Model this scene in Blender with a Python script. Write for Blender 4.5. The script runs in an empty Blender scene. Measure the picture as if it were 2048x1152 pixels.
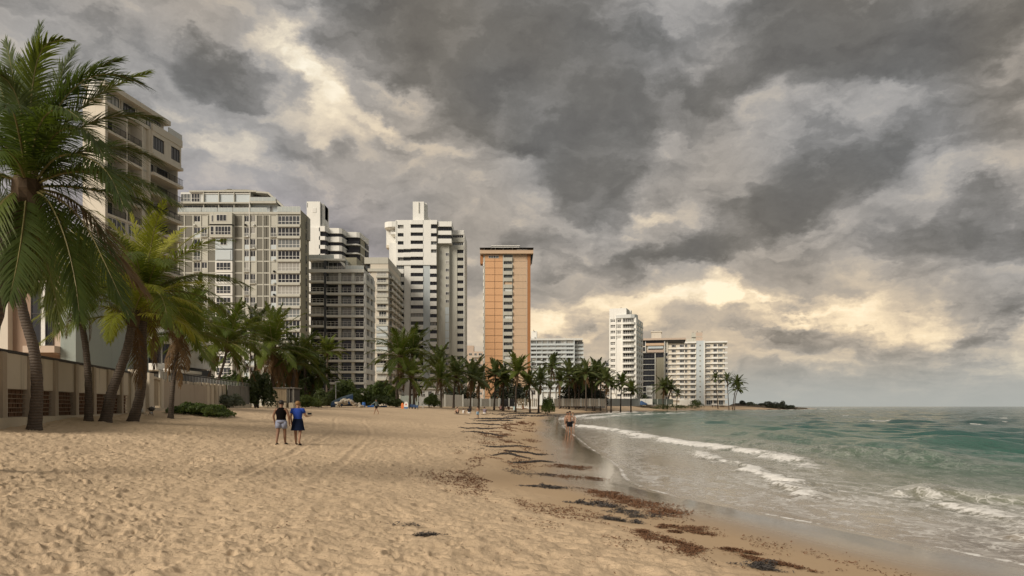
import bpy, bmesh, math, random
import numpy as np
from mathutils import Vector, Matrix
R = math.radians
random.seed(7)
sc = bpy.context.scene
COL = sc.collection

# ------------------------------------------------------------------ camera
F = 1480.0            # focal length in photo pixels
HZ = 813.0            # horizon row of the photo
EYE = 1.5
WZ = -0.8             # sea level
cam_d = bpy.data.cameras.new('camera')
cam = bpy.data.objects.new('camera', cam_d)
COL.objects.link(cam)
cam.location = (0, 0, EYE)
cam.rotation_euler = (R(90), 0, 0)
cam_d.sensor_width = 36
cam_d.lens = F / 2048 * 36
cam_d.shift_y = (HZ - 576) / 2048
cam_d.clip_start = 0.05
cam_d.clip_end = 60000
sc.camera = cam

# ------------------------------------------------------------------ exposure
sc.view_settings.view_transform = 'Standard'
sc.view_settings.look = 'None'
sc.view_settings.gamma = 1
sc.view_settings.use_curve_mapping = False
sc.view_settings.exposure = 1.26
sc.render.engine = 'CYCLES'
sc.cycles.use_denoising = True
sc.cycles.max_bounces = 6
sc.cycles.transparent_max_bounces = 8

# ------------------------------------------------------------------ sun
SUN_AZ, SUN_EL = 224.0, 30.0          # compass from +Y clockwise, degrees
sun_d = bpy.data.lights.new('sun', 'SUN')
sun_d.energy = 1.5
sun_d.angle = R(30)
sun_d.color = (1.0, 0.90, 0.76)
sun = bpy.data.objects.new('sun', sun_d)
COL.objects.link(sun)
sv = Vector((math.sin(R(SUN_AZ)) * math.cos(R(SUN_EL)), math.cos(R(SUN_AZ)) * math.cos(R(SUN_EL)), math.sin(R(SUN_EL))))
sun.rotation_euler = sv.to_track_quat('Z', 'Y').to_euler()
sun.location = sv * 300

# ------------------------------------------------------------------ node helper
class NT:
    def __init__(s, tree): s.t = tree; s.n = tree.nodes; s.l = tree.links
    def new(s, typ, **kw):
        n = s.n.new(typ)
        for k, v in kw.items(): setattr(n, k, v)
        return n
    def put(s, inp, v):
        if hasattr(v, 'is_linked') or isinstance(v, bpy.types.NodeSocket): s.l.new(v, inp)
        else:
            if isinstance(v, (tuple, list)) and len(v) == 3 and inp.type == 'RGBA': v = (*v, 1)
            inp.default_value = v
    def m(s, op, a, b=None, c=None, clamp=False):
        n = s.new('ShaderNodeMath', operation=op, use_clamp=clamp)
        s.put(n.inputs[0], a)
        if b is not None: s.put(n.inputs[1], b)
        if c is not None: s.put(n.inputs[2], c)
        return n.outputs[0]
    def vm(s, op, a, b=None, scale=None):
        n = s.new('ShaderNodeVectorMath', operation=op)
        s.put(n.inputs[0], a)
        if b is not None: s.put(n.inputs[1], b)
        if scale is not None: s.put(n.inputs['Scale'], scale)
        return n.outputs['Value'] if op in ('DOT_PRODUCT', 'LENGTH') else n.outputs[0]
    def noise(s, vec, scale, detail=4, rough=.55, dist=0, lac=2.0, norm=True):
        n = s.new('ShaderNodeTexNoise', noise_dimensions='3D')
        n.normalize = norm
        s.put(n.inputs['Vector'], vec)
        for k, v in (('Scale', scale), ('Detail', detail), ('Roughness', rough), ('Distortion', dist), ('Lacunarity', lac)): s.put(n.inputs[k], v)
        return n.outputs['Fac'], n.outputs['Color']
    def ss(s, x, a, b, o0=0., o1=1.):
        n = s.new('ShaderNodeMapRange', interpolation_type='SMOOTHSTEP')
        s.put(n.inputs['Value'], x)
        for k, v in (('From Min', a), ('From Max', b), ('To Min', o0), ('To Max', o1)): s.put(n.inputs[k], v)
        return n.outputs['Result']
    def lin(s, x, a, b, o0=0., o1=1.):
        n = s.new('ShaderNodeMapRange')
        s.put(n.inputs['Value'], x)
        for k, v in (('From Min', a), ('From Max', b), ('To Min', o0), ('To Max', o1)): s.put(n.inputs[k], v)
        return n.outputs['Result']
    def mix(s, f, a, b, blend='MIX'):
        n = s.new('ShaderNodeMix', data_type='RGBA', blend_type=blend)
        s.put(n.inputs[0], f); s.put(n.inputs[6], a); s.put(n.inputs[7], b)
        return n.outputs[2]
    def xyz(s, x, y, z=0.):
        n = s.new('ShaderNodeCombineXYZ')
        s.put(n.inputs[0], x); s.put(n.inputs[1], y); s.put(n.inputs[2], z)
        return n.outputs[0]
    def ramp(s, f, stops, interp='LINEAR'):
        n = s.new('ShaderNodeValToRGB')
        cr = n.color_ramp; cr.interpolation = interp
        while len(cr.elements) < len(stops): cr.elements.new(0.5)
        for e, (p, c) in zip(cr.elements, stops): e.position = p; e.color = (*c, 1)
        s.put(n.inputs[0], f)
        return n.outputs[0]

# ------------------------------------------------------------------ sky
def lin(c):   # sRGB 0..255 to linear
    return tuple(((x / 255 + .055) / 1.055) ** 2.4 if x > 10 else x / 255 / 12.92 for x in c)
world = bpy.data.worlds.new('World')
sc.world = world
world.use_nodes = True
wt = NT(world.node_tree)
for n in list(wt.n): wt.n.remove(n)
geo = wt.new('ShaderNodeTexCoord')
dirv = geo.outputs['Generated']
sep = wt.new('ShaderNodeSeparateXYZ'); wt.put(sep.inputs[0], dirv)
dx, dy, dz = sep.outputs
az = wt.m('ARCTAN2', dx, dy)
el = wt.m('ARCSINE', wt.m('MINIMUM', wt.m('MAXIMUM', dz, -.999), .999))
# cloud layer seen from below: project the view direction on a flat deck
den = wt.m('ADD', wt.m('ABSOLUTE', dz), .15)
px_, py_ = wt.m('DIVIDE', dx, den), wt.m('DIVIDE', dy, den)
deck = wt.xyz(px_, py_, 0.)
w1f, w1c = wt.noise(deck, 1.6, 3, .5)
warp = wt.vm('SUBTRACT', w1c, (.5, .5, .5))
deckw = wt.vm('ADD', deck, wt.vm('SCALE', warp, scale=.55))
# cloud masses in azimuth / elevation, edges broken by noise
ae = wt.xyz(az, el, 0.)
skyn = wt.vm('MULTIPLY', ae, (1., 1.6, 1.))
w2f, w2c = wt.noise(skyn, 5.2, 6, .62)
w3f, w3c = wt.noise(skyn, 17., 5, .62)
wrp = wt.vm('ADD', wt.vm('SCALE', wt.vm('SUBTRACT', w2c, (.5, .5, .5)), scale=.15), wt.vm('SCALE', wt.vm('SUBTRACT', w3c, (.5, .5, .5)), scale=.05))
aew = wt.vm('ADD', ae, wrp)
def ang(px, py):
    a = math.atan((px - 1024) / F)
    return a, math.atan((HZ - py) / F * math.cos(a))
def blobs(vec, items):
    tot = None
    for (px, py, rx, ry, amp, *rot) in items:
        a, e = ang(px, py)
        k = math.cos(a) ** 2
        mp = wt.new('ShaderNodeMapping', vector_type='TEXTURE')
        wt.put(mp.inputs['Vector'], vec)
        mp.inputs['Location'].default_value = (a, e, 0)
        mp.inputs['Rotation'].default_value = (0, 0, R(-rot[0]) if rot else 0)
        mp.inputs['Scale'].default_value = (rx / F * k, ry / F * math.cos(a) * (math.cos(e) ** 2), 1)
        d2 = wt.vm('DOT_PRODUCT', mp.outputs[0], mp.outputs[0])
        g = wt.m('POWER', .3679, wt.m('MULTIPLY', d2, d2))     # flat-topped mass
        tot = wt.m('MULTIPLY', g, amp) if tot is None else wt.m('MULTIPLY_ADD', g, amp, tot)
    return tot
DARK = [(950, 80, 400, 185, .52, 12), (1060, 190, 270, 150, .22, 30), (1700, 150, 560, 260, .17, 0), (200, 100, 420, 170, .09, 0), (1000, 470, 500, 90, .10, 0), (1150, 250, 170, 130, .30, 40), (470, 135, 130, 58, .33, 10), (1640, 350, 130, 120, .36, -20), (1480, 440, 170, 55, .30, -25),
        (1700, 50, 420, 130, .36, 0), (1960, 480, 260, 90, .42, -8), (1900, 250, 220, 70, .22, -15), (1180, 400, 110, 70, .30, 30), (1150, 520, 230, 45, .26, 5),
        (1500, 490, 260, 45, .18, 3), (700, 350, 190, 60, .17, 12), (160, 90, 330, 120, .15, 0), (1180, 640, 130, 28, .18, 0), (1720, 690, 330, 50, .22, 4),
        (1500, 660, 200, 16, .14, 0), (100, 330, 330, 130, .16, 0), (2000, 640, 110, 45, .20, 0), (1300, 780, 600, 30, .10, 0), (1500, 620, 160, 18, .16, -4), (1750, 760, 400, 40, .13, 0)]
BRIGHT = [(1480, 640, 560, 85, -.17, 0), (1900, 690, 260, 60, -.12, 0), (645, 150, 42, 85, -.52, -38), (560, 70, 70, 45, -.36, -35), (640, 240, 150, 36, -.36, 18), (800, 255, 150, 22, -.30, 18), (440, 262, 190, 46, -.24, 18), (480, 330, 90, 55, -.14, 10),
          (1370, 410, 110, 34, -.16, -10), (1350, 140, 110, 50, -.12, 20), (1430, 580, 40, 45, -.40, -45), (1320, 610, 230, 30, -.30, -4),
          (1130, 660, 110, 22, -.36, 0), (1860, 385, 190, 48, -.12, -6), (1760, 640, 260, 26, -.27, 6), (1990, 690, 120, 50, -.30, 0), (1560, 610, 180, 22, -.32, 4), (1280, 440, 60, 24, -.22, -15),
          (1900, 745, 250, 22, -.12, 0), (960, 660, 80, 60, -.2, 0), (1500, 720, 260, 14, -.12, 0), (1050, 420, 80, 40, -.13, 0)]
f1, _ = wt.noise(deckw, 1.5, 8, .55, .1)
f2, _ = wt.noise(wt.vm('ADD', deckw, (-.07, .10, 0.)), 1.5, 6, .55, .1)
big = wt.vm('MULTIPLY', aew, (1., 1.9, 1.))
f3, _ = wt.noise(big, 6.0, 9, .53, .12)
f4, _ = wt.noise(wt.vm('ADD', big, (-.016, .030, 0.)), 6.0, 6, .50, .12)
ns = wt.m('MULTIPLY_ADD', wt.m('SUBTRACT', f1, .5), .55, wt.m('MULTIPLY', wt.m('SUBTRACT', f3, .5), .95))
relief = wt.m('ADD', wt.m('MULTIPLY', wt.m('SUBTRACT', f2, f1), .30), wt.m('MULTIPLY', wt.m('SUBTRACT', f4, f3), 1.1))
# a pale veil with bright breaks ...
veil = wt.m('ADD', wt.m('ADD', .50, wt.m('MULTIPLY', blobs(aew, BRIGHT), .78)), wt.m('MULTIPLY', ns, .42))
# ... and darker cloud banks in front of it, with ragged but definite edges
bank = wt.m('ADD', blobs(aew, DARK), wt.m('MULTIPLY', ns, .62))
alpha = wt.ss(bank, .05, .36)
body = wt.m('ADD', wt.ss(bank, .08, .58, .47, .84), wt.m('MULTIPLY', ns, .40))
tone = wt.m('SUBTRACT', wt.m('ADD', wt.m('MULTIPLY', wt.m('SUBTRACT', 1., alpha), veil), wt.m('MULTIPLY', alpha, body)), wt.m('MULTIPLY', relief, .70))
cloud = wt.ramp(tone, [(.0, lin((253, 242, 220))), (.13, lin((236, 222, 198))), (.27, lin((202, 191, 176))), (.44, lin((168, 163, 158))), (.62, lin((138, 135, 132))), (.82, lin((113, 111, 108))), (1., lin((98, 96, 94)))])
tn, _ = wt.noise(ae, 2.3, 2, .5)
cloud = wt.mix(wt.ss(tn, .38, .62), wt.mix(1., cloud, (1.05, 1.0, .925), 'MULTIPLY'), wt.mix(1., cloud, (.955, .985, 1.02), 'MULTIPLY'))
# lower sky is seen through more air: warm on the right, mauve on the left
lowL = wt.m('MULTIPLY', wt.ss(az, -.05, -.32), wt.ss(el, .34, .12))
cloud = wt.mix(wt.m('MULTIPLY', lowL, .8), cloud, wt.mix(1., cloud, (1.06, .97, 1.14), 'MULTIPLY'))
lowR = wt.m('MULTIPLY', wt.ss(az, -.1, .05), wt.ss(el, .22, .06))
cloud = wt.mix(wt.m('MULTIPLY', lowR, .55), cloud, wt.mix(1., cloud, (1.12, 1.03, .88), 'MULTIPLY'))
hz = wt.ss(el, .085, .0)
cloud = wt.mix(wt.m('MULTIPLY', hz, .9), cloud, lin((172, 174, 168)))
sky = wt.new('ShaderNodeTexSky', sky_type='NISHITA', sun_disc=False)
sky.sun_elevation = R(SUN_EL); sky.sun_rotation = R(SUN_AZ)
gap = wt.vm('SCALE', sky.outputs[0], scale=.06)
cover = wt.ss(tone, -.8, -.4)
CLOUD_K = 0.435
tot = wt.mix(cover, gap, wt.vm('SCALE', cloud, scale=CLOUD_K))
bg = wt.new('ShaderNodeBackground')
wt.put(bg.inputs['Color'], tot); bg.inputs['Strength'].default_value = 1.0
out = wt.new('ShaderNodeOutputWorld')
wt.l.new(bg.outputs[0], out.inputs['Surface'])
world.cycles.sampling_method = 'MANUAL'
world.cycles.sample_map_resolution = 512
# ------------------------------------------------------------------ numpy noise
def _h(ix, iy, seed):
    n = (ix.astype(np.int64) * 374761393 + iy.astype(np.int64) * 668265263 + seed * 982451653) & 0xffffffff
    n = ((n ^ (n >> 13)) * 1274126177) & 0xffffffff
    n = ((n ^ (n >> 16)) * 2246822519) & 0xffffffff
    return ((n ^ (n >> 15)) & 0xffffff) / float(0xffffff)
def vnoise(x, y, seed=0):
    ix, iy = np.floor(x), np.floor(y)
    fx, fy = x - ix, y - iy
    ux, uy = fx * fx * (3 - 2 * fx), fy * fy * (3 - 2 * fy)
    a, b = _h(ix, iy, seed), _h(ix + 1, iy, seed)
    c, d = _h(ix, iy + 1, seed), _h(ix + 1, iy + 1, seed)
    return (a * (1 - ux) + b * ux) * (1 - uy) + (c * (1 - ux) + d * ux) * uy
def fbm(x, y, oct=4, seed=0, g=.5):
    t, a, s = 0, 1, 0
    for o in range(oct):
        t = t + a * vnoise(x * 2 ** o + 17.3 * o, y * 2 ** o - 9.1 * o, seed + o); s += a; a *= g
    return t / s
def dents(x, y, cell, depth, rad, seed, prob=.8):
    ix, iy = np.floor(x / cell), np.floor(y / cell)
    out = np.zeros_like(x)
    for oi in (-1, 0, 1):
        for oj in (-1, 0, 1):
            jx, jy = ix + oi, iy + oj
            cx = (jx + .15 + .7 * _h(jx, jy, seed)) * cell
            cy = (jy + .15 + .7 * _h(jx, jy, seed + 1)) * cell
            th = _h(jx, jy, seed + 2) * np.pi
            k = (_h(jx, jy, seed + 3) < prob) * (.45 + .75 * _h(jx, jy, seed + 4))
            u = (x - cx) * np.cos(th) + (y - cy) * np.sin(th)
            v = -(x - cx) * np.sin(th) + (y - cy) * np.cos(th)
            q = (u / rad) ** 2 + (v / (rad * .55)) ** 2
            out += k * depth * (-np.exp(-q * q * .9) + .55 * np.exp(-((np.sqrt(q) - 1.45) / .4) ** 2) * (1 + .6 * np.cos(np.arctan2(v, u) + th * 2)))
    return out
def sst(x, a, b):
    t = np.clip((x - a) / (b - a), 0, 1); return t * t * (3 - 2 * t)
def polydist(x, y, pts, signed=True):
    """distance to a polyline; positive on its left-hand side"""
    best = np.full(x.shape, 1e18); sgn = np.ones(x.shape); par = np.zeros(x.shape)
    L = 0
    for (ax, ay), (bx, by) in zip(pts[:-1], pts[1:]):
        ex, ey = bx - ax, by - ay
        l2 = ex * ex + ey * ey
        t = np.clip(((x - ax) * ex + (y - ay) * ey) / l2, 0, 1)
        qx, qy = x - ax - t * ex, y - ay - t * ey
        d2 = qx * qx + qy * qy
        m = d2 < best
        best = np.where(m, d2, best)
        sgn = np.where(m, np.sign(ex * qy - ey * qx), sgn)
        par = np.where(m, L + t * math.sqrt(l2), par)
        L += math.sqrt(l2)
    d = np.sqrt(best)
    return (d * np.where(sgn == 0, 1, sgn) if signed else d), par
def smooth_poly(pts, n=4):
    out = []
    P = [pts[0]] + list(pts) + [pts[-1]]
    for i in range(1, len(P) - 2):
        p0, p1, p2, p3 = P[i - 1], P[i], P[i + 1], P[i + 2]
        for k in range(n):
            t = k / n
            out.append(tuple(.5 * (2 * b + (c - a) * t + (2 * a - 5 * b + 4 * c - d) * t * t + (3 * b - a - 3 * c + d) * t ** 3) for a, b, c, d in zip(p0, p1, p2, p3)))
    out.append(tuple(P[-2]))
    return out
# the swash edge, walked with the land on the left
SHORE = smooth_poly([(60, -120), (30, -40), (16, -8), (11.5, 0), (9.2, 6), (7.4, 10.6), (6.2, 13.7), (5.2, 16.1), (4.1, 18.9), (3.5, 22.9), (4.0, 29), (4.2, 40), (4.6, 52), (5.7, 83), (8.3, 130), (17, 215), (47, 318), (100, 410), (165, 500), (233, 592), (262, 640), (200, 700), (-50, 900), (-900, 1600)], 4)
PROF_D = np.array([-400, -60, -20, -6, 0, 4, 8, 12, 18, 24, 30, 60, 4000])
PROF_Z = np.array([-9, -4., -1.9, -.55, 0, .34, .64, .85, 1.38, 1.88, 2.1, 2.25, 2.25])
def ground_np(x, y):
    d, _ = polydist(x, y, SHORE)
    z = np.interp(d, PROF_D, PROF_Z)
    far = sst(y, 110, 420) * .8 * sst(d, 3, 30) * (1 - sst(d, 400, 1500))
    lump = (fbm(x * .25, y * .25, 4, 3) - .5) * .22 * sst(d, 6, 16) * (1 - sst(y, 60, 200))
    return WZ + z + far + lump, d
def ground(x, y):
    return float(ground_np(np.array([float(x)]), np.array([float(y)]))[0][0])
def at_ground(px, py):
    """world point where the sight line through a photo pixel meets the beach"""
    Y = np.exp(np.linspace(math.log(4), math.log(900), 1500))
    X = (px - 1024) / F * Y
    Z = EYE - (py - HZ) / F * Y
    g, _ = ground_np(X, Y)
    hit = np.nonzero(Z <= g)[0]
    i = hit[0] if len(hit) else len(Y) - 1
    return Vector((X[i], Y[i], g[i]))
def PX(px, Y): return (px - 1024) / F * Y
def PZ(py, Y): return EYE + (HZ - py) / F * Y

# ------------------------------------------------------------------ objects
def tag(o, label=None, cat=None, group=None, kind=None):
    if label: o['label'] = label
    if cat: o['category'] = cat
    if group: o['group'] = group
    if kind: o['kind'] = kind
    return o
def link(o, parent=None):
    COL.objects.link(o)
    if parent is not None: o.parent = parent
    return o
def empty(name, loc, label=None, cat=None, group=None, rz=0):
    o = bpy.data.objects.new(name, None)
    o.empty_display_size = .3
    o.location = loc; o.rotation_euler.z = rz
    link(o)
    return tag(o, label, cat, group)
def mesh_np(name, verts, faces, mat=None, smooth=False):
    """verts (n,3) array, faces (m,3|4) array or list of lists"""
    me = bpy.data.meshes.new(name)
    if isinstance(faces, np.ndarray):
        n, k = len(faces), faces.shape[1]
        me.vertices.add(len(verts)); me.vertices.foreach_set('co', np.asarray(verts, np.float32).ravel())
        me.loops.add(n * k); me.loops.foreach_set('vertex_index', faces.astype(np.int32).ravel())
        me.polygons.add(n); me.polygons.foreach_set('loop_start', np.arange(0, n * k, k, dtype=np.int32))
        me.polygons.foreach_set('loop_total', np.full(n, k, np.int32))
        me.update(calc_edges=True)
    else:
        me.from_pydata([tuple(v) for v in verts], [], faces); me.update()
    if smooth: me.polygons.foreach_set('use_smooth', np.ones(len(me.polygons), bool))
    if mat is not None: me.materials.append(mat)
    return me
class MB:
    def __init__(s): s.v = []; s.f = []
    def box(s, x0, x1, y0, y1, z0, z1):
        i = len(s.v)
        s.v += [(x0, y0, z0), (x1, y0, z0), (x1, y1, z0), (x0, y1, z0), (x0, y0, z1), (x1, y0, z1), (x1, y1, z1), (x0, y1, z1)]
        s.f += [(i, i + 3, i + 2, i + 1), (i + 4, i + 5, i + 6, i + 7), (i, i + 1, i + 5, i + 4), (i + 1, i + 2, i + 6, i + 5), (i + 2, i + 3, i + 7, i + 6), (i + 3, i, i + 4, i + 7)]
        return s
    def prism(s, poly, z0, z1):
        """poly: counter-clockwise xy list"""
        i, n = len(s.v), len(poly)
        s.v += [(x, y, z0) for x, y in poly] + [(x, y, z1) for x, y in poly]
        s.f += [tuple(range(i + n - 1, i - 1, -1)), tuple(range(i + n, i + 2 * n))]
        s.f += [(i + k, i + (k + 1) % n, i + n + (k + 1) % n, i + n + k) for k in range(n)]
        return s
    def prism_y(s, poly, y0, y1):
        """poly: xz outline, extruded along y"""
        i, n = len(s.v), len(poly)
        s.v += [(x, y0, z) for x, z in poly] + [(x, y1, z) for x, z in poly]
        s.f += [tuple(range(i, i + n)), tuple(range(i + 2 * n - 1, i + n - 1, -1))]
        s.f += [(i + (k + 1) % n, i + k, i + n + k, i + n + (k + 1) % n) for k in range(n)]
        return s
    def tube(s, pts, rad, n=8, cap=True, sq=1.0):
        pts = [Vector(p) for p in pts]
        i0 = len(s.v)
        for k, p in enumerate(pts):
            t = (pts[min(k + 1, len(pts) - 1)] - pts[max(k - 1, 0)]).normalized()
            a = t.cross(Vector((0, 1, 0)) if abs(t.y) < .9 else Vector((1, 0, 0))).normalized()
            b = t.cross(a)
            r = rad[k] if isinstance(rad, (list, tuple)) else rad
            for j in range(n):
                th = 2 * math.pi * j / n
                s.v.append(tuple(p + a * (r * math.cos(th)) + b * (r * sq * math.sin(th))))
        for k in range(len(pts) - 1):
            for j in range(n):
                a0 = i0 + k * n + j; a1 = i0 + k * n + (j + 1) % n
                s.f.append((a0, a1, a1 + n, a0 + n))
        if cap:
            s.f.append(tuple(range(i0 + n - 1, i0 - 1, -1)))
            e = i0 + (len(pts) - 1) * n
            s.f.append(tuple(range(e, e + n)))
        return s
    def loft(s, rings, cap=True):
        """rings: list of (centre, rx, ry) horizontal ellipses, or (centre, rx, ry, nx, ny) ; 12 sided"""
        i0, n = len(s.v), 12
        for (c, rx, ry) in rings:
            for j in range(n):
                th = 2 * math.pi * j / n
                s.v.append((c[0] + rx * math.cos(th), c[1] + ry * math.sin(th), c[2]))
        for k in range(len(rings) - 1):
            for j in range(n):
                a0 = i0 + k * n + j; a1 = i0 + k * n + (j + 1) % n
                s.f.append((a0, a1, a1 + n, a0 + n))
        if cap:
            s.f.append(tuple(range(i0 + n - 1, i0 - 1, -1)))
            e = i0 + (len(rings) - 1) * n
            s.f.append(tuple(range(e, e + n)))
        return s
    def ball(s, c, rx, ry, rz, nu=10, nv=6, jit=0., rng=random):
        i0 = len(s.v)
        for a in range(nv + 1):
            ph = math.pi * a / nv
            for b in range(nu):
                th = 2 * math.pi * b / nu
                k = 1 + rng.uniform(-jit, jit)
                s.v.append((c[0] + rx * k * math.sin(ph) * math.cos(th), c[1] + ry * k * math.sin(ph) * math.sin(th), c[2] + rz * k * math.cos(ph)))
        for a in range(nv):
            for b in range(nu):
                p, q = i0 + a * nu + b, i0 + a * nu + (b + 1) % nu
                s.f.append((p, p + nu, q + nu, q))
        return s
    def mesh(s, name, mat, smooth=False):
        return mesh_np(name, s.v, s.f, mat, smooth)
    def build(s, name, mat, parent=None, loc=None, smooth=False):
        o = bpy.data.objects.new(name, s.mesh(name, mat, smooth))
        if loc is not None: o.location = loc
        return link(o, parent)
def obj(name, me, parent=None, loc=None):
    o = bpy.data.objects.new(name, me)
    if loc is not None: o.location = loc
    return link(o, parent)

# ------------------------------------------------------------------ materials
def new_mat(name):
    m = bpy.data.materials.new(name)
    m.use_nodes = True
    t = NT(m.node_tree)
    p = t.n['Principled BSDF']
    return m, t, p
def paint(name, c, rough=.7, var=.10, stain=.12, bump=.0, scale=.25):
    """weathered wall paint / concrete: cloudy tone, vertical run-down streaks, grime specks"""
    m, t, p = new_mat(name)
    pos = t.new('ShaderNodeNewGeometry').outputs['Position']
    a, _ = t.noise(pos, scale, 5, .6)
    b, _ = t.noise(t.vm('MULTIPLY', pos, (1., 1., .10)), 1.6, 4, .6)
    g, _ = t.noise(pos, 6., 4, .6)
    k = t.m('ADD', t.m('MULTIPLY', t.m('SUBTRACT', a, .5), var * 2), t.m('MULTIPLY', t.m('SUBTRACT', g, .5), var))
    col = t.mix(1., c, t.mix(t.m('ADD', .5, k), (.55, .55, .55), (1.45, 1.45, 1.45)), 'MULTIPLY')
    st = t.m('MULTIPLY', t.ss(b, .52, .78), stain * 2.2)
    col = t.mix(st, col, tuple(x * y for x, y in zip(c, (.42, .40, .36))))
    t.put(p.inputs['Base Color'], col)
    p.inputs['Roughness'].default_value = rough
    p.inputs['Specular IOR Level'].default_value = .25
    if bump:
        bm = t.new('ShaderNodeBump'); bm.inputs['Strength'].default_value = bump; bm.inputs['Distance'].default_value = .02
        t.l.new(g, bm.inputs['Height']); t.l.new(bm.outputs[0], p.inputs['Normal'])
    return m
def plain(name, c, rough=.6, metal=0., var=.08, sc_=8., spec=.4):
    m, t, p = new_mat(name)
    pos = t.new('ShaderNodeNewGeometry').outputs['Position']
    a, _ = t.noise(pos, sc_, 3, .6)
    t.put(p.inputs['Base Color'], t.mix(a, tuple(x * (1 - var * 2) for x in c), tuple(min(1, x * (1 + var * 2)) for x in c)))
    p.inputs['Roughness'].default_value = rough; p.inputs['Metallic'].default_value = metal
    p.inputs['Specular IOR Level'].default_value = spec
    return m
def glass(name, c, lo=.25, hi=2.2, rough=.08, lite=.18):
    """window glass over dim rooms; some panes backed by pale curtains"""
    m, t, p = new_mat(name)
    inf = t.new('ShaderNodeObjectInfo').outputs['Random']
    pos = t.new('ShaderNodeNewGeometry').outputs['Position']
    n, _ = t.noise(pos, .9, 2, .5)
    k = t.m('ADD', t.m('MULTIPLY', inf, .75), t.m('MULTIPLY', n, .25))
    cur = t.ss(t.m('FRACT', t.m('MULTIPLY', inf, 7.13)), 1 - lite - .06, 1 - lite + .06)
    col = t.mix(k, tuple(x * lo for x in c), tuple(min(1, x * hi) for x in c))
    col = t.mix(cur, col, (.34, .33, .30))
    t.put(p.inputs['Base Color'], col)
    p.inputs['Roughness'].default_value = rough
    p.inputs['Specular IOR Level'].default_value = .5
    return m
# ------------------------------------------------------------------ beach
def fan(r, th):
    rr, tt = np.meshgrid(r, th, indexing='ij')
    return rr * np.sin(tt), rr * np.cos(tt)
def grid_faces(nr, nt):
    i = np.arange((nr - 1) * nt).reshape(nr - 1, nt)[:, :-1].ravel()
    return np.stack([i, i + nt, i + nt + 1, i + 1], 1)
def add_attr(me, name, arr):
    a = me.attributes.new(name, 'FLOAT', 'POINT'); a.data.foreach_set('value', np.asarray(arr, np.float32).ravel())

def sand_material():
    m, t, p = new_mat('sand')
    pos = t.new('ShaderNodeNewGeometry').outputs['Position']
    wet = t.new('ShaderNodeAttribute', attribute_name='wet').outputs['Fac']
    damp = t.new('ShaderNodeAttribute', attribute_name='damp').outputs['Fac']
    a, _ = t.noise(pos, .35, 5, .6)
    b, _ = t.noise(pos, 7., 6, .65)
    g, _ = t.noise(pos, 120., 3, .6)
    dry = t.mix(a, (.50, .375, .245), (.62, .475, .32))
    dry = t.mix(t.ss(b, .35, .75), dry, (.585, .445, .30))
    dry = t.mix(t.m('MULTIPLY', t.ss(g, .42, .2), .5), dry, (.25, .18, .11))
    # bits of shell and dried weed
    c1, _ = t.noise(pos, 23., 2, .5)
    dry = t.mix(t.m('MULTIPLY', t.ss(c1, .66, .72), .6), dry, (.17, .11, .07))
    c2, _ = t.noise(pos, 9., 5, .7)
    dry = t.mix(t.m('MULTIPLY', t.ss(c2, .60, .72), .30), dry, (.27, .195, .13))
    c3, _ = t.noise(t.vm('MULTIPLY', pos, (.5, .22, 1.)), 1., 4, .6)
    dry = t.mix(t.m('MULTIPLY', t.ss(c3, .45, .7), .28), dry, (.40, .30, .20))
    dcol = t.mix(b, (.42, .30, .185), (.47, .345, .22))
    wcol = t.mix(a, (.15, .105, .068), (.19, .136, .09))
    col = t.mix(damp, dry, dcol)
    col = t.mix(wet, col, wcol)
    t.put(p.inputs['Base Color'], col)
    t.put(p.inputs['Roughness'], t.m('ADD', .08, t.m('MULTIPLY', t.m('SUBTRACT', 1., t.m('POWER', wet, .35)), .82)))
    t.put(p.inputs['Specular IOR Level'], t.m('ADD', .12, t.m('MULTIPLY', wet, .85)))
    bm = t.new('ShaderNodeBump')
    t.put(bm.inputs['Strength'], t.m('MULTIPLY_ADD', t.m('SUBTRACT', 1., t.m('MAXIMUM', damp, wet)), .55, .03))
    bm.inputs['Distance'].default_value = .055
    h1, _ = t.noise(pos, 14., 5, .6)
    t.put(bm.inputs['Height'], t.m('MULTIPLY_ADD', g, .25, h1))
    t.l.new(bm.outputs[0], p.inputs['Normal'])
    return m
TRACKS = [smooth_poly([(-2.6, 6.0), (-5.3, 13.0), (-7.2, 24.0), (-9.6, 40.0), (-14.5, 62.0), (-15.0, 82.0)]), smooth_poly([(-.9, 6.0), (-3.6, 13.2), (-5.3, 24.0), (-7.6, 40.0), (-12.4, 62.0), (-13.0, 82.0)])]
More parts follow.
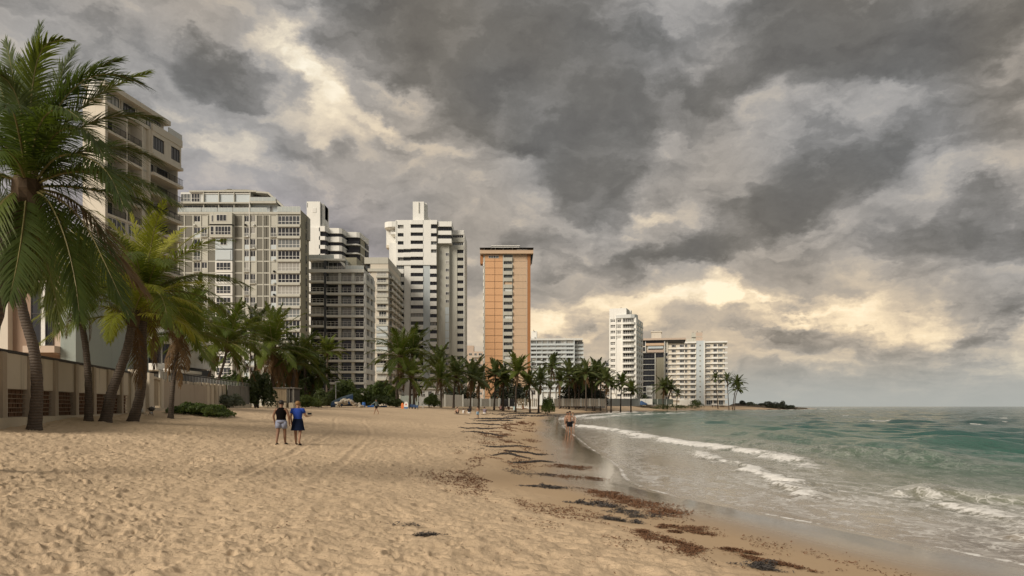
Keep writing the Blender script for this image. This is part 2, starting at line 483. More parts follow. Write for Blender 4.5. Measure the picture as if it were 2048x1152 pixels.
def make_beach():
    r = np.concatenate([np.exp(np.linspace(math.log(3.6), math.log(75), 560)), np.exp(np.linspace(math.log(77), math.log(2600), 90))])
    th = np.concatenate([np.linspace(R(-100), R(-41), 60), np.linspace(R(-40.9), R(40), 860), np.linspace(R(40.5), R(100), 40)])
    x, y = fan(r, th)
    z, d = ground_np(x, y)
    edge = d + (fbm(x * .6, y * .35, 3, 8) - .5) * 2.6
    dry = sst(edge, 3.6, 6.2)
    near = 1 - sst(y, 40, 110)
    dn = dents(x, y, .60, .052, .115, 5, .42) + dents(x, y, .30, .033, .07, 40, .55) + dents(x, y, .17, .016, .042, 140, .65)
    tram = .35 + .9 * sst(fbm(x * .12, y * .12, 3, 21), .3, .62)
    und = (fbm(x * 1.1, y * 1.1, 4, 31) - .5) * .08 + (fbm(x * 4.5, y * 4.5, 3, 33) - .5) * .07 + .04 * (.5 - np.abs(fbm(x * 2.6 + .4 * y, y * 4.2, 4, 35) - .5) * 4)
    tr = np.zeros_like(x); flat = np.ones_like(x)
    for T in TRACKS:
        td, tp = polydist(x, y, T)
        ad = np.abs(td)
        tr += (-.016 * np.exp(-(ad / .11) ** 4) + .014 * np.exp(-((ad - .2) / .07) ** 2) + .006 * np.sin(tp * 2 * np.pi / .22) * np.exp(-(ad / .12) ** 4)) * sst(y, 9, 20)
        flat *= 1 - .6 * np.exp(-(ad / .2) ** 4)
    z += dry * near * (dn * tram * flat + und + tr * sst(d, 6, 9))
    z += (1 - dry) * (fbm(x * .7, y * .22, 3, 51) - .5) * .035 * sst(d, -3, 1)
    wet = 1 - sst(d + (fbm(x * .35, y * .12, 3, 61) - .5) * 1.6, .3, 3.6)
    V = np.stack([x, y, z], -1).reshape(-1, 3)
    me = mesh_np('beach', V, grid_faces(len(r), len(th)), sand_material(), True)
    add_attr(me, 'wet', wet); add_attr(me, 'damp', 1 - dry)
    o = obj('beach', me); tag(o, kind='structure')
    return o
make_beach()

# ------------------------------------------------------------------ sea
def sea_material():
    m, t, p = new_mat('sea_water')
    pos = t.new('ShaderNodeNewGeometry').outputs['Position']
    at = lambda n: t.new('ShaderNodeAttribute', attribute_name=n).outputs['Fac']
    off, foam, lace = at('offshore'), at('foam'), at('lace')
    nz, _ = t.noise(t.vm('MULTIPLY', pos, (.10, .05, 0.)), 1., 4, .55)
    o2 = t.m('MULTIPLY', off, t.m('MULTIPLY_ADD', nz, .9, .55))
    water = t.ramp(t.m('DIVIDE', o2, 60.), [(.0, (.20, .155, .110)), (.045, (.215, .185, .140)), (.10, (.185, .185, .135)), (.20, (.105, .155, .112)), (.34, (.045, .125, .096)), (.60, (.018, .088, .074)), (1., (.012, .066, .058))])
    # thin sheet of foam drawn out into threads
    s1, _ = t.noise(t.vm('MULTIPLY', pos, (1.5, .75, 0.)), 1.2, 5, .6, .8)
    v = t.new('ShaderNodeTexVoronoi', feature='DISTANCE_TO_EDGE')
    wv, wc = t.noise(pos, 1.1, 3, .6)
    t.put(v.inputs['Vector'], t.vm('ADD', t.vm('MULTIPLY', pos, (1., .6, 0.)), t.vm('SCALE', t.vm('SUBTRACT', wc, (.5, .5, .5)), scale=1.6)))
    v.inputs['Scale'].default_value = 2.1
    thread = t.ss(v.outputs['Distance'], .13, .01)
    patch = t.ss(s1, .40, .66)
    lc = t.m('MULTIPLY', lace, t.m('MAXIMUM', t.m('MULTIPLY', thread, t.ss(s1, .35, .55)), t.m('MULTIPLY', patch, .60)))
    fn, _ = t.noise(pos, 5., 6, .68)
    fm = t.ss(t.m('ADD', foam, t.m('MULTIPLY', t.m('SUBTRACT', fn, .5), 1.5)), .36, .72)
    fall = t.m('MAXIMUM', fm, t.m('MULTIPLY', lc, .85), clamp=True)
    fcol = t.mix(fn, (.56, .54, .50), (.90, .89, .86))
    t.put(p.inputs['Base Color'], t.mix(fall, water, fcol))
    t.put(p.inputs['Roughness'], t.m('ADD', .10, t.m('MULTIPLY', fall, .65)))
    t.put(p.inputs['Specular IOR Level'], t.m('MULTIPLY_ADD', fall, -.25, t.ss(off, 3., 26., .95, .12)))
    p.inputs['IOR'].default_value = 1.33
    b1, _ = t.noise(t.vm('MULTIPLY', pos, (1., .7, 1.)), 2.6, 7, .66, .3)
    b2, _ = t.noise(t.vm('MULTIPLY', pos, (.28, .2, 1.)), 1., 4, .6, .3)
    bm = t.new('ShaderNodeBump'); bm.inputs['Distance'].default_value = .22
    t.put(bm.inputs['Strength'], t.ss(off, 1.5, 14., .06, 1.))
    t.put(bm.inputs['Height'], t.m('ADD', t.m('MULTIPLY', b2, 1.6), t.m('MULTIPLY_ADD', fn, t.m('MULTIPLY', fall, .35), b1)))
    t.l.new(bm.outputs[0], p.inputs['Normal'])
    return m
CREST = [  # points, height, seaward width, shoreward width, foam
    (smooth_poly([(6.2, 96), (9.6, 72), (9.9, 55), (11.4, 42), (11.9, 35), (11.3, 28), (10.6, 24)]), .20, 1.0, .40, 1.0),
    (smooth_poly([(9.6, 40), (9.0, 34), (8.7, 27), (8.1, 22), (7.6, 17.5)]), .12, .7, .26, .85),
    (smooth_poly([(20, 15), (14.5, 17.4), (11.6, 18.6), (10.0, 20.5)]), .25, 1.2, .5, .50),
    (smooth_poly([(13.0, 56), (14.6, 42), (16.4, 33), (19.5, 25)]), .34, 1.8, 1.0, .30),
    (smooth_poly([(19, 70), (21, 50), (25, 38), (34, 28)]), .30, 2.4, 1.5, .20),
    (smooth_poly([(9.0, 12.0), (10.2, 14.8), (10.4, 17.6)]), .10, .9, .4, .75),
    (smooth_poly([(8.4, 9.4), (9.3, 11.6), (10.8, 13.2), (12.6, 14.2)]), .08, .7, .5, .8),
    (smooth_poly([(11.0, 9.4), (12.4, 11.4), (14.6, 13.0)]), .12, .8, .4, .7),
    (smooth_poly([(9, 118), (16, 165), (31, 222), (52, 270)]), .40, 2.5, 1.6, 1.1),
    (smooth_poly([(12, 116), (22, 160), (40, 210), (66, 262)]), .38, 3.0, 2.0, .85),
    (smooth_poly([(140, 420), (190, 480), (250, 560)]), .5, 4.0, 3.5, 1.0),
    (smooth_poly([(246, 566), (268, 590), (282, 612)]), .5, 4.0, 3.5, 1.0)]
def make_sea():
    r = np.concatenate([np.exp(np.linspace(math.log(5.5), math.log(90), 480)), np.exp(np.linspace(math.log(91), math.log(1500), 170)), np.exp(np.linspace(math.log(1560), math.log(40000), 24))])
    th = np.concatenate([np.linspace(R(-40), R(-1), 40), np.linspace(R(-.9), R(40), 560), np.linspace(R(40.5), R(120), 60)])
    x, y = fan(r, th)
    d, par = polydist(x, y, SHORE)
    s = -d                                         # metres seaward of the swash edge
    gz, _ = ground_np(x, y)
    depthk = sst(s, 4, 26)
    w = np.zeros_like(x)
    rng = np.random.RandomState(4)
    fade = 1 - sst(np.hypot(x, y), 300, 1500)
    for k in range(22):
        lam = rng.uniform(1.6, 9.) if k < 15 else rng.uniform(9, 24)
        a = rng.normal(R(205), .42)
        kx, ky = math.sin(a) * 2 * np.pi / lam, math.cos(a) * 2 * np.pi / lam
        ph = x * kx + y * ky + rng.uniform(0, 6.28) + 2.2 * (fbm(x * .06, y * .06, 2, 90 + k) - .5) * 6.28
        w += lam * (.0118 if lam < 4.5 else .0055) * (1 - .42 * sst(y, 25, 90)) * (2 * ((np.sin(ph) + 1) / 2) ** 1.7 - 1) * (.4 + 1.2 * vnoise(x * .08 + k, y * .08, 120 + k))
    z = WZ + w * (.12 + .88 * depthk) * fade * sst(s, 1.0, 9)
    foam = np.zeros_like(x); trail = np.zeros_like(x)
    wob = (fbm(x * .5, y * .5, 4, 71) - .5) * 2.4
    for pts, A, w0, w1, fo in CREST:
        cd, cp = polydist(x, y, pts)               # + on the left (shore side when walked away or towards)
        L = sum(math.dist(a, b) for a, b in zip(pts[:-1], pts[1:]))
        wk = .55 + 1.5 * fbm(cp * .22 + A * 40, cp * 0, 3, 23)
        side = cd + wob * (.35 + .9 * w1 * .4) + (fbm(x * 1.7, y * 1.7, 3, 72) - .5) * .9
        if pts[0][1] > pts[-1][1]: side = -side    # walked towards the camera: shore on the right
        side = side / wk
        ends = sst(cp, 0, .12 * L) * (1 - sst(cp, .88 * L, L))
        var = .55 + .9 * fbm(cp * .35, cp * 0 + A * 9, 3, 17)
        prof = np.where(side > 0, np.exp(-(side / w1) ** 2), np.exp(-(side / w0) ** 2))
        z += A * prof * ends * var
        fwid = np.where(side > 0, np.exp(-(side / (w1 * 2.1)) ** 2), np.exp(-(side / (w0 * .55)) ** 2))
        trail = np.maximum(trail, np.where(side > 0, np.exp(-(side / (w1 * 5.5)) ** 2), np.exp(-(side / w0) ** 2)) * ends * min(1., fo) * .95)
        foam = np.maximum(foam, fo * fwid * (.35 + .65 * ends) * (.25 + 1.1 * fbm(cp * .8, side * .9, 4, 19)) * (ends > 0.02))
    # white caps scattered offshore
    caps = sst(vnoise(x * .11, y * .16, 301) * vnoise(x * .5, y * .9, 302), .60, .74) * sst(s, 20, 50) * (1 - sst(y, 160, 320))
    foam = np.maximum(foam, caps * .9)
    lip = np.exp(-((s - .12) / .13) ** 2) * (.35 + .65 * vnoise(x * 1.2, y * 1.2, 77))
    foam = np.maximum(foam, lip * .78)
    # wash zone between the swash edge and the breakers
    band = sst(s, .0, .8) * (1 - sst(s, 4.5, 9.5))
    bare = np.exp(-(((x - 7.0) / 2.0) ** 2 + ((y - 31) / 5.5) ** 2) ** 1.5)      # clear brown back-wash
    near = 1 - sst(y, 24, 50) * .65
    lace = band * (.6 + .8 * fbm(x * .35, y * .2, 3, 55)) * (1 - .95 * bare) * near
    mid = sst(s, 5, 9) * (1 - sst(s, 10, 20)) * (1 - sst(y, 40, 90)) * .34
    lace = np.maximum(np.maximum(lace, mid), trail * (.4 + .9 * fbm(x * .9, y * .9, 3, 57)))
    film = .004 + .022 * sst(s, 0, 3) + sst(s, .2, 2) * .012 * (fbm(x * .8, y * .8, 3, 66) - .5)
    low = np.maximum(gz + film, -5)
    z = np.maximum(z, np.where(s < 10, low, z))
    z = np.where(s < 0, gz + .004 - .035 * np.minimum(-s, 3), z)
    z = np.where(s > 10, np.maximum(z, WZ - .6), z)
    keep = s > -2.2
    V = np.stack([x, y, z], -1).reshape(-1, 3)
    Fc = grid_faces(len(r), len(th))
    kv = keep.ravel()
    Fc = Fc[kv[Fc].all(1)]
    used = np.unique(Fc)
    idx = np.full(len(V), -1); idx[used] = np.arange(len(used))
    me = mesh_np('sea', V[used], idx[Fc], sea_material(), True)
    for n, a in (('offshore', s), ('foam', foam), ('lace', lace)): add_attr(me, n, a.ravel()[used])
    o = obj('sea', me); tag(o, kind='structure')
make_sea()
# ------------------------------------------------------------------ building kit
MT = {}
MT['white'] = paint('white_wall', (.77, .76, .715), .6, .06, .10)
MT['frame'] = plain('white_window_frame', (.70, .69, .65), .45)
MT['cream'] = paint('cream_concrete', (.47, .462, .405), .7, .07, .14)
MT['greypanel'] = paint('grey_panel', (.175, .168, .142), .75, .10, .12)
MT['bluewhite'] = paint('blue_white_cladding', (.50, .55, .57), .5, .06, .08)
MT['concrete'] = paint('grey_concrete', (.58, .585, .54), .75, .08, .16)
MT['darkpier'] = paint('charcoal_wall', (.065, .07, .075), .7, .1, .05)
MT['beige'] = paint('beige_stucco', (.60, .55, .465), .75, .08, .16)
MT['olive'] = paint('olive_beige_wall', (.34, .32, .24), .75, .06, .05)
MT['orange'] = paint('orange_brick_panel', (.64, .375, .205), .8, .07, .06)
MT['tan'] = paint('tan_panel', (.55, .40, .275), .8, .07, .08)
MT['rust'] = paint('rust_brown_wall', (.36, .165, .07), .75, .08, .06)
MT['pinkish'] = paint('pale_pink_wall', (.50, .40, .32), .75, .08, .12)
MT['brownwall'] = paint('brown_stucco', (.30, .215, .16), .8, .08, .12)
MT['teal'] = paint('grey_green_render', (.27, .305, .28), .8, .12, .2)
MT['pale'] = paint('pale_grey_wall', (.60, .61, .59), .65, .07, .12)
MT['roofdark'] = plain('dark_roof', (.06, .055, .05), .8)
MT['glass'] = glass('window_glass', (.035, .037, .04))
MT['darkglass'] = glass('dark_glass', (.012, .013, .016), .5, 2.4, .08, .04)
MT['paleglass'] = glass('curtained_glass', (.13, .14, .14), .5, 1.7, .12, .35)
MT['rail'] = plain('white_railing', (.60, .60, .56), .5)
MT['railblack'] = plain('black_railing', (.02, .02, .022), .5)
MT['railglass'] = plain('frosted_glass_railing', (.42, .46, .45), .15)
MT['wood'] = paint('weathered_wood', (.34, .27, .18), .85, .14, .3, .3, .8)

class Bld:
    """a building whose front faces the beach at distance Y; front plane features are given in photo pixels"""
    def __init__(s, name, label, Y, x0, x1, depth, cat='building', group=None, base=None):
        s.Y = Y; s.D = depth
        s.cx = PX((x0 + x1) / 2, Y)
        gz = ground(s.cx, Y + depth / 2) - .3 if base is None else base
        s.o = Vector((s.cx, Y, gz))
        s.root = empty(name, s.o, label, cat, group)
        s.cache = {}
    def X(s, px, p=0): return PX(px, s.Y - p) - s.o.x
    def Z(s, py, p=0): return PZ(py, s.Y - p) - s.o.z
    def mb(s, m, x0, y0, x1, y1, p0, p1):
        """box from pixel rectangle, from p0 to p1 metres in front of the facade plane (negative: behind)"""
        if y1 is None: z0 = 0
        else: z0 = s.Z(y1)
        m.box(s.X(x0), s.X(x1), -p1, -p0, z0, s.Z(y0)); return m
    def box(s, name, mat, x0, y0, x1, y1, p0, p1, parent=None):
        return s.mb(MB(), x0, y0, x1, y1, p0, p1).build(name, MT[mat], parent or s.root)
    def boxes(s, name, mat, rects, parent=None, kind=None):
        m = MB()
        for r in rects: s.mb(m, *r)
        o = m.build(name, MT[mat], parent or s.root)
        if kind: o['kind'] = kind
        return o
    def win(s, x0, y0, x1, y1, nx=2, ny=1, p=0., mf='frame', mg='glass', fr=.07, dp=.08, low=None, name='window'):
        """framed window: its frame stands dp proud of p, the pane sits back in it; low = pixel row of a transom"""
        w = round(s.X(x1) - s.X(x0), 2); h = round(s.Z(y0) - s.Z(y1), 2)
        lz = round((s.Z(low) - s.Z(y1)), 2) if low else None
        key = (round(w, 1), round(h, 1), nx, ny, mf, mg, None if lz is None else round(lz, 1), fr, dp)
        if key not in s.cache:
            m = MB()
            m.box(0, fr, -dp, 0, 0, h); m.box(w - fr, w, -dp, 0, 0, h)
            m.box(fr, w - fr, -dp, 0, 0, fr); m.box(fr, w - fr, -dp, 0, h - fr, h)
            for i in range(1, nx):
                c = w * i / nx; m.box(c - fr / 2, c + fr / 2, -dp * .9, 0, fr, h - fr)
            zs = [h * j / ny for j in range(1, ny)] + ([lz] if lz else [])
            for c in zs: m.box(fr, w - fr, -dp * .8, 0, c - fr / 2, c + fr / 2)
            g = MB().box(fr * .5, w - fr * .5, -dp * .35, -.01, fr * .5, h - fr * .5)
            s.cache[key] = (m.mesh(name, MT[mf]), g.mesh('pane', MT[mg]))
        a, b = s.cache[key]
        f = obj(name, a, s.root, (s.X(x0), -p, s.Z(y1)))
        return f, obj('pane', b, f)
    def swin(s, depth0, depth1, y0, y1, side, nx=2, mf='frame', mg='glass', fr=.08, name='window', zref=None):
        """window in the right-hand side wall (world x = side), between two depths behind the facade"""
        w = depth1 - depth0; h = round(s.Z(y0) - s.Z(y1), 2)
        key = ('s', round(w, 1), round(h, 1), nx, mf, mg)
        if key not in s.cache:
            m = MB()
            m.box(0, .08, 0, fr, 0, h); m.box(0, .08, w - fr, w, 0, h); m.box(0, .08, fr, w - fr, 0, fr); m.box(0, .08, fr, w - fr, h - fr, h)
            for i in range(1, nx): c = w * i / nx; m.box(0, .07, c - fr / 2, c + fr / 2, fr, h - fr)
            g = MB().box(.005, .035, fr * .5, w - fr * .5, fr * .5, h - fr * .5)
            s.cache[key] = (m.mesh(name, MT[mf]), g.mesh('pane', MT[mg]))
        a, b = s.cache[key]
        f = obj(name, a, s.root, (side, depth0, s.Z(y1)))
        return f, obj('pane', b, f)
    def railing(s, x0, x1, ytop, ybot, p, parent, mat='rail', posts=6, bars=2, t=.05, infill=None, ends=0):
        m = MB()
        a, b, z0, z1 = s.X(x0), s.X(x1), s.Z(ybot), s.Z(ytop)
        m.box(a, b, -p - t / 2, -p + t / 2, z1 - t, z1)
        for k in range(1, bars): zz = z0 + (z1 - z0) * k / bars; m.box(a, b, -p - t / 3, -p + t / 3, zz - t / 2, zz + t / 2)
        for k in range(posts + 1): c = a + (b - a - t) * k / posts; m.box(c, c + t, -p - t / 2 + .004, -p + t / 2 - .004, z0, z1 - t)
        o = m.build('railing', MT[mat], parent)
        if infill:
            MB().box(a + t, b - t, -p - .012, -p + .012, z0 + .06, z1 - t - .02).build('railing_panel', MT[infill], parent)
        return o

# ------------------------------------------------------------------ B: grey panel block
def grey_block():
    b = Bld('apartment_building', 'wide grey panelled apartment block with a cream grid and a sloping glazed penthouse', 183, 357, 601, 8)
    top, dy = 429.6, 23.25
    b.box('wall', 'cream', 345, 424, 601.5, None, -7.4, -.35)                      # body behind everything
    fl = [top + dy * k for k in range(17)]
    # cream grid: floor bands and piers
    for k in range(17):
        b.box('floor_band', 'cream', 357, fl[k] - 1.3, 555, fl[k] + 1.3, -.35, -.02)
    for x0, x1 in ((356, 357.6), (368.2, 370), (385, 387.5), (400.6, 402.6), (414, 416), (431, 433), (467, 469.3), (484.6, 488.5), (498.1, 500.4), (511, 513.8), (525.2, 527.2), (538.2, 541), (552.6, 555.6), (600, 601.5)):
        b.box('pier', 'cream', x0, fl[0], x1, None, -.35, .06)
    b.box('roof_band', 'cream', 356, 424, 601.5, fl[0] - 1.3, -.35, .16)
    b.box('drain_pipe', 'frame', 498.6, 404, 499.7, None, .06, .2)
    rng = random.Random(3)
    for k in range(15):
        y0, y1 = fl[k] + 1.3, fl[k + 1] - 1.3
        for x0, x1 in ((357.6, 368.2), (370, 385), (469.3, 484.6), (513.8, 525.2), (527.2, 532), (533.2, 538.2)):
            b.box('panel', 'greypanel', x0 + .25, y0 + .25, x1 - .25, y1 - .25, -.34, -.05 - rng.random() * .03)
        b.box('panel', 'greypanel', 416.2, y0 + .25, (423 if k < 2 else 430.8), y1 - .25, -.34, -.06)
        for x0, x1 in ((387.5, 400.6), (402.6, 414), (488.5, 498.1), (500.4, 511), (541, 552.6)):
            kind = rng.random()
            if x0 == 402.6 and k in (0, 3, 5, 6): kind = .99
            if kind < .60:
                b.box('spandrel', 'cream' if kind < .3 else 'bluewhite', x0 + .3, y0 + 12.6, x1 - .3, y1, -.34, -.06)
                b.win(x0 + .4, y0 + .6, x1 - .4, y0 + 12.4, 2, 1, -.22, mg='glass')
            elif kind < .9:
                b.win(x0 + .4, y0 + .6, x1 - .4, y1 - .5, 2, 1, -.22, mg='glass', low=y0 + 12)
                o = b.box('balcony', 'cream', x0 - .3, y1 - 1.2, x1 + .3, y1 + .2, -.3, .35)
                b.railing(x0, x1, y0 + 12.5, y1 - 1.2, .28, o, posts=6, bars=1)
            else:
                b.box('shutter', 'cream', x0 + .4, y0 + .6, x1 - .4, y1 - .4, -.34, -.10)
        # bay in the middle
        if k < 2:
            b.box('bay', 'cream', 423, y0 - 3.5, 468, y1 + 2, -.35, 1.3)
            if k == 0:
                b.win(427, y0 + 2, 431, y1 - 5, 1, 1, 1.3); b.win(437, y0 + 1, 457, y0 + 14, 3, 1, 1.3)
            else:
                b.win(434.5, y0 + .8, 465.6, y1 - 3, 5, 1, 1.3, low=y0 + 12); b.win(425, y0 + .8, 432, y1 - 3, 1, 1, 1.3, low=y0 + 12)
        elif k == 2:
            b.box('bay', 'bluewhite', 432.8, y0 - .5, 466.5, y1 + .5, -.35, .75); b.win(443, y0 + .5, 456, y0 + 14, 2, 1, .75)
        elif k == 3:
            b.box('bay', 'bluewhite', 432.8, y0, 466.5, y1 + .5, -.35, .75)
            b.box('roller_shutter', 'bluewhite', 436, y0 + 1.5, 463.5, y1 - 1, .75, .85)
        else:
            b.box('bay', 'frame', 432.8, y0 - .6, 466.8, y1 + .6, -.35, .75)
            b.win(435, y0 + 2, 463.6, y1 - 3.3, 4, 1, .75, low=y0 + 12.2)
        # wide corner windows with their sill slabs
        b.box('sill_slab', 'cream', 554.6, y1 - 2.4, 600.6, y1 + 2.6, -.35, .42)
        b.win(555.8, y0 + .6, 599.9, y1 - 2.6, 6, 1, -.1, mg=('glass' if rng.random() < .62 else 'paleglass'), low=y0 + 11.8, fr=.09)
    for k in range(26):          # air conditioners hung under some windows
        x = rng.choice((388, 395, 403.5, 489.5, 494, 501.5, 506.5, 542, 547)); y = fl[rng.randrange(1, 15)] - 4.2
        b.box('air_conditioner', 'pale' if k % 2 else 'concrete', x, y, x + 3.4, y + 2.8, -.1, .42)
    # right-hand flank: cream rib and narrow windows
    side = b.X(601.5)
    b.box('corner_pier', 'olive', 600.9, 420, 601.6, None, -7.3, .1)
    rib = MB().box(side + .06, side + .5, 5.3, 6.9, b.Z(470), b.Z(424)); rib.build('flank_rib', MT['cream'], b.root)
    for k in range(16): b.swin(3.9, 5.2, fl[k] + 4, fl[k + 1] - 2, side + .07, 1, mf='cream', mg='glass')
    # glazed terraces and penthouse
    b.box('terrace_wall', 'bluewhite', 357, 405.5, 553, 424, -7, -1.6)
    b.box('terrace_slab', 'cream', 356, 403.5, 553, 406.4, -7, -.2)
    for x0, x1 in ((358, 402), (403.5, 434), (435.5, 465), (466.5, 498), (499.5, 534)):
        b.win(x0, 407, x1, 423.6, 4, 1, -1.55, mg='paleglass', low=415)
        b.railing(x0, x1, 415.2, 424, .05, b.root, posts=4, bars=1, infill='railglass')
    b.railing(555, 600.8, 413, 424, .05, b.root, posts=6, bars=1, infill='railglass')
    b.box('penthouse_wall', 'pale', 357, 381.5, 499, 403.5, -7, -1.2)
    b.win(357.6, 385, 376.5, 400.4, 3, 1, -1.15, mg='paleglass', low=394)
    b.win(379, 384.5, 396, 401.5, 3, 1, -1.15, low=394)
    b.box('window_surround', 'frame', 376.8, 383, 404, 384.2, -1.2, -.8)
    for x0, x1 in ((406, 434), (436.5, 465), (468, 496.5)):
        b.box('roller_shutter', 'bluewhite', x0, 386, x1, 403, -1.2, -1.0); b.box('shutter_box', 'frame', x0 - .5, 384.6, x1 + .5, 386, -1.2, -.8)
    for x in (404.2, 434.6, 465.2, 497.5): b.box('pier', 'cream', x, 383, x + 1.6, 424, -1.3, -.6)
    b.box('roof_edge', 'cream', 376, 379.6, 511, 382.4, -7, -.5)
    m = MB(); z0, z1 = b.Z(379.7), b.Z(373.4)
    m.v = [(b.X(425), .6, z0), (b.X(509), .6, z0), (b.X(509), 7, z0), (b.X(425), 7, z0), (b.X(445), 2.4, z1), (b.X(487), 2.4, z1), (b.X(487), 5, z1), (b.X(445), 5, z1)]
    m.f = [(0, 1, 5, 4), (1, 2, 6, 5), (2, 3, 7, 6), (3, 0, 4, 7), (4, 5, 6, 7), (3, 2, 1, 0)]
    m.build('hip_roof', MT['olive'], b.root)
    b.box('roof_vent', 'roofdark', 446, 372, 455, 373.6, -4, -2.5)
    # terrace on the right with the sloping roof
    b.box('terrace_wall', 'pale', 500, 388, 536, 403.5, -7, -3)
    b.box('terrace_slab', 'cream', 498, 402.2, 552, 406.2, -5, .0)
    b.railing(500, 551, 394, 402.4, -.05, b.root, posts=6, bars=1, infill='railglass')
    b.win(501, 387, 509, 402, 1, 1, -2.95, mg='darkglass')
    b.box('terrace_wall', 'bluewhite', 499, 406.2, 552, 424, -5, -1.5)
    b.win(536, 409, 541.5, 424, 2, 1, -1.45); b.win(555, 413, 574, 423.6, 3, 1, -1.6)
    m = MB(); pts = [(511, 381.4), (536, 383.2), (577, 421), (572.5, 421.5), (534, 386.4), (511, 384.6)]
    m.prism_y([(b.X(x), b.Z(y)) for x, y in pts][::-1], .3, 6.5); m.build('sloping_roof', MT['cream'], b.root)
grey_block()

# ------------------------------------------------------------------ C: curved white tower behind
def curved_tower():
    b = Bld('apartment_tower', 'white tower with wavy dark balcony bands and a flared lift shaft on top', 245, 611, 730, 22)
    b.box('wall', 'white', 613, 455, 640, None, -22, 0)
    b.box('lift_shaft', 'white', 612.5, 402, 639, 456, -9, -.6)
    b.box('lift_shaft', 'white', 639.3, 404, 644, 456, -9, -2)
    b.box('shaft_slot', 'darkpier', 613.6, 405, 614.6, 414, -1.5, -.57); b.box('shaft_slot', 'darkpier', 639.6, 406, 640.3, 450, -3, -1.96)
    m = MB(); pts = [(644, 404), (644, 432), (645, 438), (648.5, 446), (654, 451), (662, 455.5), (662, 460), (638, 460), (638, 404)]
    m.prism_y([(b.X(x), b.Z(y)) for x, y in pts], 4, 8); m.build('flared_fin', MT['white'], b.root)
    b.box('painted_sun_patch', 'frame', 624, 415, 631.5, 424, -.6, -.5)  # raised off-white box standing in for a sunlit recess
    # stepped facets, each further back
    fac = [(638, 652.5, 452, 0.), (652.5, 684.5, 456, 2.4), (684.5, 720, 464, 7.5), (720, 730, 473, 15.)]
    for i, (x0, x1, yt, back) in enumerate(fac):
        k = (b.Y + back) / b.Y
        xa, xb = b.X(x0) * 1 + (PX(x0, b.Y + back) - PX(x0, b.Y)), b.X(x1) + (PX(x1, b.Y + back) - PX(x1, b.Y))
        zt = PZ(yt, b.Y + back) - b.o.z
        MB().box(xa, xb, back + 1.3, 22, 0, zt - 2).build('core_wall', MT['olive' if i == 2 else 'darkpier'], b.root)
        def band(y0, y1, mat, name, out=0., rad=None):
            z0, z1 = PZ(y1, b.Y + back) - b.o.z, PZ(y0, b.Y + back) - b.o.z
            w = xb - xa
            poly = [(xa, back + 1.5), (xa, back), (xa + w * .80, back - out), (xb - .25, back + .5 - out), (xb, back + 1.5)]
            nxt = fac[i + 1][3] if i < 3 else back + 3
            poly += [(xb + .5, nxt + 1.4), (xa, nxt + 1.4)]
            MB().prism(poly, z0, z1).build(name, MT[mat], b.root)
        band(yt, yt + (10.5 if i != 3 else 11), 'white', 'parapet')
        sp = 17.6
        for f in range(5):
            y = yt + 17.4 + (f - .0) * sp - (0 if i < 2 else 1)
            if i < 2:
                band(y + (3 if i == 0 else 0), y + 10.5, 'white', 'balcony')
                m = MB(); z0, z1 = PZ(y + 3, b.Y + back) - b.o.z, PZ(y - 6.5, b.Y + back) - b.o.z
                m.box(xa + .1, xb - .2, back + .9, back + 1.1, z0, z1); m.build('glazing', MT['darkglass'], b.root)
            else:
                band(y + 7.5, y + 10, 'white', 'balcony', .4)
                z0, z1 = PZ(y + 7.5, b.Y + back) - b.o.z, PZ(y - 6.5, b.Y + back) - b.o.z
                MB().box(xa + .1, xb - .2, back + .9, back + 1.1, z0, z1).build('glazing', MT['darkglass'], b.root)
                MB().box(xa + .1, xb - .3, back - .18, back - .12, z0, z0 + (z1 - z0) * .42).build('balcony_glass', MT['darkglass'], b.root)
curved_tower()

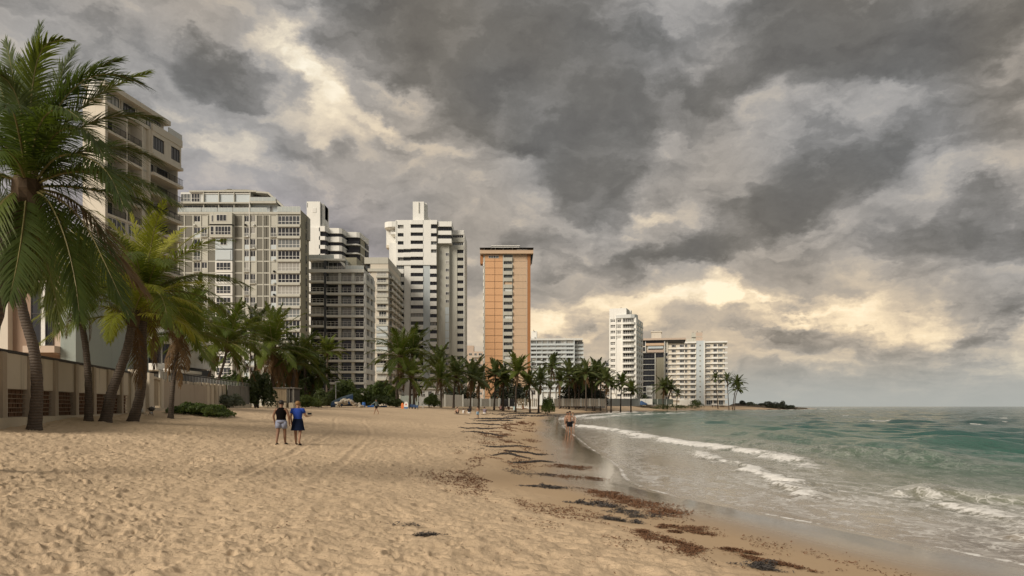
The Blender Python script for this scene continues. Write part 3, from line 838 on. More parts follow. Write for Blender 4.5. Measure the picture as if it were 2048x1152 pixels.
# ------------------------------------------------------------------ D: charcoal balcony block
def balcony_block():
    b = Bld('apartment_building', 'grey and charcoal apartment block with full width balconies, right of the grey panelled block', 200, 618, 728, 14)
    b.box('wall', 'darkpier', 618, 545, 728, None, -14, -1.8)
    b.box('roof_slab', 'concrete', 617, 538.5, 728.6, 545, -14, .25)
    b.railing(691, 728, 531, 538.6, .1, b.root, posts=6, bars=1, infill='railglass')
    b.box('dark_pilaster', 'darkpier', 648, 521, 653, None, -1.8, .12)
    b.box('upper_wall', 'pale', 618, 521, 690, 538.5, -14, -1.8)
    b.box('upper_slab', 'concrete', 617, 517.5, 690.5, 521.3, -14, .25)
    b.railing(618, 668, 509.5, 517.6, .1, b.root, posts=8, bars=1, infill='railglass')
    b.box('stair_house', 'olive', 683, 509, 707, 538.5, -11, -4)
    b.win(619.5, 522.3, 647.5, 535.5, 4, 1, -1.75, mg='paleglass', low=533)
    b.win(654, 522.3, 690, 538.3, 4, 1, -1.75, mg='glass', low=533)
    b.railing(653, 690, 532.5, 538.6, .16, b.root, posts=10, bars=3)
    m = MB(); m.prism_y([(b.X(x), b.Z(y)) for x, y in ((678, 521), (690, 527), (690, 534), (688, 534))][::-1], 0, .6); m.build('brace', MT['concrete'], b.root)
    rng = random.Random(9)
    for k in range(11):
        y = 563 + 22.35 * k
        pale = k in (0, 3)
        for x0, x1, ys in ((617.4, 648, 2.4), (653, 728.2, 0)):
            o = b.box('balcony', 'concrete', x0, y - ys, x1, y + 4.6 - ys, -1.8, .3)
            b.railing(x0 + .6, x1 - .4, y - 9.5 - ys * .4, y - ys, .18, o, posts=(4 if x1 < 650 else 9), bars=2, t=.07)
        b.win(618.6, y - 17.2, 647.4, y - 3, 3, 1, -1.7, mf='frame' if pale else 'darkpier', mg='paleglass' if pale else 'darkglass', fr=.08)
        for x0, x1 in ((654.5, 675), (681.3, 701.8), (708.3, 727)):
            b.win(x0, y - 17.2, x1, y - .2, 2, 1, -1.7, mf='frame' if pale else 'darkpier', mg=('paleglass' if pale or rng.random() < .12 else 'darkglass'), fr=.07)
        for x0, x1 in ((675.2, 681.1), (702, 708.1)):
            b.box('pier', 'concrete', x0, y - 17.6, x1, y - .1, -1.8, -.55)
        # right flank
        s = b.X(728)
        MB().box(s, s + .5, .2, 13.9, b.Z(y + 4.6), b.Z(y - 5)).build('flank_band', MT['concrete'], b.root)
        b.swin(2.4, 5.6, y - 15.5, y - 2.5, s + .05, 2, mf='concrete'); b.swin(8., 10.4, y - 15.5, y - 2.5, s + .05, 2, mf='concrete')
    s = b.X(728)
    for d0, d1 in ((.1, 2.1), (6., 7.6), (10.8, 13.9)):
        MB().box(s - .05, s + .35, d0, d1, 0, b.Z(545)).build('flank_pier', MT['pale'], b.root)
balcony_block()

# ------------------------------------------------------------------ E: slim beige block
def slim_block():
    b = Bld('apartment_building', 'slim beige block with stacked front bays, squeezed between the charcoal block and the white tower', 252, 728, 777, 30)
    b.box('wall', 'beige', 741, 527, 776.4, None, -30, 0)
    b.box('parapet', 'cream', 729, 515, 776.5, 527.5, -30, .2)
    b.box('penthouse_wall', 'darkpier', 730, 527.4, 776, 537.8, -29, -1)
    b.win(739, 528, 752, 537.6, 3, 1, -.9); b.win(753, 528, 771.5, 537.6, 3, 1, -.9)
    b.box('terrace_slab', 'cream', 736, 537.6, 777.6, 543.4, -30, .6)
    side = b.X(776.4)
    rng = random.Random(5)
    ys = [553.4, 566, 579.8, 592.3, 605.3, 618.8, 634.4, 650, 664] + [677.3 + 13.5 * k for k in range(10)]
    prev = 543.4
    for k, y in enumerate(ys):
        o = b.box('balcony', 'cream', 753, y - 1.5, 777.4, y + 2.6, 0, .9)
        b.railing(753.2, 777, y - 4.5, y - 1.5, .82, o, posts=5, bars=2, t=.06)
        if k in (4, 8, 9, 10, 11, 14): b.box('shutter', 'cream' if k == 4 else 'bluewhite', 753.5, prev + .5, 775.6, y - 1.6, 0, .7)
        else: b.win(754 + (4 if k in (6, 7) else 0), prev + 1, 772.5, y - 1.6, 3, 1, .02, mg='glass', low=y - 4)
        z0, z1 = b.Z(y + 2.4), b.Z(y - 2.6)
        for d in (1.5, 8.5, 15.5, 22.5):
            m = MB().box(side, side + 1.15, d, d + 5.6, z0, z0 + .32); o = m.build('balcony', MT['cream'], b.root)
            m = MB().box(side + 1.05, side + 1.13, d, d + 5.6, z0 + .32, z0 + 1.1); m.build('railing', MT['beige' if rng.random() < .5 else 'rail'], o)
            b.swin(d + .4, d + 5.2, prev + 1, y - 1.5, side + .02, 3, mg='glass')
        prev = y + 2.6
    for d in (7.1, 14.1, 21.1, 28.1): MB().box(side, side + .35, d, d + 1.4, 0, b.Z(543)).build('flank_pier', MT['beige'], b.root)
slim_block()
# ------------------------------------------------------------------ F: tall white tower
def white_tower():
    b = Bld('apartment_tower', 'tall off-white tower with ribbon windows and a square rooftop shaft beside the orange tower', 280, 767, 927, 24)
    bot = 812
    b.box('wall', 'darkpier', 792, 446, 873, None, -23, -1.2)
    b.box('lift_shaft', 'white', 824.5, 401, 847, 446, -8, -1.5); b.box('lift_shaft', 'white', 847, 401, 851, 446, -8, -3.5)
    b.box('shaft_rib', 'cream', 836, 402.5, 837.5, 424, -1.6, -1.2)
    m = MB(); m.prism_y([(b.X(x), b.Z(y)) for x, y in ((851, 425), (864, 440), (864, 446), (851, 446))][::-1], 4, 7); m.build('shaft_fin', MT['white'], b.root)
    # left wing with its open top corner
    m = MB(); wl = [(777, 484.5), (793, 484.5), (793, 466), (791, 466), (791, 454), (767.6, 454), (767.6, 486), (775, 494), (777, 500)]
    m.prism_y([(b.X(x), b.Z(y)) for x, y in wl], 5.5, 9); m.build('wing_wall', MT['white'], b.root)
    b.box('wing_wall', 'white', 777, 484, 793, None, -9, -1.5)
    poly = [(b.X(767.4), 8.5), (b.X(767.4), 2.2), (b.X(770), .9), (b.X(776), .1), (b.X(784), -.3), (b.X(791), -.2), (b.X(791), 8.5)]
    MB().prism(poly, b.Z(453.6), b.Z(443)).build('curved_parapet', MT['white'], b.root)
    o = b.box('balcony', 'white', 780.5, 463, 792, 467.6, -5.5, -.6); b.railing(781, 791.5, 460, 463.2, -.7, o, posts=4, bars=2)
    b.win(783.5, 454.4, 790.5, 463, 1, 1, -5.4, mg='darkglass')
    b.box('soffit_wedge', 'beige', 768.4, 485, 777.2, 490.5, -8, -4.2)
    MB().box(b.X(791) - .02, b.X(793.2), -.15, 5.4, b.Z(484), b.Z(441)).build('wing_return', MT['white'], b.root)
    # roof parapet with rounded left end
    poly = [(b.X(791.5), 3), (b.X(791.5), .9), (b.X(793), .25), (b.X(796), .0), (b.X(821), .0), (b.X(821), 3)]
    MB().prism(poly, b.Z(449.6), b.Z(440)).build('parapet', MT['white'], b.root)
    for x0, x1, p in ((821, 846, .15), (846, 862, 0.), (862, 874, .1)): b.box('parapet', 'white', x0, 440, x1, 448.4, -3, p)
    # piers
    b.box('pier', 'white', 807.2, 449.6, 821.2, 497.6, -1.2, .0)
    b.box('pier', 'white', 808, 530, 821, None, -1.2, -.3)
    b.box('pier', 'white', 846.2, 448.4, 861.8, 514, -1.2, .0); b.box('pier', 'bluewhite', 846.4, 530, 859.8, None, -1.2, -.3)
    b.box('apron', 'white', 793, 513.4 + 8, 846.4, 530, -1.2, .1); b.box('apron', 'white', 846.4, 514, 872.8, 530, -1.2, .06)
    b.box('apron', 'white', 807.2, 505, 821.4, 513.6, -1.2, .1)
    b.box('groove_wall', 'olive', 872.8, 442, 875.4, None, -8, -1.4)  # groove shadow is put into the olive colour of this strip
    rng = random.Random(11)
    for k in range(23):
        y = 448.6 + 16.15 * k
        lit = k in (0, 3) and 0
        b.win(821.6, y, 845.8, y + 7.2, 4, 1, -.75, mf='darkpier', mg='paleglass' if rng.random() < .08 else 'darkglass', fr=.1)
        b.box('spandrel', 'white', 821.3, y + 7.2, 846.3, y + 16.15, -1.2, .12 if k < 5 else -.08)
        b.win(793.6 if k > 2 else 795.5, y + 1.2, 806.8, y + 8.2, 3, 1, -.75, mf='darkpier', mg='paleglass' if k == 0 or rng.random() < .12 else 'darkglass', fr=.1)
        b.box('spandrel', 'white', 792.6, y + 8.3, 807.3, y + 17.3, -1.2, .0 if k < 5 else -.15)
        if k < 5: b.box('spandrel', 'white', 792.2, y + 1, 795.4, y + 8.3, -1.2, .0)
        if k == 0 or k < 4: b.box('spandrel', 'white', 846, y, 862, y + 2, -1.19, -.01)
        x3 = 862.6 if k < 5 else 860.4
        b.win(x3, y + 1.4, 872.4, y + 8.4, 2, 1, -.75, mf='frame' if k in (2, 3, 4) else 'darkpier', mg='paleglass' if k in (2, 3, 4, 14) else 'darkglass', fr=.1)
        b.box('spandrel', 'white', x3 - .5, y + 8.5, 872.9, y + 17.5, -1.2, .08 if k < 4 else -.1)
    # right-hand section, overhanging top then a recessed shaft of small windows
    b.box('wall', 'cream', 875.2, 486, 897.4, None, -22, -2.6)
    b.box('overhang', 'white', 875.4, 442, 903, 452, -20, -.6); b.box('overhang', 'white', 875.4, 460.6, 902.6, 468.6, -20, -.6); b.box('overhang', 'white', 875.4, 476.6, 902.8, 485.6, -20, -.5)
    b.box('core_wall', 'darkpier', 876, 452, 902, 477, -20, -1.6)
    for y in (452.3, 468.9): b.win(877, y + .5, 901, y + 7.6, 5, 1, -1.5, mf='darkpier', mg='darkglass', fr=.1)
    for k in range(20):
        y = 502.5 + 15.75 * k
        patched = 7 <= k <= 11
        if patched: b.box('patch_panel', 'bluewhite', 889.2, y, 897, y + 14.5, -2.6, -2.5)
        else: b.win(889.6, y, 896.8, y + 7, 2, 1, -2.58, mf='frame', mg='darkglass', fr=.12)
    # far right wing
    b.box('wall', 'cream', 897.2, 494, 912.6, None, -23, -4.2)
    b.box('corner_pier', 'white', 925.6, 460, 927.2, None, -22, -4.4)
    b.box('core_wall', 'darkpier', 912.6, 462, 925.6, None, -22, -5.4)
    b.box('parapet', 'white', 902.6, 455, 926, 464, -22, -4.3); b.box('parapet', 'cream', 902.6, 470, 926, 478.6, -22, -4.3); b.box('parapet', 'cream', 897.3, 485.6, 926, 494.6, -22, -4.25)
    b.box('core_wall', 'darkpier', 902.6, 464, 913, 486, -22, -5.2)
    for y in (464.4, 479.2): b.win(903.5, y, 925.2, y + 5.8, 5, 1, -5.1, mf='frame', mg='paleglass' if y > 470 else 'darkglass', fr=.1)
    for k in range(20):
        y = 494.8 + 15.4 * k
        b.win(913, y, 925.4, y + 6.8, 3, 1, -5.3, mf='darkpier', mg='paleglass' if k == 9 else 'darkglass', fr=.1)
        b.box('spandrel', 'cream', 912.5, y + 6.8, 925.7, y + 15.4, -5.4, -4.35)
white_tower()

# ------------------------------------------------------------------ G: orange tower
def orange_tower():
    b = Bld('apartment_tower', 'orange brick tower with an overhanging crown and a pale central window strip', 285, 966, 1061, 20)
    b.box('wall', 'cream', 967, 508, 1060.6, None, -20, -.55)
    # pale chamfer on the left edge, its sunlit line put into white panels
    b.box('edge_pier', 'cream', 966.2, 515, 969.8, None, -16, -.2)
    for k in range(22): b.box('edge_panel', 'white', 966.1, 524 + 13.53 * k, 968, 532 + 13.53 * k, -3.4, -.1)
    b.box('pier', 'cream', 1005.6, 508, 1007.4, None, -.55, .25)
    b.box('brown_pilaster', 'rust', 1054.6, 508, 1061, None, -18, -.15)
    b.box('pier', 'cream', 1053.6, 521, 1054.8, None, -.55, -.2)
    rng = random.Random(2)
    for k in range(-1, 21):
        y = 522.2 + 13.53 * k
        y0 = max(y, 509)
        for x0, x1 in ((970, 989.2), (989.9, 1005.4)):
            b.box('brick_panel', 'orange', x0 + .05, y0 + .55, x1, y + 13.53 - .25, -.55, -.08 - rng.random() * .03)
        b.box('wall_panel', 'tan', 1026, y0 + .4, 1053.4, y + 13.53 - .2, -.55, -.42 - rng.random() * .03)  # duller than the left panels; the recess's shading is put into the tan
        if k >= 0 or True:
            shut = k in (3, 4, 8, 14)
            if shut: b.box('shutter', 'pale' if k != 3 else 'tan', 1007.8, y0 + .8, 1024, y + 7, -.55, -.25)
            else: b.win(1007.8, y0 + .8, 1024, y + 6.4, 4, 1, -.5, mf='darkpier' if k % 3 else 'frame', mg='paleglass' if k in (-1, 1, 2, 19) else 'darkglass', fr=.09)
            b.box('balcony', 'cream', 1007.2, y + 6.4, 1024.6, y + 13.5, -.55, .28)
    b.win(977, 511, 997.5, 516.3, 6, 1, -.07, mf='frame', mg='darkglass', fr=.12)
    # crown
    ov = MB(); b.mb(ov, 960.2, 501.4, 1066.5, 508.4, -20.5, 1.4); ov.build('crown_band', MT['tan'], b.root)
    b.box('crown_core', 'darkpier', 966, 496.5, 1060, 501.4, -19, -.4)
    for x in (968, 981.5, 990, 1005.5, 1024): b.box('crown_post', 'cream', x, 497.5, x + 1.3, 501.6, -.5, 1.1)
    b.box('crown_panel', 'white', 1034, 499.3, 1055, 501.6, -.5, .8)
    b.box('crown_fin', 'rust', 960, 508.4, 966, 525.5, -6, -1.8)
    m = MB(); m.prism_y([(b.X(x), b.Z(y)) for x, y in ((1061, 508.4), (1066.4, 508.4), (1061, 524))][::-1], 1.4, 14); m.build('crown_bracket', MT['darkpier'], b.root)
    m = MB(); z0, z1 = b.Z(497.6), b.Z(494.2)
    m.v = [(b.X(959.6), -2.2, z0), (b.X(1067), -2.2, z0), (b.X(1067), 21, z0), (b.X(959.6), 21, z0), (b.X(972), 2, z1), (b.X(1054), 2, z1), (b.X(1054), 17, z1), (b.X(972), 17, z1)]
    m.f = [(0, 1, 5, 4), (1, 2, 6, 5), (2, 3, 7, 6), (3, 0, 4, 7), (4, 5, 6, 7), (3, 2, 1, 0)]
    m.build('roof', MT['roofdark'], b.root)
    b.box('roof_house', 'white', 982.5, 487.4, 1039, 494.4, -14, -4)
    b.box('roof_house_cap', 'frame', 981.5, 486.6, 1040, 488.2, -15, -3.6)
    for x in (990, 994, 1016, 1029.5): b.box('roof_vent', 'roofdark', x, 491.6, x + 1.8, 494.2, -4, -3.6)
    for x in (993, 1022): b.box('roof_mast', 'roofdark', x, 484.6, x + .8, 486.8, -8, -7.6)
orange_tower()

# ------------------------------------------------------------------ H: small pinkish block
def pink_block():
    b = Bld('apartment_building', 'low pale pink apartment block seen between the tall white tower and the orange tower', 420, 924, 966, 18)
    b.box('wall', 'pinkish', 920, 703, 968, None, -18, 0); b.box('roof_house', 'pinkish', 928.5, 690.5, 947, 703, -10, -2)
    for k in range(9):
        y = 706 + 11.2 * k
        for x0, x1 in ((926, 932), (938, 944), (948.5, 953.5), (957, 964)): b.win(x0, y, x1, y + 5.4, 2, 1, .0, mf='frame', mg='glass', fr=.12)
        o = b.box('balcony', 'cream', 943, y + 7, 958, y + 9, 0, 1.0)
pink_block()

# ------------------------------------------------------------------ I: light grey block
def light_block():
    b = Bld('apartment_building', 'long pale grey apartment block with shuttered balconies, right of the orange tower', 430, 1062, 1148, 30)
    b.root.rotation_euler.z = R(-4)
    b.box('wall', 'pale', 1056, 680.5, 1148, None, -30, 0)
    b.box('roof_slab', 'pale', 1055, 677.2, 1165, 680.8, -30, 1.4)
    b.box('roof_house', 'white', 1062, 660.5, 1073, 677.4, -12, -4)
    for x, y in ((1066.6, 658), (1069, 673)): b.box('roof_mast', 'roofdark', x, y, x + .9, y + 3, -3.8, -3.2)
    b.box('roof_vent', 'pale', 1127, 674.5, 1130, 677.4, -5, -4)
    # chamfered right part
    b.box('wing_wall', 'pale', 1148, 683, 1166.6, None, -30, -3.2)
    lines = [690.4, 698.3, 706.3, 715, 725, 734.6, 744.6, 754.4, 764, 773.5, 783]
    rng = random.Random(21); prev = 681
    for k, y in enumerate(lines):
        b.box('floor_slab', 'bluewhite', 1060, y - .5, 1148.4, y + .8, 0, 1.2)
        b.box('parapet', 'bluewhite', 1060, y - 3.2, 1148.2, y - .5, .9, 1.15)
        b.box('floor_slab', 'bluewhite', 1148.2, y - .2, 1167.4, y + 1, -3.2, -2.1)
        b.box('parapet', 'bluewhite', 1148.4, y - 3.2, 1167.2, y - .2, -2.35, -2.15)
        for x0, x1 in ((1063.5, 1072), (1074.5, 1081.5), (1085.5, 1093), (1101, 1106), (1112, 1121.5), (1123, 1126), (1133, 1145.5)):
            dark = k in (2, 3, 4, 5) and rng.random() < .65
            if dark: b.win(x0, prev + .6, x1, y - 3, 3, 1, .02, mf='frame', mg='darkglass', fr=.1)
            else: b.win(x0, prev + .6, x1, y - 3, 3, 1, .35, mf='pale', mg='paleglass', fr=.1)
        b.win(1150, prev + 1.2, 1153.5, y - 3, 1, 1, -3.1, mg='darkglass'); b.win(1156, prev + 1.2, 1165, y - 3, 3, 1, -3.1, mg='paleglass')
        prev = y + .8
    for x in (1061, 1073, 1084, 1095.5, 1110, 1131.5): b.box('divider', 'bluewhite', x, 681, x + .8, None, 0, 1.15)
    b.box('pier', 'bluewhite', 1147.2, 681, 1149, None, -3, 1.25)
light_block()

# ------------------------------------------------------------------ J: low white block behind the palms
def far_block():
    b = Bld('apartment_building', 'low white building peeping over the dark palm cluster', 520, 1167, 1220, 16)
    b.box('wall', 'pinkish', 1167, 735, 1220, None, -16, 0); b.box('roof_slab', 'white', 1166, 733, 1221, 735.4, -16, .6)
    b.box('stair_house', 'pinkish', 1168, 723, 1182, 733.2, -10, -2)
    b.box('roof_house', 'darkpier', 1215, 724, 1219, 733.2, -10, -6)
    for x in (1173, 1196, 1200, 1208): b.box('roof_vent', 'concrete', x, 730.5, x + 1.6, 733.2, -6, -5)
    for k in range(7):
        y = 738 + 8.5 * k
        b.box('floor_slab', 'white', 1167, y + 4.6, 1220, y + 6, 0, .8)
        for x0 in (1170, 1180, 1190, 1198, 1207, 1214): b.win(x0, y - .5, x0 + 5, y + 4.4, 2, 1, .0, mg='glass', fr=.12)
far_block()

# ------------------------------------------------------------------ K: white corner tower
def corner_tower():
    b = Bld('apartment_tower', 'bright white tower with rounded corner balconies, tallest building on the right', 400, 1218, 1276, 26)
    b.root.rotation_euler.z = R(-18)
    b.box('wall', 'white', 1218.5, 636, 1272, None, -26, -.6)
    b.box('roof_house', 'white', 1218.4, 616, 1252.5, 637, -14, -.4); b.box('roof_house', 'cream', 1252.5, 617.5, 1254.5, 637, -14, -3)
    b.box('roof_mast', 'roofdark', 1238, 611.8, 1239, 616.2, -6, -5.6); b.box('roof_vent', 'white', 1254, 618, 1258.5, 630, -9, -6)
    poly = [(b.X(1232), 6), (b.X(1232), -.1), (b.X(1241), -.6), (b.X(1262), -.9), (b.X(1269), .0), (b.X(1272.4), 1.6), (b.X(1272.4), 6)]
    MB().prism(poly, b.Z(636.4), b.Z(629.4)).build('rooftop_screen', MT['pale'], b.root)
    b.box('pier', 'white', 1218.2, 636, 1220.8, None, -.6, .0); b.box('pier', 'white', 1230.6, 636, 1232.2, None, -.6, .05)
    b.box('blank_panel', 'white', 1232.4, 679.4, 1243.2, 750.4, -.6, -.1)
    b.box('pier', 'white', 1243.2, 636, 1245.8, None, -.6, .2); b.box('pier', 'white', 1268.6, 636, 1272.2, None, -.9, -.3)
    side = b.X(1272)
    rng = random.Random(14)
    for k in range(15):
        y = 637.6 + 11.47 * k
        if k < 13:
            b.win(1221.2, y, 1230.4, y + 6, 2, 2, -.55, mf='frame', mg='darkglass', fr=.22)
            b.box('spandrel', 'white', 1220.6, y + 6, 1230.8, y + 11.4, -.6, -.05)
        if k < 4: b.win(1234, y + .6, 1241.8, y + (6.6 if k < 3 else 4), 2, 2 if k else 1, -.55, mf='frame', mg='darkglass', fr=.2); b.box('spandrel', 'white', 1232.2, y + 7, 1243.4, y + 10.8, -.6, -.15)
        elif k >= 10: b.win(1234, y + 1, 1242, y + 6, 2, 1, -.55, mg='glass')
        b.win(1246.3, y, 1267.8, y + 7.6, 5, 1, -.55, mf='frame', mg='glass' if k % 3 else 'darkglass', fr=.16)
        poly = [(b.X(1245.4), 1.2), (b.X(1245.4), -1.2), (b.X(1250), -1.45), (b.X(1263), -1.4), (b.X(1268), -.7), (b.X(1272.2), .6), (b.X(1272.2), 1.2)]
        o = MB().prism(poly, b.Z(y + 11.2), b.Z(y + 7.7)).build('balcony', MT['white'], b.root)
        b.railing(1246, 1267, y + 5.2, y + 7.8, 1.1, o, posts=8, bars=1, t=.08)
        b.swin(3., 6.6, y + .6, y + 7, side + .02, 2, mg='glass', fr=.2); b.swin(10, 14., y + .4, y + 7, side + .02, 2, mg='glass', fr=.2); b.swin(18, 22.5, y + .2, y + 7, side + .02, 2, mg='glass', fr=.2)
        MB().box(side, side + .25, .6, 26.1, b.Z(y + 11.0), b.Z(y + 8.4)).build('flank_band', MT['white'], b.root)
    b.box('annex', 'pale', 1287, 771, 1299.5, None, -20, -10)
    for k in range(3): b.win(1288, 774 + 9 * k, 1298.5, 780 + 9 * k, 4, 1, -9.95, mg='glass')
corner_tower()

# ------------------------------------------------------------------ L: brown building with dark glass
def brown_block():
    b = Bld('apartment_building', 'brown and tan block with a dark glazed front beside the white corner tower', 450, 1286, 1371, 22)
    b.root.rotation_euler.z = R(-11.5)
    b.box('wall', 'beige', 1286, 680, 1336, None, -22, -1.2)
    b.box('roof_slab', 'pinkish', 1284, 676.4, 1370.5, 680.2, -22, 1.2)
    b.box('roof_edge', 'darkpier', 1285, 680.2, 1369.5, 681.6, -21, .5)
    b.box('roof_house', 'beige', 1303.2, 661.6, 1322.8, 676.6, -12, -2); b.box('roof_house_cap', 'beige', 1302, 661, 1324, 663.4, -13, -1.6)
    for x in (1306, 1317.5): b.box('roof_vent', 'roofdark', x, 659.4, x + 1.6, 661.2, -5, -4)
    b.box('pier', 'pale', 1290.8, 681, 1292.2, 705, -1.2, .0); b.box('pier', 'pale', 1328.4, 681, 1330, 813, -1.2, .0)
    b.win(1293, 681.6, 1328, 685.8, 4, 1, -1.1, mg='glass', mf='darkpier')
    b.box('apron', 'tan', 1292, 686, 1328.6, 690.8, -1.2, .1)
    b.box('louvre', 'bluewhite', 1296.5, 692.4, 1326.5, 696.6, -1.2, -.3); b.win(1297, 697, 1326, 699.2, 4, 1, -1.1, mf='darkpier', mg='darkglass')
    b.box('apron', 'pinkish', 1295, 699.3, 1328.6, 704.6, -1.2, .1)
    b.box('soffit', 'darkpier', 1286, 704.6, 1329, 706, -1.2, -.2)
    for k in range(9):
        y = 706.2 + 11.1 * k
        if k: b.box('floor_band', 'concrete', 1286, y - .5, 1311, y + .5, -1.2, -.5)
        b.win(1286.4, y + .6, 1309.6, y + 10.4, 4, 2, -1.15, mf='darkpier', mg='darkglass', fr=.12)
        b.win(1331, y - 1, 1335.4, y + 6, 1, 1, -1.15, mf='pale', mg='darkglass', fr=.15)
    for y in (682, 693): b.win(1286.6, y, 1290.6, y + 9, 1, 1, -1.15, mg='darkglass', mf='darkpier')
    b.win(1312, 706.6, 1328.2, 714.6, 3, 1, -1.15, mf='darkpier', mg='darkglass')
    b.box('mullion_pier', 'concrete', 1309.8, 706, 1311.6, None, -1.2, -.3)
    b.box('tan_pier', 'olive', 1314, 715, 1327.6, None, -1.2, .4)
    b.box('painted_lit_edge', 'cream', 1327.6, 706, 1329.2, None, -1.2, .5)  # cream strip with the sunlight on this edge put into its colour
brown_block()

# ------------------------------------------------------------------ M: white block with blue stripe
def stripe_block():
    b = Bld('apartment_building', 'white apartment block with a full height pale blue stripe, last building before the headland', 510, 1335, 1451, 20)
    b.root.rotation_euler.z = R(-14)
    b.box('wall', 'beige', 1335.4, 686, 1392.4, None, -20, 0)
    b.box('wall', 'beige', 1409.4, 686, 1446.5, None, -20, 0)
    b.box('roof_slab', 'white', 1334, 683.2, 1393, 686.4, -20, 1.4); b.box('roof_slab', 'white', 1409, 683.2, 1452.4, 686.4, -20, 1.4)
    b.box('blue_stripe', 'bluewhite', 1392.4, 681.8, 1407.2, None, -20, 1.0); b.box('white_fin', 'frame', 1407.2, 681.8, 1409.5, None, -20, 1.6)
    b.box('roof_tank', 'cream', 1383.2, 664.6, 1391.8, 683.4, -10, -3); b.box('roof_tank', 'pinkish', 1391.8, 664.6, 1404.6, 681.8, -12, -2)  # cream left box has the tank's sunlit face put into its colour
    b.box('tank_band', 'cream', 1383, 672.5, 1404.8, 673.4, -10, -1.9)
    for x, h in ((1386, 662), (1394, 660.6), (1403.4, 661)): b.box('roof_mast', 'roofdark', x, h, x + .8, 664.8, -6, -5.5)
    b.box('roof_house', 'cream', 1374, 677, 1383, 683.4, -8, -5)
    rng = random.Random(31)
    for k in range(12):
        y0 = 687.2 + 10.28 * k; y1 = y0 + 10.28
        b.box('floor_slab', 'white', 1334.6, y1 - 1, 1392.4, y1 + .2, 0, 1.3); b.box('floor_slab', 'white', 1409.5, y1 - 1, 1452.6, y1 + .2, 0, 1.3)
        b.box('balcony_wall', 'white', 1355, y1 - 3.4, 1369.4, y1 - 1, 1.05, 1.25); b.box('balcony_wall', 'white', 1378.5, y1 - 3.4, 1392.4, y1 - 1, 1.05, 1.25)
        b.box('balcony_wall', 'white', 1422, y1 - 3.4, 1434, y1 - 1, 1.05, 1.25); b.box('balcony_wall', 'pale', 1444, y1 - 3.2, 1452.5, y1 - 1, 1.0, 1.25)
        if k < 11:
            for x0, x1, n in ((1337.5, 1342.5, 2), (1344, 1352.6, 3), (1360, 1368.6, 3), (1370.2, 1375.4, 2), (1381, 1390.2, 3), (1411, 1420, 4), (1425.4, 1432.4, 2), (1434.4, 1443.4, 3)):
                r = rng.random()
                if x0 == 1337.5 and r < .7: continue
                yt = y0 + (1.2 if n < 4 else 2.4)
                b.win(x0, yt, x1, y1 - 3.4 if x0 != 1381 else y1 - 1.2, n, 1, .02, mf='frame', mg='darkglass' if r < .78 else 'paleglass', fr=.14)
        else:
            for x0, x1 in ((1376, 1391), (1412, 1423.6), (1426, 1434), (1436, 1445)): b.win(x0, y0 - 1, x1, 812, 3, 1, .02, mf='pale', mg='darkglass', fr=.14)
        b.win(1398.2, y0 + 2, 1401.8, y0 + 6, 1, 1, 1.0, mf='concrete', mg='paleglass', fr=.2)
    b.box('corner_pier', 'white', 1334.6, 686, 1336.2, None, -4, 1.2); b.box('corner_pier', 'beige', 1446, 686, 1447.6, None, -20, -.4)
    b.box('garden_wall', 'white', 1360, 800, 1384, 812, 1.3, 3)
stripe_block()

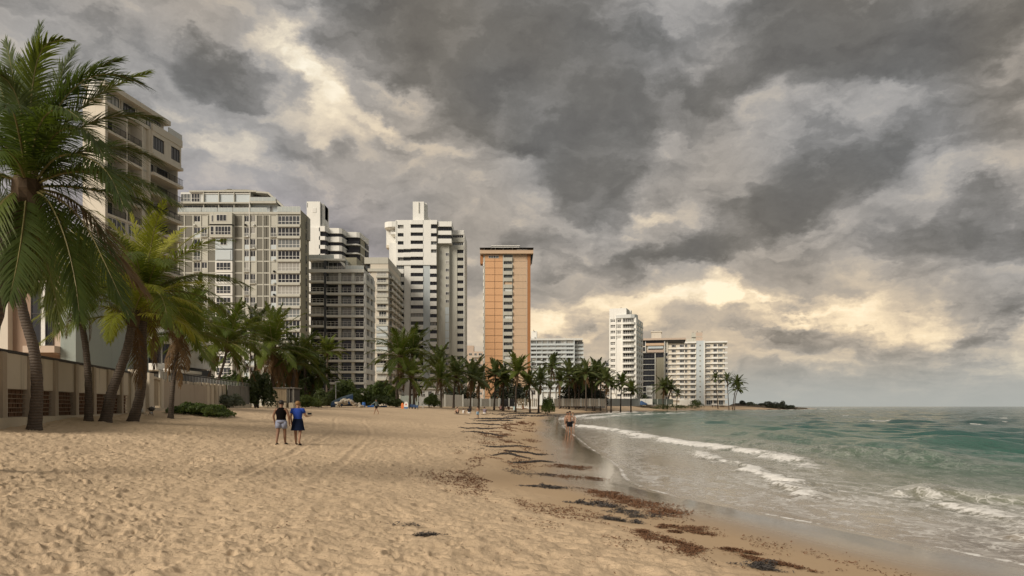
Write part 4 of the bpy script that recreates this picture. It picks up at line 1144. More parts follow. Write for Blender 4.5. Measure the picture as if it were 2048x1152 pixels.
# ------------------------------------------------------------------ A: beige balcony block (oblique), local x runs away along the facade
def beige_block():
    y0 = 102.; x0 = -55.9
    gz = ground(x0, 110) - .3
    a = math.atan2(.139, 1.)
    root = empty('apartment_building', (x0, y0, gz), 'tall beige apartment block with black railed balconies, behind the leaning palms on the left', 'building', rz=R(90) - a)
    # local: +x away from the camera along the beach facade, +y towards the left (inland), facade plane y = 0
    def bx(name, mat, xa, xb, ya, yb, za, zb, parent=None): return MB().box(xa, xb, ya, yb, za - gz, zb - gz).build(name, MT[mat], parent or root)
    cache = {}
    def wn(x, z, w, h, nx, y=.02, mg='glass', mf='railblack'):
        k = (w, h, nx, mg, mf)
        if k not in cache:
            m = MB(); f = .07
            m.box(0, f, -.08, 0, 0, h); m.box(w - f, w, -.08, 0, 0, h); m.box(f, w - f, -.08, 0, 0, f); m.box(f, w - f, -.08, 0, h - f, h)
            for i in range(1, nx): m.box(w * i / nx - f / 2, w * i / nx + f / 2, -.07, 0, f, h - f)
            cache[k] = (m.mesh('window', MT[mf]), MB().box(f / 2, w - f / 2, -.03, -.005, f / 2, h - f / 2).mesh('pane', MT[mg]))
        o = obj('window', cache[k][0], root, (x, y, z - gz)); obj('pane', cache[k][1], o)
    def rail(xa, xb, z, parent, y=-.0):
        m = MB(); z -= gz
        m.box(xa, xb, y - .03, y + .03, z + .95, z + 1.0); m.box(xa, xb, y - .02, y + .02, z + .12, z + .16)
        n = max(2, int((xb - xa) / .16))
        for i in range(n + 1):
            c = xa + (xb - xa - .03) * i / n; t = .05 if i % 8 == 0 else .022
            m.box(c, c + t, y - t / 2, y + t / 2, z + (.0 if i % 8 == 0 else .16), z + .95)
        m.build('railing', MT['railblack'], parent)
    H = 43.4
    bx('wall', 'beige', 0, 17.2, 1.9, 3.4, 0, H)
    bx('front_wall', 'beige', -.25, .2, 0, 3.4, 0, H + 1)
    # divider walls
    for xa, xb in ((.2, .25), (4.2, 4.5), (7.75, 8.05), (9.5, 9.8)): bx('divider', 'beige', xa, xb, 0, 1.9, 0, H)
    bx('pier', 'beige', 8.05, 9.5, .45, 1.9, 0, H)
    for k in range(13): bx('pier_joint', 'cream', 8.05, 9.5, .38, .46, 39.8 - 2.9 * k - .12, 39.8 - 2.9 * k + .12)
    levels = [39.8 - 2.9 * k for k in range(13)]
    for k, z in enumerate(levels):
        # bays one and two
        for xa, xb in ((.2, 4.2), (4.5, 7.75)):
            o = bx('balcony', 'beige', xa, xb, -.12, 1.9, z - .35, z)
            if k < 4 or k > 6 and k % 3: rail(xa + .05, xb - .05, z, o); wn(xa + .6, z + .05, xb - xa - 1.2, 2.25, 4, 1.88)
            elif k in (4,): rail(xa + .05, xb - .05, z, o); wn(xa + .6, z + .05, xb - xa - 1.2, 2.25, 4, 1.88)
            else:
                bx('enclosure_wall', 'beige', xa, xb, .05, .3, z, z + .8); wn(xa + .15, z + .8, xb - xa - .3, 1.7, 4, .1, mf='frame')
        # bay three, wider and projecting
        o = bx('balcony', 'beige', 9.8, 17.5, -.55, 1.9, z - .42, z + .02)
        if k == 0:
            bx('bay_wall', 'beige', 9.8, 17.3, -.3, 1.9, z, z + .7); bx('bay_wall', 'beige', 9.8, 17.3, -.3, 1.9, z + 2.75, z + 3.6)
            for xa, xb in ((9.8, 10.0), (12.8, 14.6), (17.0, 17.3)): bx('bay_pier', 'beige', xa, xb, -.28, 1.9, z + .7, z + 2.75)
            wn(10., z + .72, 2.8, 2.02, 4, -.1); wn(14.6, z + .72, 2.4, 2.02, 3, -.1)
        else:
            rail(9.9, 17.4, z + .02, o, -.48); wn(10.3, z + .05, 3., 2.2, 4, 1.88, mf='frame' if k % 2 else 'railblack'); wn(14.2, z + .05, 2.6, 2.2, 3, 1.88)
            if k in (3, 6): bx('enclosure_wall', 'beige', 13.9, 17.2, -.2, .1, z, z + .9)
        bx('side_wall', 'beige', 17.0, 17.3, .3, 1.9, z, z + 2.5)
    # top storeys: stepped roof line
    bx('roof_floor', 'beige', 0, 9.8, .1, 3.4, 43.2, 43.7)
    for xa, xb in ((.3, 4.1), (4.6, 7.7)): wn(xa + .3, 43.75, xb - xa - .6, 1.7, 4, .95); bx('top_wall', 'beige', xa - .1, xb + .1, 1.0, 2, 43.7, 45.9)
    bx('top_wall', 'beige', 8.05, 14.6, 1., 3.4, 43.4, 45.9); wn(10.2, 43.7, 3.4, 1.9, 5, .98)
    bx('roof_slab', 'beige', -.4, 14.8, -.1, 3.5, 45.7, 46.4)
    bx('terrace_parapet', 'beige', 9.8, 17.5, -.4, -.1, 43.2, 44.3); bx('terrace_screen', 'pale', 13.9, 17.5, -.32, -.2, 44.3, 45.2)
    bx('terrace_screen', 'pale', 17.3, 17.45, -.1, 3.4, 44.0, 45.2)
    # rounded stair turret over the near corner
    t = MB(); t.loft([((-.2, 1.5, 43.7 - gz), 1.0, 1.0), ((-.2, 1.5, 47.2 - gz), 1.0, 1.0)]); t.build('stair_turret', MT['white'], root)
beige_block()
# ------------------------------------------------------------------ beach wall with brick grilles
class Line:
    """a wall or fence seen obliquely: local x runs along it, local y points inland (left), the front is y = 0"""
    def __init__(s, p0, p1):
        s.p0, s.p1 = Vector(p0), Vector(p1)
        s.d = (s.p1 - s.p0).normalized(); s.L = (s.p1 - s.p0).length
        s.rz = math.atan2(s.d.y, s.d.x)
    def at(s, px):          # distance along the line where a photo column meets it
        q = (px - 1024) / F
        return (q * s.p0.y - s.p0.x) / (s.d.x - q * s.d.y)
    def Yat(s, t): return s.p0.y + s.d.y * t
MT['wallpanel'] = paint('beach_wall_render', (.58, .51, .40), .85, .10, .35, .0, .5)
MT['wallpost'] = paint('beach_wall_post', (.40, .33, .25), .85, .10, .2)
MT['brick'] = paint('brown_brick', (.155, .085, .048), .9, .25, .1, .0, 3.)
MT['mortar'] = paint('brick_shelf', (.27, .205, .145), .9, .15, .2)
MT['block'] = paint('old_render', (.52, .45, .335), .9, .14, .4)
def beach_wall():
    ln = Line((-17.3, 25.), (-21.3, 41.))
    root = empty('beach_wall', (ln.p0.x, ln.p0.y, 0), 'beige beach wall with brown brick grilles along its foot, behind the foreground palms', 'wall', rz=ln.rz)
    bays = [ln.at(c) for c in (-58, 2, 56, 107, 149, 185, 214, 240.5, 257)]
    def bx(name, mat, xa, xb, ya, yb, za, zb, kind=None, parent=None):
        o = MB().box(xa, xb, ya, yb, za, zb).build(name, MT[mat], parent or root)
        if kind: o['kind'] = kind
        return o
    bx('core_wall', 'wallpost', bays[0], bays[-1], .32, .5, -.2, 3.3)
    bx('plinth', 'block', bays[0] - .3, bays[-1] + .3, -.22, .31, -.3, 1.12)
    bx('coping', 'roofdark', bays[0] - .2, bays[-1] + .2, -.06, .5, 3.36, 3.46)
    rng = random.Random(8)
    for i in range(len(bays) - 1):
        a, b = bays[i], bays[i + 1]
        bx('post', 'wallpost', a - .17, a + .17, -.12, .33, 1.12, 3.36)
        bx('post_edge', 'wallpanel', a + .17, a + .27, -.10, .3, 1.12, 3.36)
        pnl = bx('panel', 'wallpanel', a + .275, b - .175, -.02 - rng.random() * .02, .3, 2.12, 3.355)
        for k in range(7): bx('brick_shelf', 'mortar', a + .275, b - .175, .02, .3, 1.12 + k * .162, 1.145 + k * .162)
        m = MB()
        n = int((b - a - .5) / .105)
        for k in range(6):
            for j in range(n):
                x = a + .29 + (b - a - .5) * j / n
                dy = rng.uniform(0, .05)
                m.box(x, x + .085, .07 + dy, .25 + dy, 1.147 + k * .162, 1.28 + k * .162 + rng.uniform(-.01, .0))
        g = m.build('brick_grille', MT['brick'], root); g['kind'] = 'stuff'
    # end pillars
    for c0, c1, zt, y in ((258.5, 266, 3.42, .1), (267, 276, 3.62, -.2), (288, 297.5, 3.55, -.1)):
        a, b = ln.at(c0), ln.at(c1)
        bx('pillar', 'wallpanel', a, b, y - .2, y + .5, .6, zt)
    a, b = ln.at(276), ln.at(288); bx('panel', 'wallpost', a, b, .15, .4, .6, 3.2)
beach_wall()

def panel_fence():
    pts = [(298.5, 45.5), (335, 55), (455, 74), (500, 82)]
    P = [Vector((PX(x, Y), Y)) for x, Y in pts]
    root = empty('beach_fence', (P[0].x, P[0].y, 0), 'long weathered fence of pale concrete boards with a wire rail on top', 'fence')
    l0 = Line(P[0], P[1]); 
    def part(name, mat, a, b, w, z0, z1, off=0., parent=None):
        """box between two plan points"""
        a, b = Vector(a), Vector(b); d = (b - a).normalized(); n = Vector((d.y, -d.x))
        q = [a + n * off, b + n * off, b + n * (off - w), a + n * (off - w)]
        return MB().prism([(p.x - P[0].x, p.y - P[0].y) for p in q][::-1], z0, z1).build(name, MT[mat], parent or root)
    def lerp(px):
        for (x0, Y0), (x1, Y1), A, B in zip(pts[:-1], pts[1:], P[:-1], P[1:]):
            if px <= x1 or x1 == 500:
                q = (px - 1024) / F; d = B - A
                t = (q * A.y - A.x) / (d.x - q * d.y)
                return A + d * t
    zb = lambda px: 1.35 + (px - 300) / 200 * .55
    zt = lambda px: 3.45 + (px - 300) / 200 * .33
    # gate bay beside the pillar
    part('gate_panel', 'wood', lerp(301), lerp(317.5), .1, 1.55, 3.25); part('gate_post', 'block', lerp(317.8), lerp(321), .35, .8, 3.45, .1)
    part('gate_lintel', 'block', lerp(299), lerp(320), .3, 3.28, 3.42, .08)
    rng = random.Random(6)
    edges = list(np.linspace(323, 454, 17))
    part('back_board', 'wallpost', lerp(321), lerp(456), .08, 1.2, 3.3, -.25)
    for a, b in zip(edges[:-1], edges[1:]):
        w = (b - a)
        part('board', 'block' if rng.random() < .7 else 'wallpanel', lerp(a + .6), lerp(a + w * .66), .12, zb(a), zt(a) - rng.uniform(0, .06), rng.uniform(0, .05))
        part('board', 'wood', lerp(a + w * .7), lerp(b + .3), .1, zb(a), zt(a) - .08, -.1)
    for a in np.arange(456, 499, 3.1):
        part('plank', 'greyplank', lerp(a), lerp(a + 2.8), .06, 1.75, zt(a) - .05 + rng.uniform(-.05, .03), rng.uniform(-.02, .02))
    part('plinth', 'block', lerp(299), lerp(420), .5, .4, 1.42, .16); part('plinth', 'block', lerp(420), lerp(500), .5, .6, 1.75, .16)
    rail = part('top_rail', 'rail2', lerp(321), lerp(500), .04, 4.02, 4.06, -.1)
    m = MB()
    for a in np.linspace(321, 500, 60):
        p = lerp(a) - P[0]; m.box(p.x - .02, p.x + .02, p.y - .02, p.y + .02, zt(a) - .1, 4.02)
    o = m.build('rail_post', MT['rail2'], root); o['kind'] = 'stuff'
MT['greyplank'] = paint('grey_plank', (.20, .19, .165), .85, .15, .3)
MT['rail2'] = plain('dull_metal_rail', (.26, .26, .25), .5)
panel_fence()

# ------------------------------------------------------------------ wooden shed on stone blocks
def shed():
    Y = 96.
    x0, x1 = PX(541, Y), PX(588, Y)
    root = empty('wooden_shed', ((x0 + x1) / 2, Y, 0), 'small plank shed on stone blocks beyond the fence, under the brown skirted palm', 'shed')
    cx = (x0 + x1) / 2
    zb, ztop = PZ(803, Y), PZ(776.5, Y)
    MB().box(x0 - cx + .1, x1 - cx - .1, .12, 3, zb - .2, ztop - .05).build('wall', MT['roofdark'], root)
    MB().box(x0 - cx - .2, x1 - cx + .15, -.2, 3.2, ztop - .03, ztop + .10).build('roof', MT['greyplank'], root)
    rng = random.Random(1)
    n = 7
    for i in range(n):
        a, b = PX(541 + i * 4.6, Y) - cx, PX(541 + i * 4.6 + 4.3, Y) - cx
        MB().box(a, b, rng.uniform(-.03, .0), .11, zb + rng.uniform(0, .05), ztop - .04).build('plank', MT['wood'], root)
    for c0, c1 in ((573.5, 575), (577.5, 579.2), (585, 588)): MB().box(PX(c0, Y) - cx, PX(c1, Y) - cx, -.02, .11, zb - .6, ztop - .04).build('post', MT['greyplank'], root)
    for i, (c0, c1) in enumerate(((529, 538), (539, 547), (548, 557), (558, 566), (567, 575), (580, 589))):
        MB().box(PX(c0, Y) - cx, PX(c1, Y) - cx, -.5 - rng.random() * .3, .6, .6, zb - .05 - rng.random() * .25).build('stone_block', MT['block'], root)
shed()

# ------------------------------------------------------------------ houses right behind the wall
def stucco_house():
    b = Bld('house', 'brown and grey-green stucco house rising right behind the beach wall', 47, -60, 160, 9, base=.6)
    b.box('wall', 'beige', -80, 470, 21, None, -8, .25)
    b.box('wall', 'brownwall', 21, 480, 127, None, -8, -.2)
    b.box('corner_pier', 'teal', 127.6, 470, 158, None, -9, .35)
    b.box('window_bay', 'pinkish', 66, 560, 127, 694, -.2, .25)
    b.win(68, 566, 88, 692, 1, 2, .26, mf='roofdark', mg='glass', fr=.05); b.win(97, 566, 112, 692, 1, 2, .26, mf='roofdark', mg='glass', fr=.05)
    b.box('curtain_wall', 'frame', 88.5, 566, 96.5, 692, .25, .33)
    b.box('sill', 'pinkish', 65, 694, 127.2, 707, -.2, .95)
    b.box('sill_shelf', 'brownwall', 72, 707, 127, 711, -.2, .5)
    b.box('roof_slab', 'concrete', -85, 466, 160, 471, -9, .6)
stucco_house()
def white_house():
    b = Bld('house', 'low white modern house with flat roof slabs and railings behind the leaning palms', 72, 160, 345, 12, base=1.0)
    b.box('wall', 'pale', 160, 655, 262, None, -12, -.2)
    b.box('roof_slab', 'white', 158, 646, 270, 655, -12, .8)
    b.win(166, 664, 183, 720, 2, 1, -.1, mf='roofdark'); b.win(188, 664, 215, 720, 3, 1, -.1, mf='frame', mg='paleglass'); b.win(222, 664, 258, 720, 3, 1, -.1, mf='roofdark')
    o = b.box('balcony', 'white', 186, 722, 272, 731, -4, 1.6); b.railing(187, 271, 700, 722, 1.5, o, mat='railblack', posts=12, bars=3, t=.03)
    b.box('lower_wall', 'darkpier', 190, 731, 330, None, -11, -1.5)
    b.box('wing_wall', 'white', 262, 676, 322, 728, -12, -2.4)
    for x in (266, 284, 303): b.win(x, 684, x + 15, 724, 2, 1, -2.3, mf='roofdark', mg='darkglass')
    b.box('roof_slab', 'white', 255, 668, 330, 677, -12, -.8)
    b.box('balcony', 'white', 284, 728, 326, 741, -3, 1.4)
    b.win(286, 745, 312, 770, 3, 1, -1.4, mf='roofdark', mg='paleglass')
    b.box('canopy_slab', 'white', 336, 738, 352, 744, -6, 1.); b.box('pier', 'concrete', 326, 741, 329, None, -3, .9)
white_house()

# ------------------------------------------------------------------ far fences along the head of the beach
def far_fence(name, label, Y, x0, x1, ytop, mat, pitch, board=.8, back=None, zoff=0., ybot=811):
    cx = PX((x0 + x1) / 2, Y)
    root = empty(name, (cx, Y, 0), label, 'fence')
    za, zb = PZ(ytop, Y), PZ(ybot, Y) - .3
    m = MB(); rng = random.Random(int(x0))
    step = pitch * Y / F
    x = PX(x0, Y) - cx; xe = PX(x1, Y) - cx
    while x < xe:
        m.box(x, x + step * board, rng.uniform(0, .04), .12, zb, za + rng.uniform(-.12, .04)); x += step
    o = m.build('paling', MT[mat], root); o['kind'] = 'stuff'
    MB().box(PX(x0, Y) - cx, xe, .13, .2, za - .5, za - .38).build('rail', MT['rail2'], root)
    if back: MB().box(PX(x0, Y) - cx, xe, .22, .3, zb, za - .1).build('backing', MT[back], root)
    for k in range(int((x1 - x0) / 18) + 1):
        c = PX(x0 + 18 * k, Y) - cx; MB().box(c - .1, c + .1, -.08, .12, zb, za + .15).build('post', MT['concrete'], root)
far_fence('boundary_wall', 'pale corrugated wall behind the palms, right of the blue boat', 185, 800, 834, 791, 'teal', 2.6, .92, 'teal')
far_fence('boundary_wall', 'pale grey wall with a sloping end below the tall white tower', 195, 872, 926, 789.5, 'greyplank', 6, .97, 'teal')
far_fence('wooden_fence', 'grey wooden fence behind the seated beach goers', 200, 926, 1000, 797, 'greyplank', 2.4, .85, 'concrete')
far_fence('mesh_fence', 'dark mesh fence at the foot of the orange tower', 202, 1000, 1029, 797.5, 'railblack', 1.4, .6, 'greyplank')
far_fence('picket_fence', 'yellowish picket fence right of the dark mesh fence', 202, 1032, 1078, 797, 'wood', 3.6, .5, None)
far_fence('picket_fence', 'pale picket fence in front of the dark palm cluster', 290, 1108, 1212, 797, 'greyplank', 3.4, .6, 'wallpost')  # shadow on the palings is put into their darker grey
far_fence('garden_fence', 'light wire fence beneath the white corner tower', 320, 1213, 1280, 797, 'pale', 3.0, .4, 'concrete')
far_fence('mesh_fence', 'green mesh fence in front of the brown block', 400, 1297, 1346, 798, 'greenmesh', 1.6, .9, None, ybot=808) if MT.setdefault('greenmesh', plain('green_mesh', (.10, .12, .10), .8)) else 0
far_fence('garden_wall', 'white wall behind the blue parasol', 398, 1273, 1297, 797.5, 'white', 8, 1., None, ybot=808)
# covered terrace seen between the trunks below the orange tower
def terrace():
    b = Bld('beach_pavilion', 'low white pavilion with a dark roof among the palm trunks of the cluster', 330, 1140, 1214, 8)
    b.box('wall', 'white', 1142, 786, 1212, None, -8, -3)
    b.box('roof', 'roofdark', 1138, 782, 1215, 786, -8, 1)
    for x in range(1142, 1214, 10): b.box('column', 'white', x, 786, x + 1.6, None, -.4, .2)
    for x in range(1146, 1208, 10): b.win(x, 789, x + 4, 798, 1, 1, -2.9, mg='darkglass', fr=.15)
terrace()
b = Bld('house', 'low white house with a terrace at the foot of the orange tower', 240, 1000, 1075, 8)
b.box('wall', 'white', 1000, 776, 1075, None, -8, 0); b.box('roof_slab', 'pale', 998, 774, 1077, 776.4, -8, .8)
for x in (1004, 1014, 1024, 1040, 1052, 1064): b.win(x, 780, x + 7, 790, 2, 1, .0, mg='darkglass', fr=.1)
b.railing(1000, 1034, 785, 797, 1.0, b.root, mat='railblack', posts=12, bars=2, t=.07)
b = Bld('house', 'low white house hidden behind the hedge and the twin palms', 215, 838, 930, 8)
b.box('wall', 'pale', 838, 778, 930, None, -8, 0); b.box('roof_slab', 'cream', 836, 775.5, 932, 778.4, -8, .8)
for x in (842, 856, 870, 886, 902, 916): b.win(x, 782, x + 8, 794, 2, 1, .0, mg='glass', fr=.1)
# ------------------------------------------------------------------ foliage materials
def leafmat(name, c0, c1, trans=.38, rough=.52, tip=None):
    m, t, p = new_mat(name)
    inf = t.new('ShaderNodeObjectInfo').outputs['Random']
    pos = t.new('ShaderNodeNewGeometry').outputs['Position']
    n, _ = t.noise(pos, 2.5, 3, .6)
    k = t.m('ADD', t.m('MULTIPLY', inf, .6), t.m('MULTIPLY', n, .5), clamp=True)
    col = t.mix(k, c0, c1)
    if tip:      # leaflet ends dry out
        at = t.new('ShaderNodeAttribute', attribute_name='along').outputs['Fac']
        col = t.mix(t.m('MULTIPLY', t.ss(at, .55, 1.), .6), col, tip)
    t.put(p.inputs['Base Color'], col)
    p.inputs['Roughness'].default_value = rough
    p.inputs['Specular IOR Level'].default_value = .35
    tr = t.new('ShaderNodeBsdfTranslucent'); t.put(tr.inputs[0], t.mix(1., col, (1.5, 1.45, .7), 'MULTIPLY'))
    mx = t.new('ShaderNodeMixShader'); mx.inputs[0].default_value = trans
    t.l.new(p.outputs[0], mx.inputs[1]); t.l.new(tr.outputs[0], mx.inputs[2])
    t.l.new(mx.outputs[0], t.n['Material Output'].inputs['Surface'])
    return m
LEAF = {'dark': leafmat('palm_leaf_dark', (.034, .062, .014), (.086, .115, .026)), 'mid': leafmat('palm_leaf', (.055, .092, .016), (.135, .165, .028)),
        'gold': leafmat('palm_leaf_yellow', (.15, .195, .022), (.32, .315, .045)), 'dead': leafmat('palm_leaf_dead', (.11, .065, .030), (.20, .125, .06), .15, .8),  # gold: young yellow fronds, with sunlit brightness put into the colour
        'far': leafmat('palm_leaf_far', (.050, .075, .026), (.11, .135, .042), .3)}
RACH = plain('palm_rib', (.20, .17, .06), .55)
RDEAD = plain('palm_rib_dead', (.15, .095, .05), .8)
def bark():
    m, t, p = new_mat('palm_trunk_bark')
    pos = t.new('ShaderNodeNewGeometry').outputs['Position']
    w = t.new('ShaderNodeTexWave', wave_type='BANDS', bands_direction='Z'); t.put(w.inputs['Vector'], pos)
    for k, v in (('Scale', 3.2), ('Distortion', 2.5), ('Detail', 3.), ('Detail Scale', 1.5)): w.inputs[k].default_value = v
    n, _ = t.noise(pos, 5., 5, .65)
    col = t.mix(n, (.050, .038, .029), (.145, .112, .084))
    col = t.mix(t.m('MULTIPLY', t.ss(w.outputs['Fac'], .3, .05), .55), col, (.045, .034, .026))
    t.put(p.inputs['Base Color'], col); p.inputs['Roughness'].default_value = .9
    bm = t.new('ShaderNodeBump'); bm.inputs['Strength'].default_value = .6; bm.inputs['Distance'].default_value = .03
    t.put(bm.inputs['Height'], t.m('ADD', w.outputs['Fac'], n)); t.l.new(bm.outputs[0], p.inputs['Normal'])
    return m
BARK = bark()
FIBRE = plain('palm_fibre', (.075, .048, .026), .9, 0, .25, 30)
NUT = plain('coconut_husk', (.17, .14, .04), .6)

def frond_mesh(name, pts, nl, ll, lw, droop, leaf, rib, seed, ref=(0, 0, 1), rr=.022, start=.10, wind=(0, 0, 0), segs=3, miss=.04):
    """feather leaf: a tapering rib along pts with two rows of narrow hanging leaflets"""
    rng = np.random.RandomState(seed)
    P = np.array([list(p) for p in pts], float)
    seg = np.linalg.norm(np.diff(P, axis=0), axis=1); L = np.concatenate([[0], np.cumsum(seg)])
    def at(t): return np.stack([np.interp(t * L[-1], L, P[:, k]) for k in range(3)], -1)
    T = np.linspace(0, 1, 15)
    C = at(T); Tg = np.gradient(C, axis=0); Tg /= np.linalg.norm(Tg, axis=1)[:, None]
    verts, faces, mi, al = [], [], [], []
    ref = np.array(ref, float)
    for k in range(15):
        s = np.cross(Tg[k], ref); s /= max(np.linalg.norm(s), 1e-6); n = np.cross(s, Tg[k])
        r = rr * (1 - .85 * T[k]) * (1.8 if k == 0 else 1)
        for j in range(4):
            a = math.pi / 2 * j; verts.append(C[k] + (s * math.cos(a) + n * math.sin(a)) * r); al.append(0)
    for k in range(14):
        for j in range(4): a, b = k * 4 + j, k * 4 + (j + 1) % 4; faces.append((a, b, b + 4, a + 4)); mi.append(1)
    for i in range(nl):
        for sg in (-1, 1):
            if rng.rand() < miss: continue
            t = start + (1 - start) * (i + rng.uniform(.1, .9)) / nl
            p = at(np.array([t]))[0]
            tg = np.array([np.interp(t, T, Tg[:, k]) for k in range(3)]); tg /= np.linalg.norm(tg)
            s = np.cross(tg, ref); s /= max(np.linalg.norm(s), 1e-6); n = np.cross(s, tg)
            u = (t - start) / (1 - start)
            ln = ll * (min(1., .45 + u / .28) if u < .2 else 1.) * (1 - .72 * max(0, (u - .5) / .5) ** 1.4) * rng.uniform(.85, 1.12)
            ang = R(28 + 42 * u + rng.uniform(-6, 6))
            d = s * sg * math.cos(ang) + tg * math.sin(ang) + n * rng.uniform(.0, .28)
            d /= np.linalg.norm(d)
            w = lw * rng.uniform(.8, 1.15)
            wd = np.cross(d, n); wd /= max(np.linalg.norm(wd), 1e-6)
            dr = droop * rng.uniform(.75, 1.3)
            i0 = len(verts)
            for q in range(segs + 1):
                f = q / segs
                c = p + d * ln * f * (1 - .18 * dr * f * f) + np.array([0, 0, -1.]) * dr * ln * .62 * f ** 1.8 + np.array(wind) * ln * f * f
                if q == segs: verts.append(c); al.append(1.)
                else:
                    k = (.7, 1., .72, .5)[q]
                    verts += [c - wd * w * .5 * k, c + wd * w * .5 * k]; al += [f, f]
            for q in range(segs - 1): a = i0 + 2 * q; faces.append((a, a + 1, a + 3, a + 2)); mi.append(0)
            a = i0 + 2 * (segs - 1); faces.append((a, a + 1, a + 2)); mi.append(0)
    me = mesh_np(name, verts, faces)
    me.materials.append(leaf); me.materials.append(rib)
    me.polygons.foreach_set('material_index', np.array(mi, np.int32))
    add_attr(me, 'along', al)
    return me
def arc(el0, length, bend, sway, n=9, power=1.25):
    """rib leaving at elevation el0 in the xz plane and bending over"""
    p = Vector((0, 0, 0)); out = [p.copy()]
    for k in range(n):
        f = (k + .5) / n
        e = R(max(-88, el0 - bend * f ** power)); s = R(sway * f)
        p = p + Vector((math.cos(e) * math.cos(s), math.cos(e) * math.sin(s), math.sin(e))) * (length / n)
        out.append(p.copy())
    return out
LOD = {'near': (72, .72, .034, 4), 'mid': (50, .74, .058, 3), 'far': (32, .80, .125, 2)}
ELS = [(86, 26), (72, 44), (56, 60), (40, 70), (22, 70), (4, 60), (-20, 46), (-48, 30)]
_fr = {}
def frond_lib(lod, tone, k, v):
    key = (lod, tone, k, v)
    if key not in _fr:
        nl, ll, lw, sg = LOD[lod]
        el, bend = ELS[k]
        rng = random.Random({'near': 100, 'mid': 300, 'far': 500}[lod] + k * 11 + v)
        pts = arc(el, 3.3, bend + rng.uniform(-10, 14), rng.uniform(-22, 22))
        _fr[key] = frond_mesh('dead_frond' if tone == 'dead' else 'frond', pts, nl, ll * (.8 if tone == 'dead' else 1), lw, (.4 if k < 2 else .6) + (.35 if tone == 'dead' else 0), LEAF[tone],
                              RDEAD if tone == 'dead' else RACH, 10 * k + v, rr=.024 if lod == 'near' else .03, segs=sg, miss=.35 if tone == 'dead' else .05)
    return _fr[key]
def trunk(root, pts, r0, r1, n=10):
    """pts are world positions base to crown; a ringed, slightly swollen foot"""
    P = smooth_poly([tuple(p) for p in pts], 7)
    m = MB(); N = len(P)
    rad = []
    for k in range(N):
        f = k / (N - 1)
        rad.append((r0 + (r1 - r0) * f) * (1 + .45 * math.exp(-f * 14)) * (1 + (.05 if k % 2 else -.03)))
    m.tube([Vector(p) - root.location for p in P], rad, n)
    return m.build('trunk', BARK, root, smooth=True)
PALM_G = 'coconut palms along the beach'
def palm(label, px, Y=None, w=20, cr=80, n=18, lod='mid', tone='mid', dead=3, seed=0, up=1.0, gold=0, nuts=0, group=PALM_G, low=0):
    """px: trunk polyline in photo pixels, foot first, at distance Y (or where the foot meets the sand); w: trunk width px; cr: crown reach px"""
    rng = random.Random(seed * 13 + 5)
    if Y is None:
        g = at_ground(*px[0]); Y = g.y
    foot = Vector((PX(px[0][0], Y), Y, 0)); foot.z = ground(foot.x, foot.y) - .12
    pts = [foot]
    lean = rng.uniform(-.6, .6) if lod != 'far' else 0
    for i, (a, b) in enumerate(px[1:]):
        Yk = Y + lean * (i + 1) / (len(px) - 1)
        pts.append(Vector((PX(a, Yk), Yk, PZ(b, Yk))))
    root = empty('palm_tree', foot, label, 'palm tree', group)
    rt = w * Y / F / 2 * (.86 if lod == 'near' else .8)
    trunk(root, pts, rt * 1.12, rt * .78, 12 if lod == 'near' else 8 if lod == 'mid' else 6)
    c = pts[-1] - root.location
    s = cr * Y / F / {'near': 2.55, 'mid': 2.4, 'far': 2.15}[lod]
    MB().ball((c.x, c.y, c.z - .05 * s), .17 * s + rt * .4, .17 * s + rt * .4, .38 * s, 8, 6, .12, rng).build('crown_fibre', FIBRE, root)
    az0 = rng.uniform(0, 360)
    n = int(n * (1.65 if lod == 'far' else 1.45))
    for i in range(n):
        f = i / max(1, n - 1)
        k = min(7, int((f ** .9) * (5.6 + low) + rng.uniform(-.3, .6))); k = max(0, k)
        tn = 'gold' if i < gold else tone
        o = obj('frond', frond_lib(lod, tn, k, rng.randint(0, 2)), root, (c.x, c.y, c.z))
        o.rotation_euler = (rng.uniform(-.08, .08), rng.uniform(-.08, .08), R(az0 + i * 137.5 + rng.uniform(-12, 12)))
        sc_ = s * rng.uniform(.86, 1.1) * (.8 if k == 0 else 1)
        o.scale = (sc_, sc_, sc_)
    for i in range(dead):
        o = obj('dead_frond', frond_lib(lod, 'dead', 7 if i % 2 else 6, rng.randint(0, 1)), root, (c.x, c.y, c.z - .1 * s))
        o.rotation_euler = (0, R(rng.uniform(8, 26)), R(rng.uniform(0, 360))); k = s * rng.uniform(.6, .85); o.scale = (k, k, k)
        o['label'] = 'brown dead frond hanging down'
    for i in range(nuts):
        a = rng.uniform(0, 6.28)
        MB().ball((c.x + .24 * s * math.cos(a), c.y + .24 * s * math.sin(a), c.z - .22 * s + rng.uniform(-.08, .05)), .1, .1, .13, 8, 6).build('coconut', NUT, root, smooth=True)
    return root

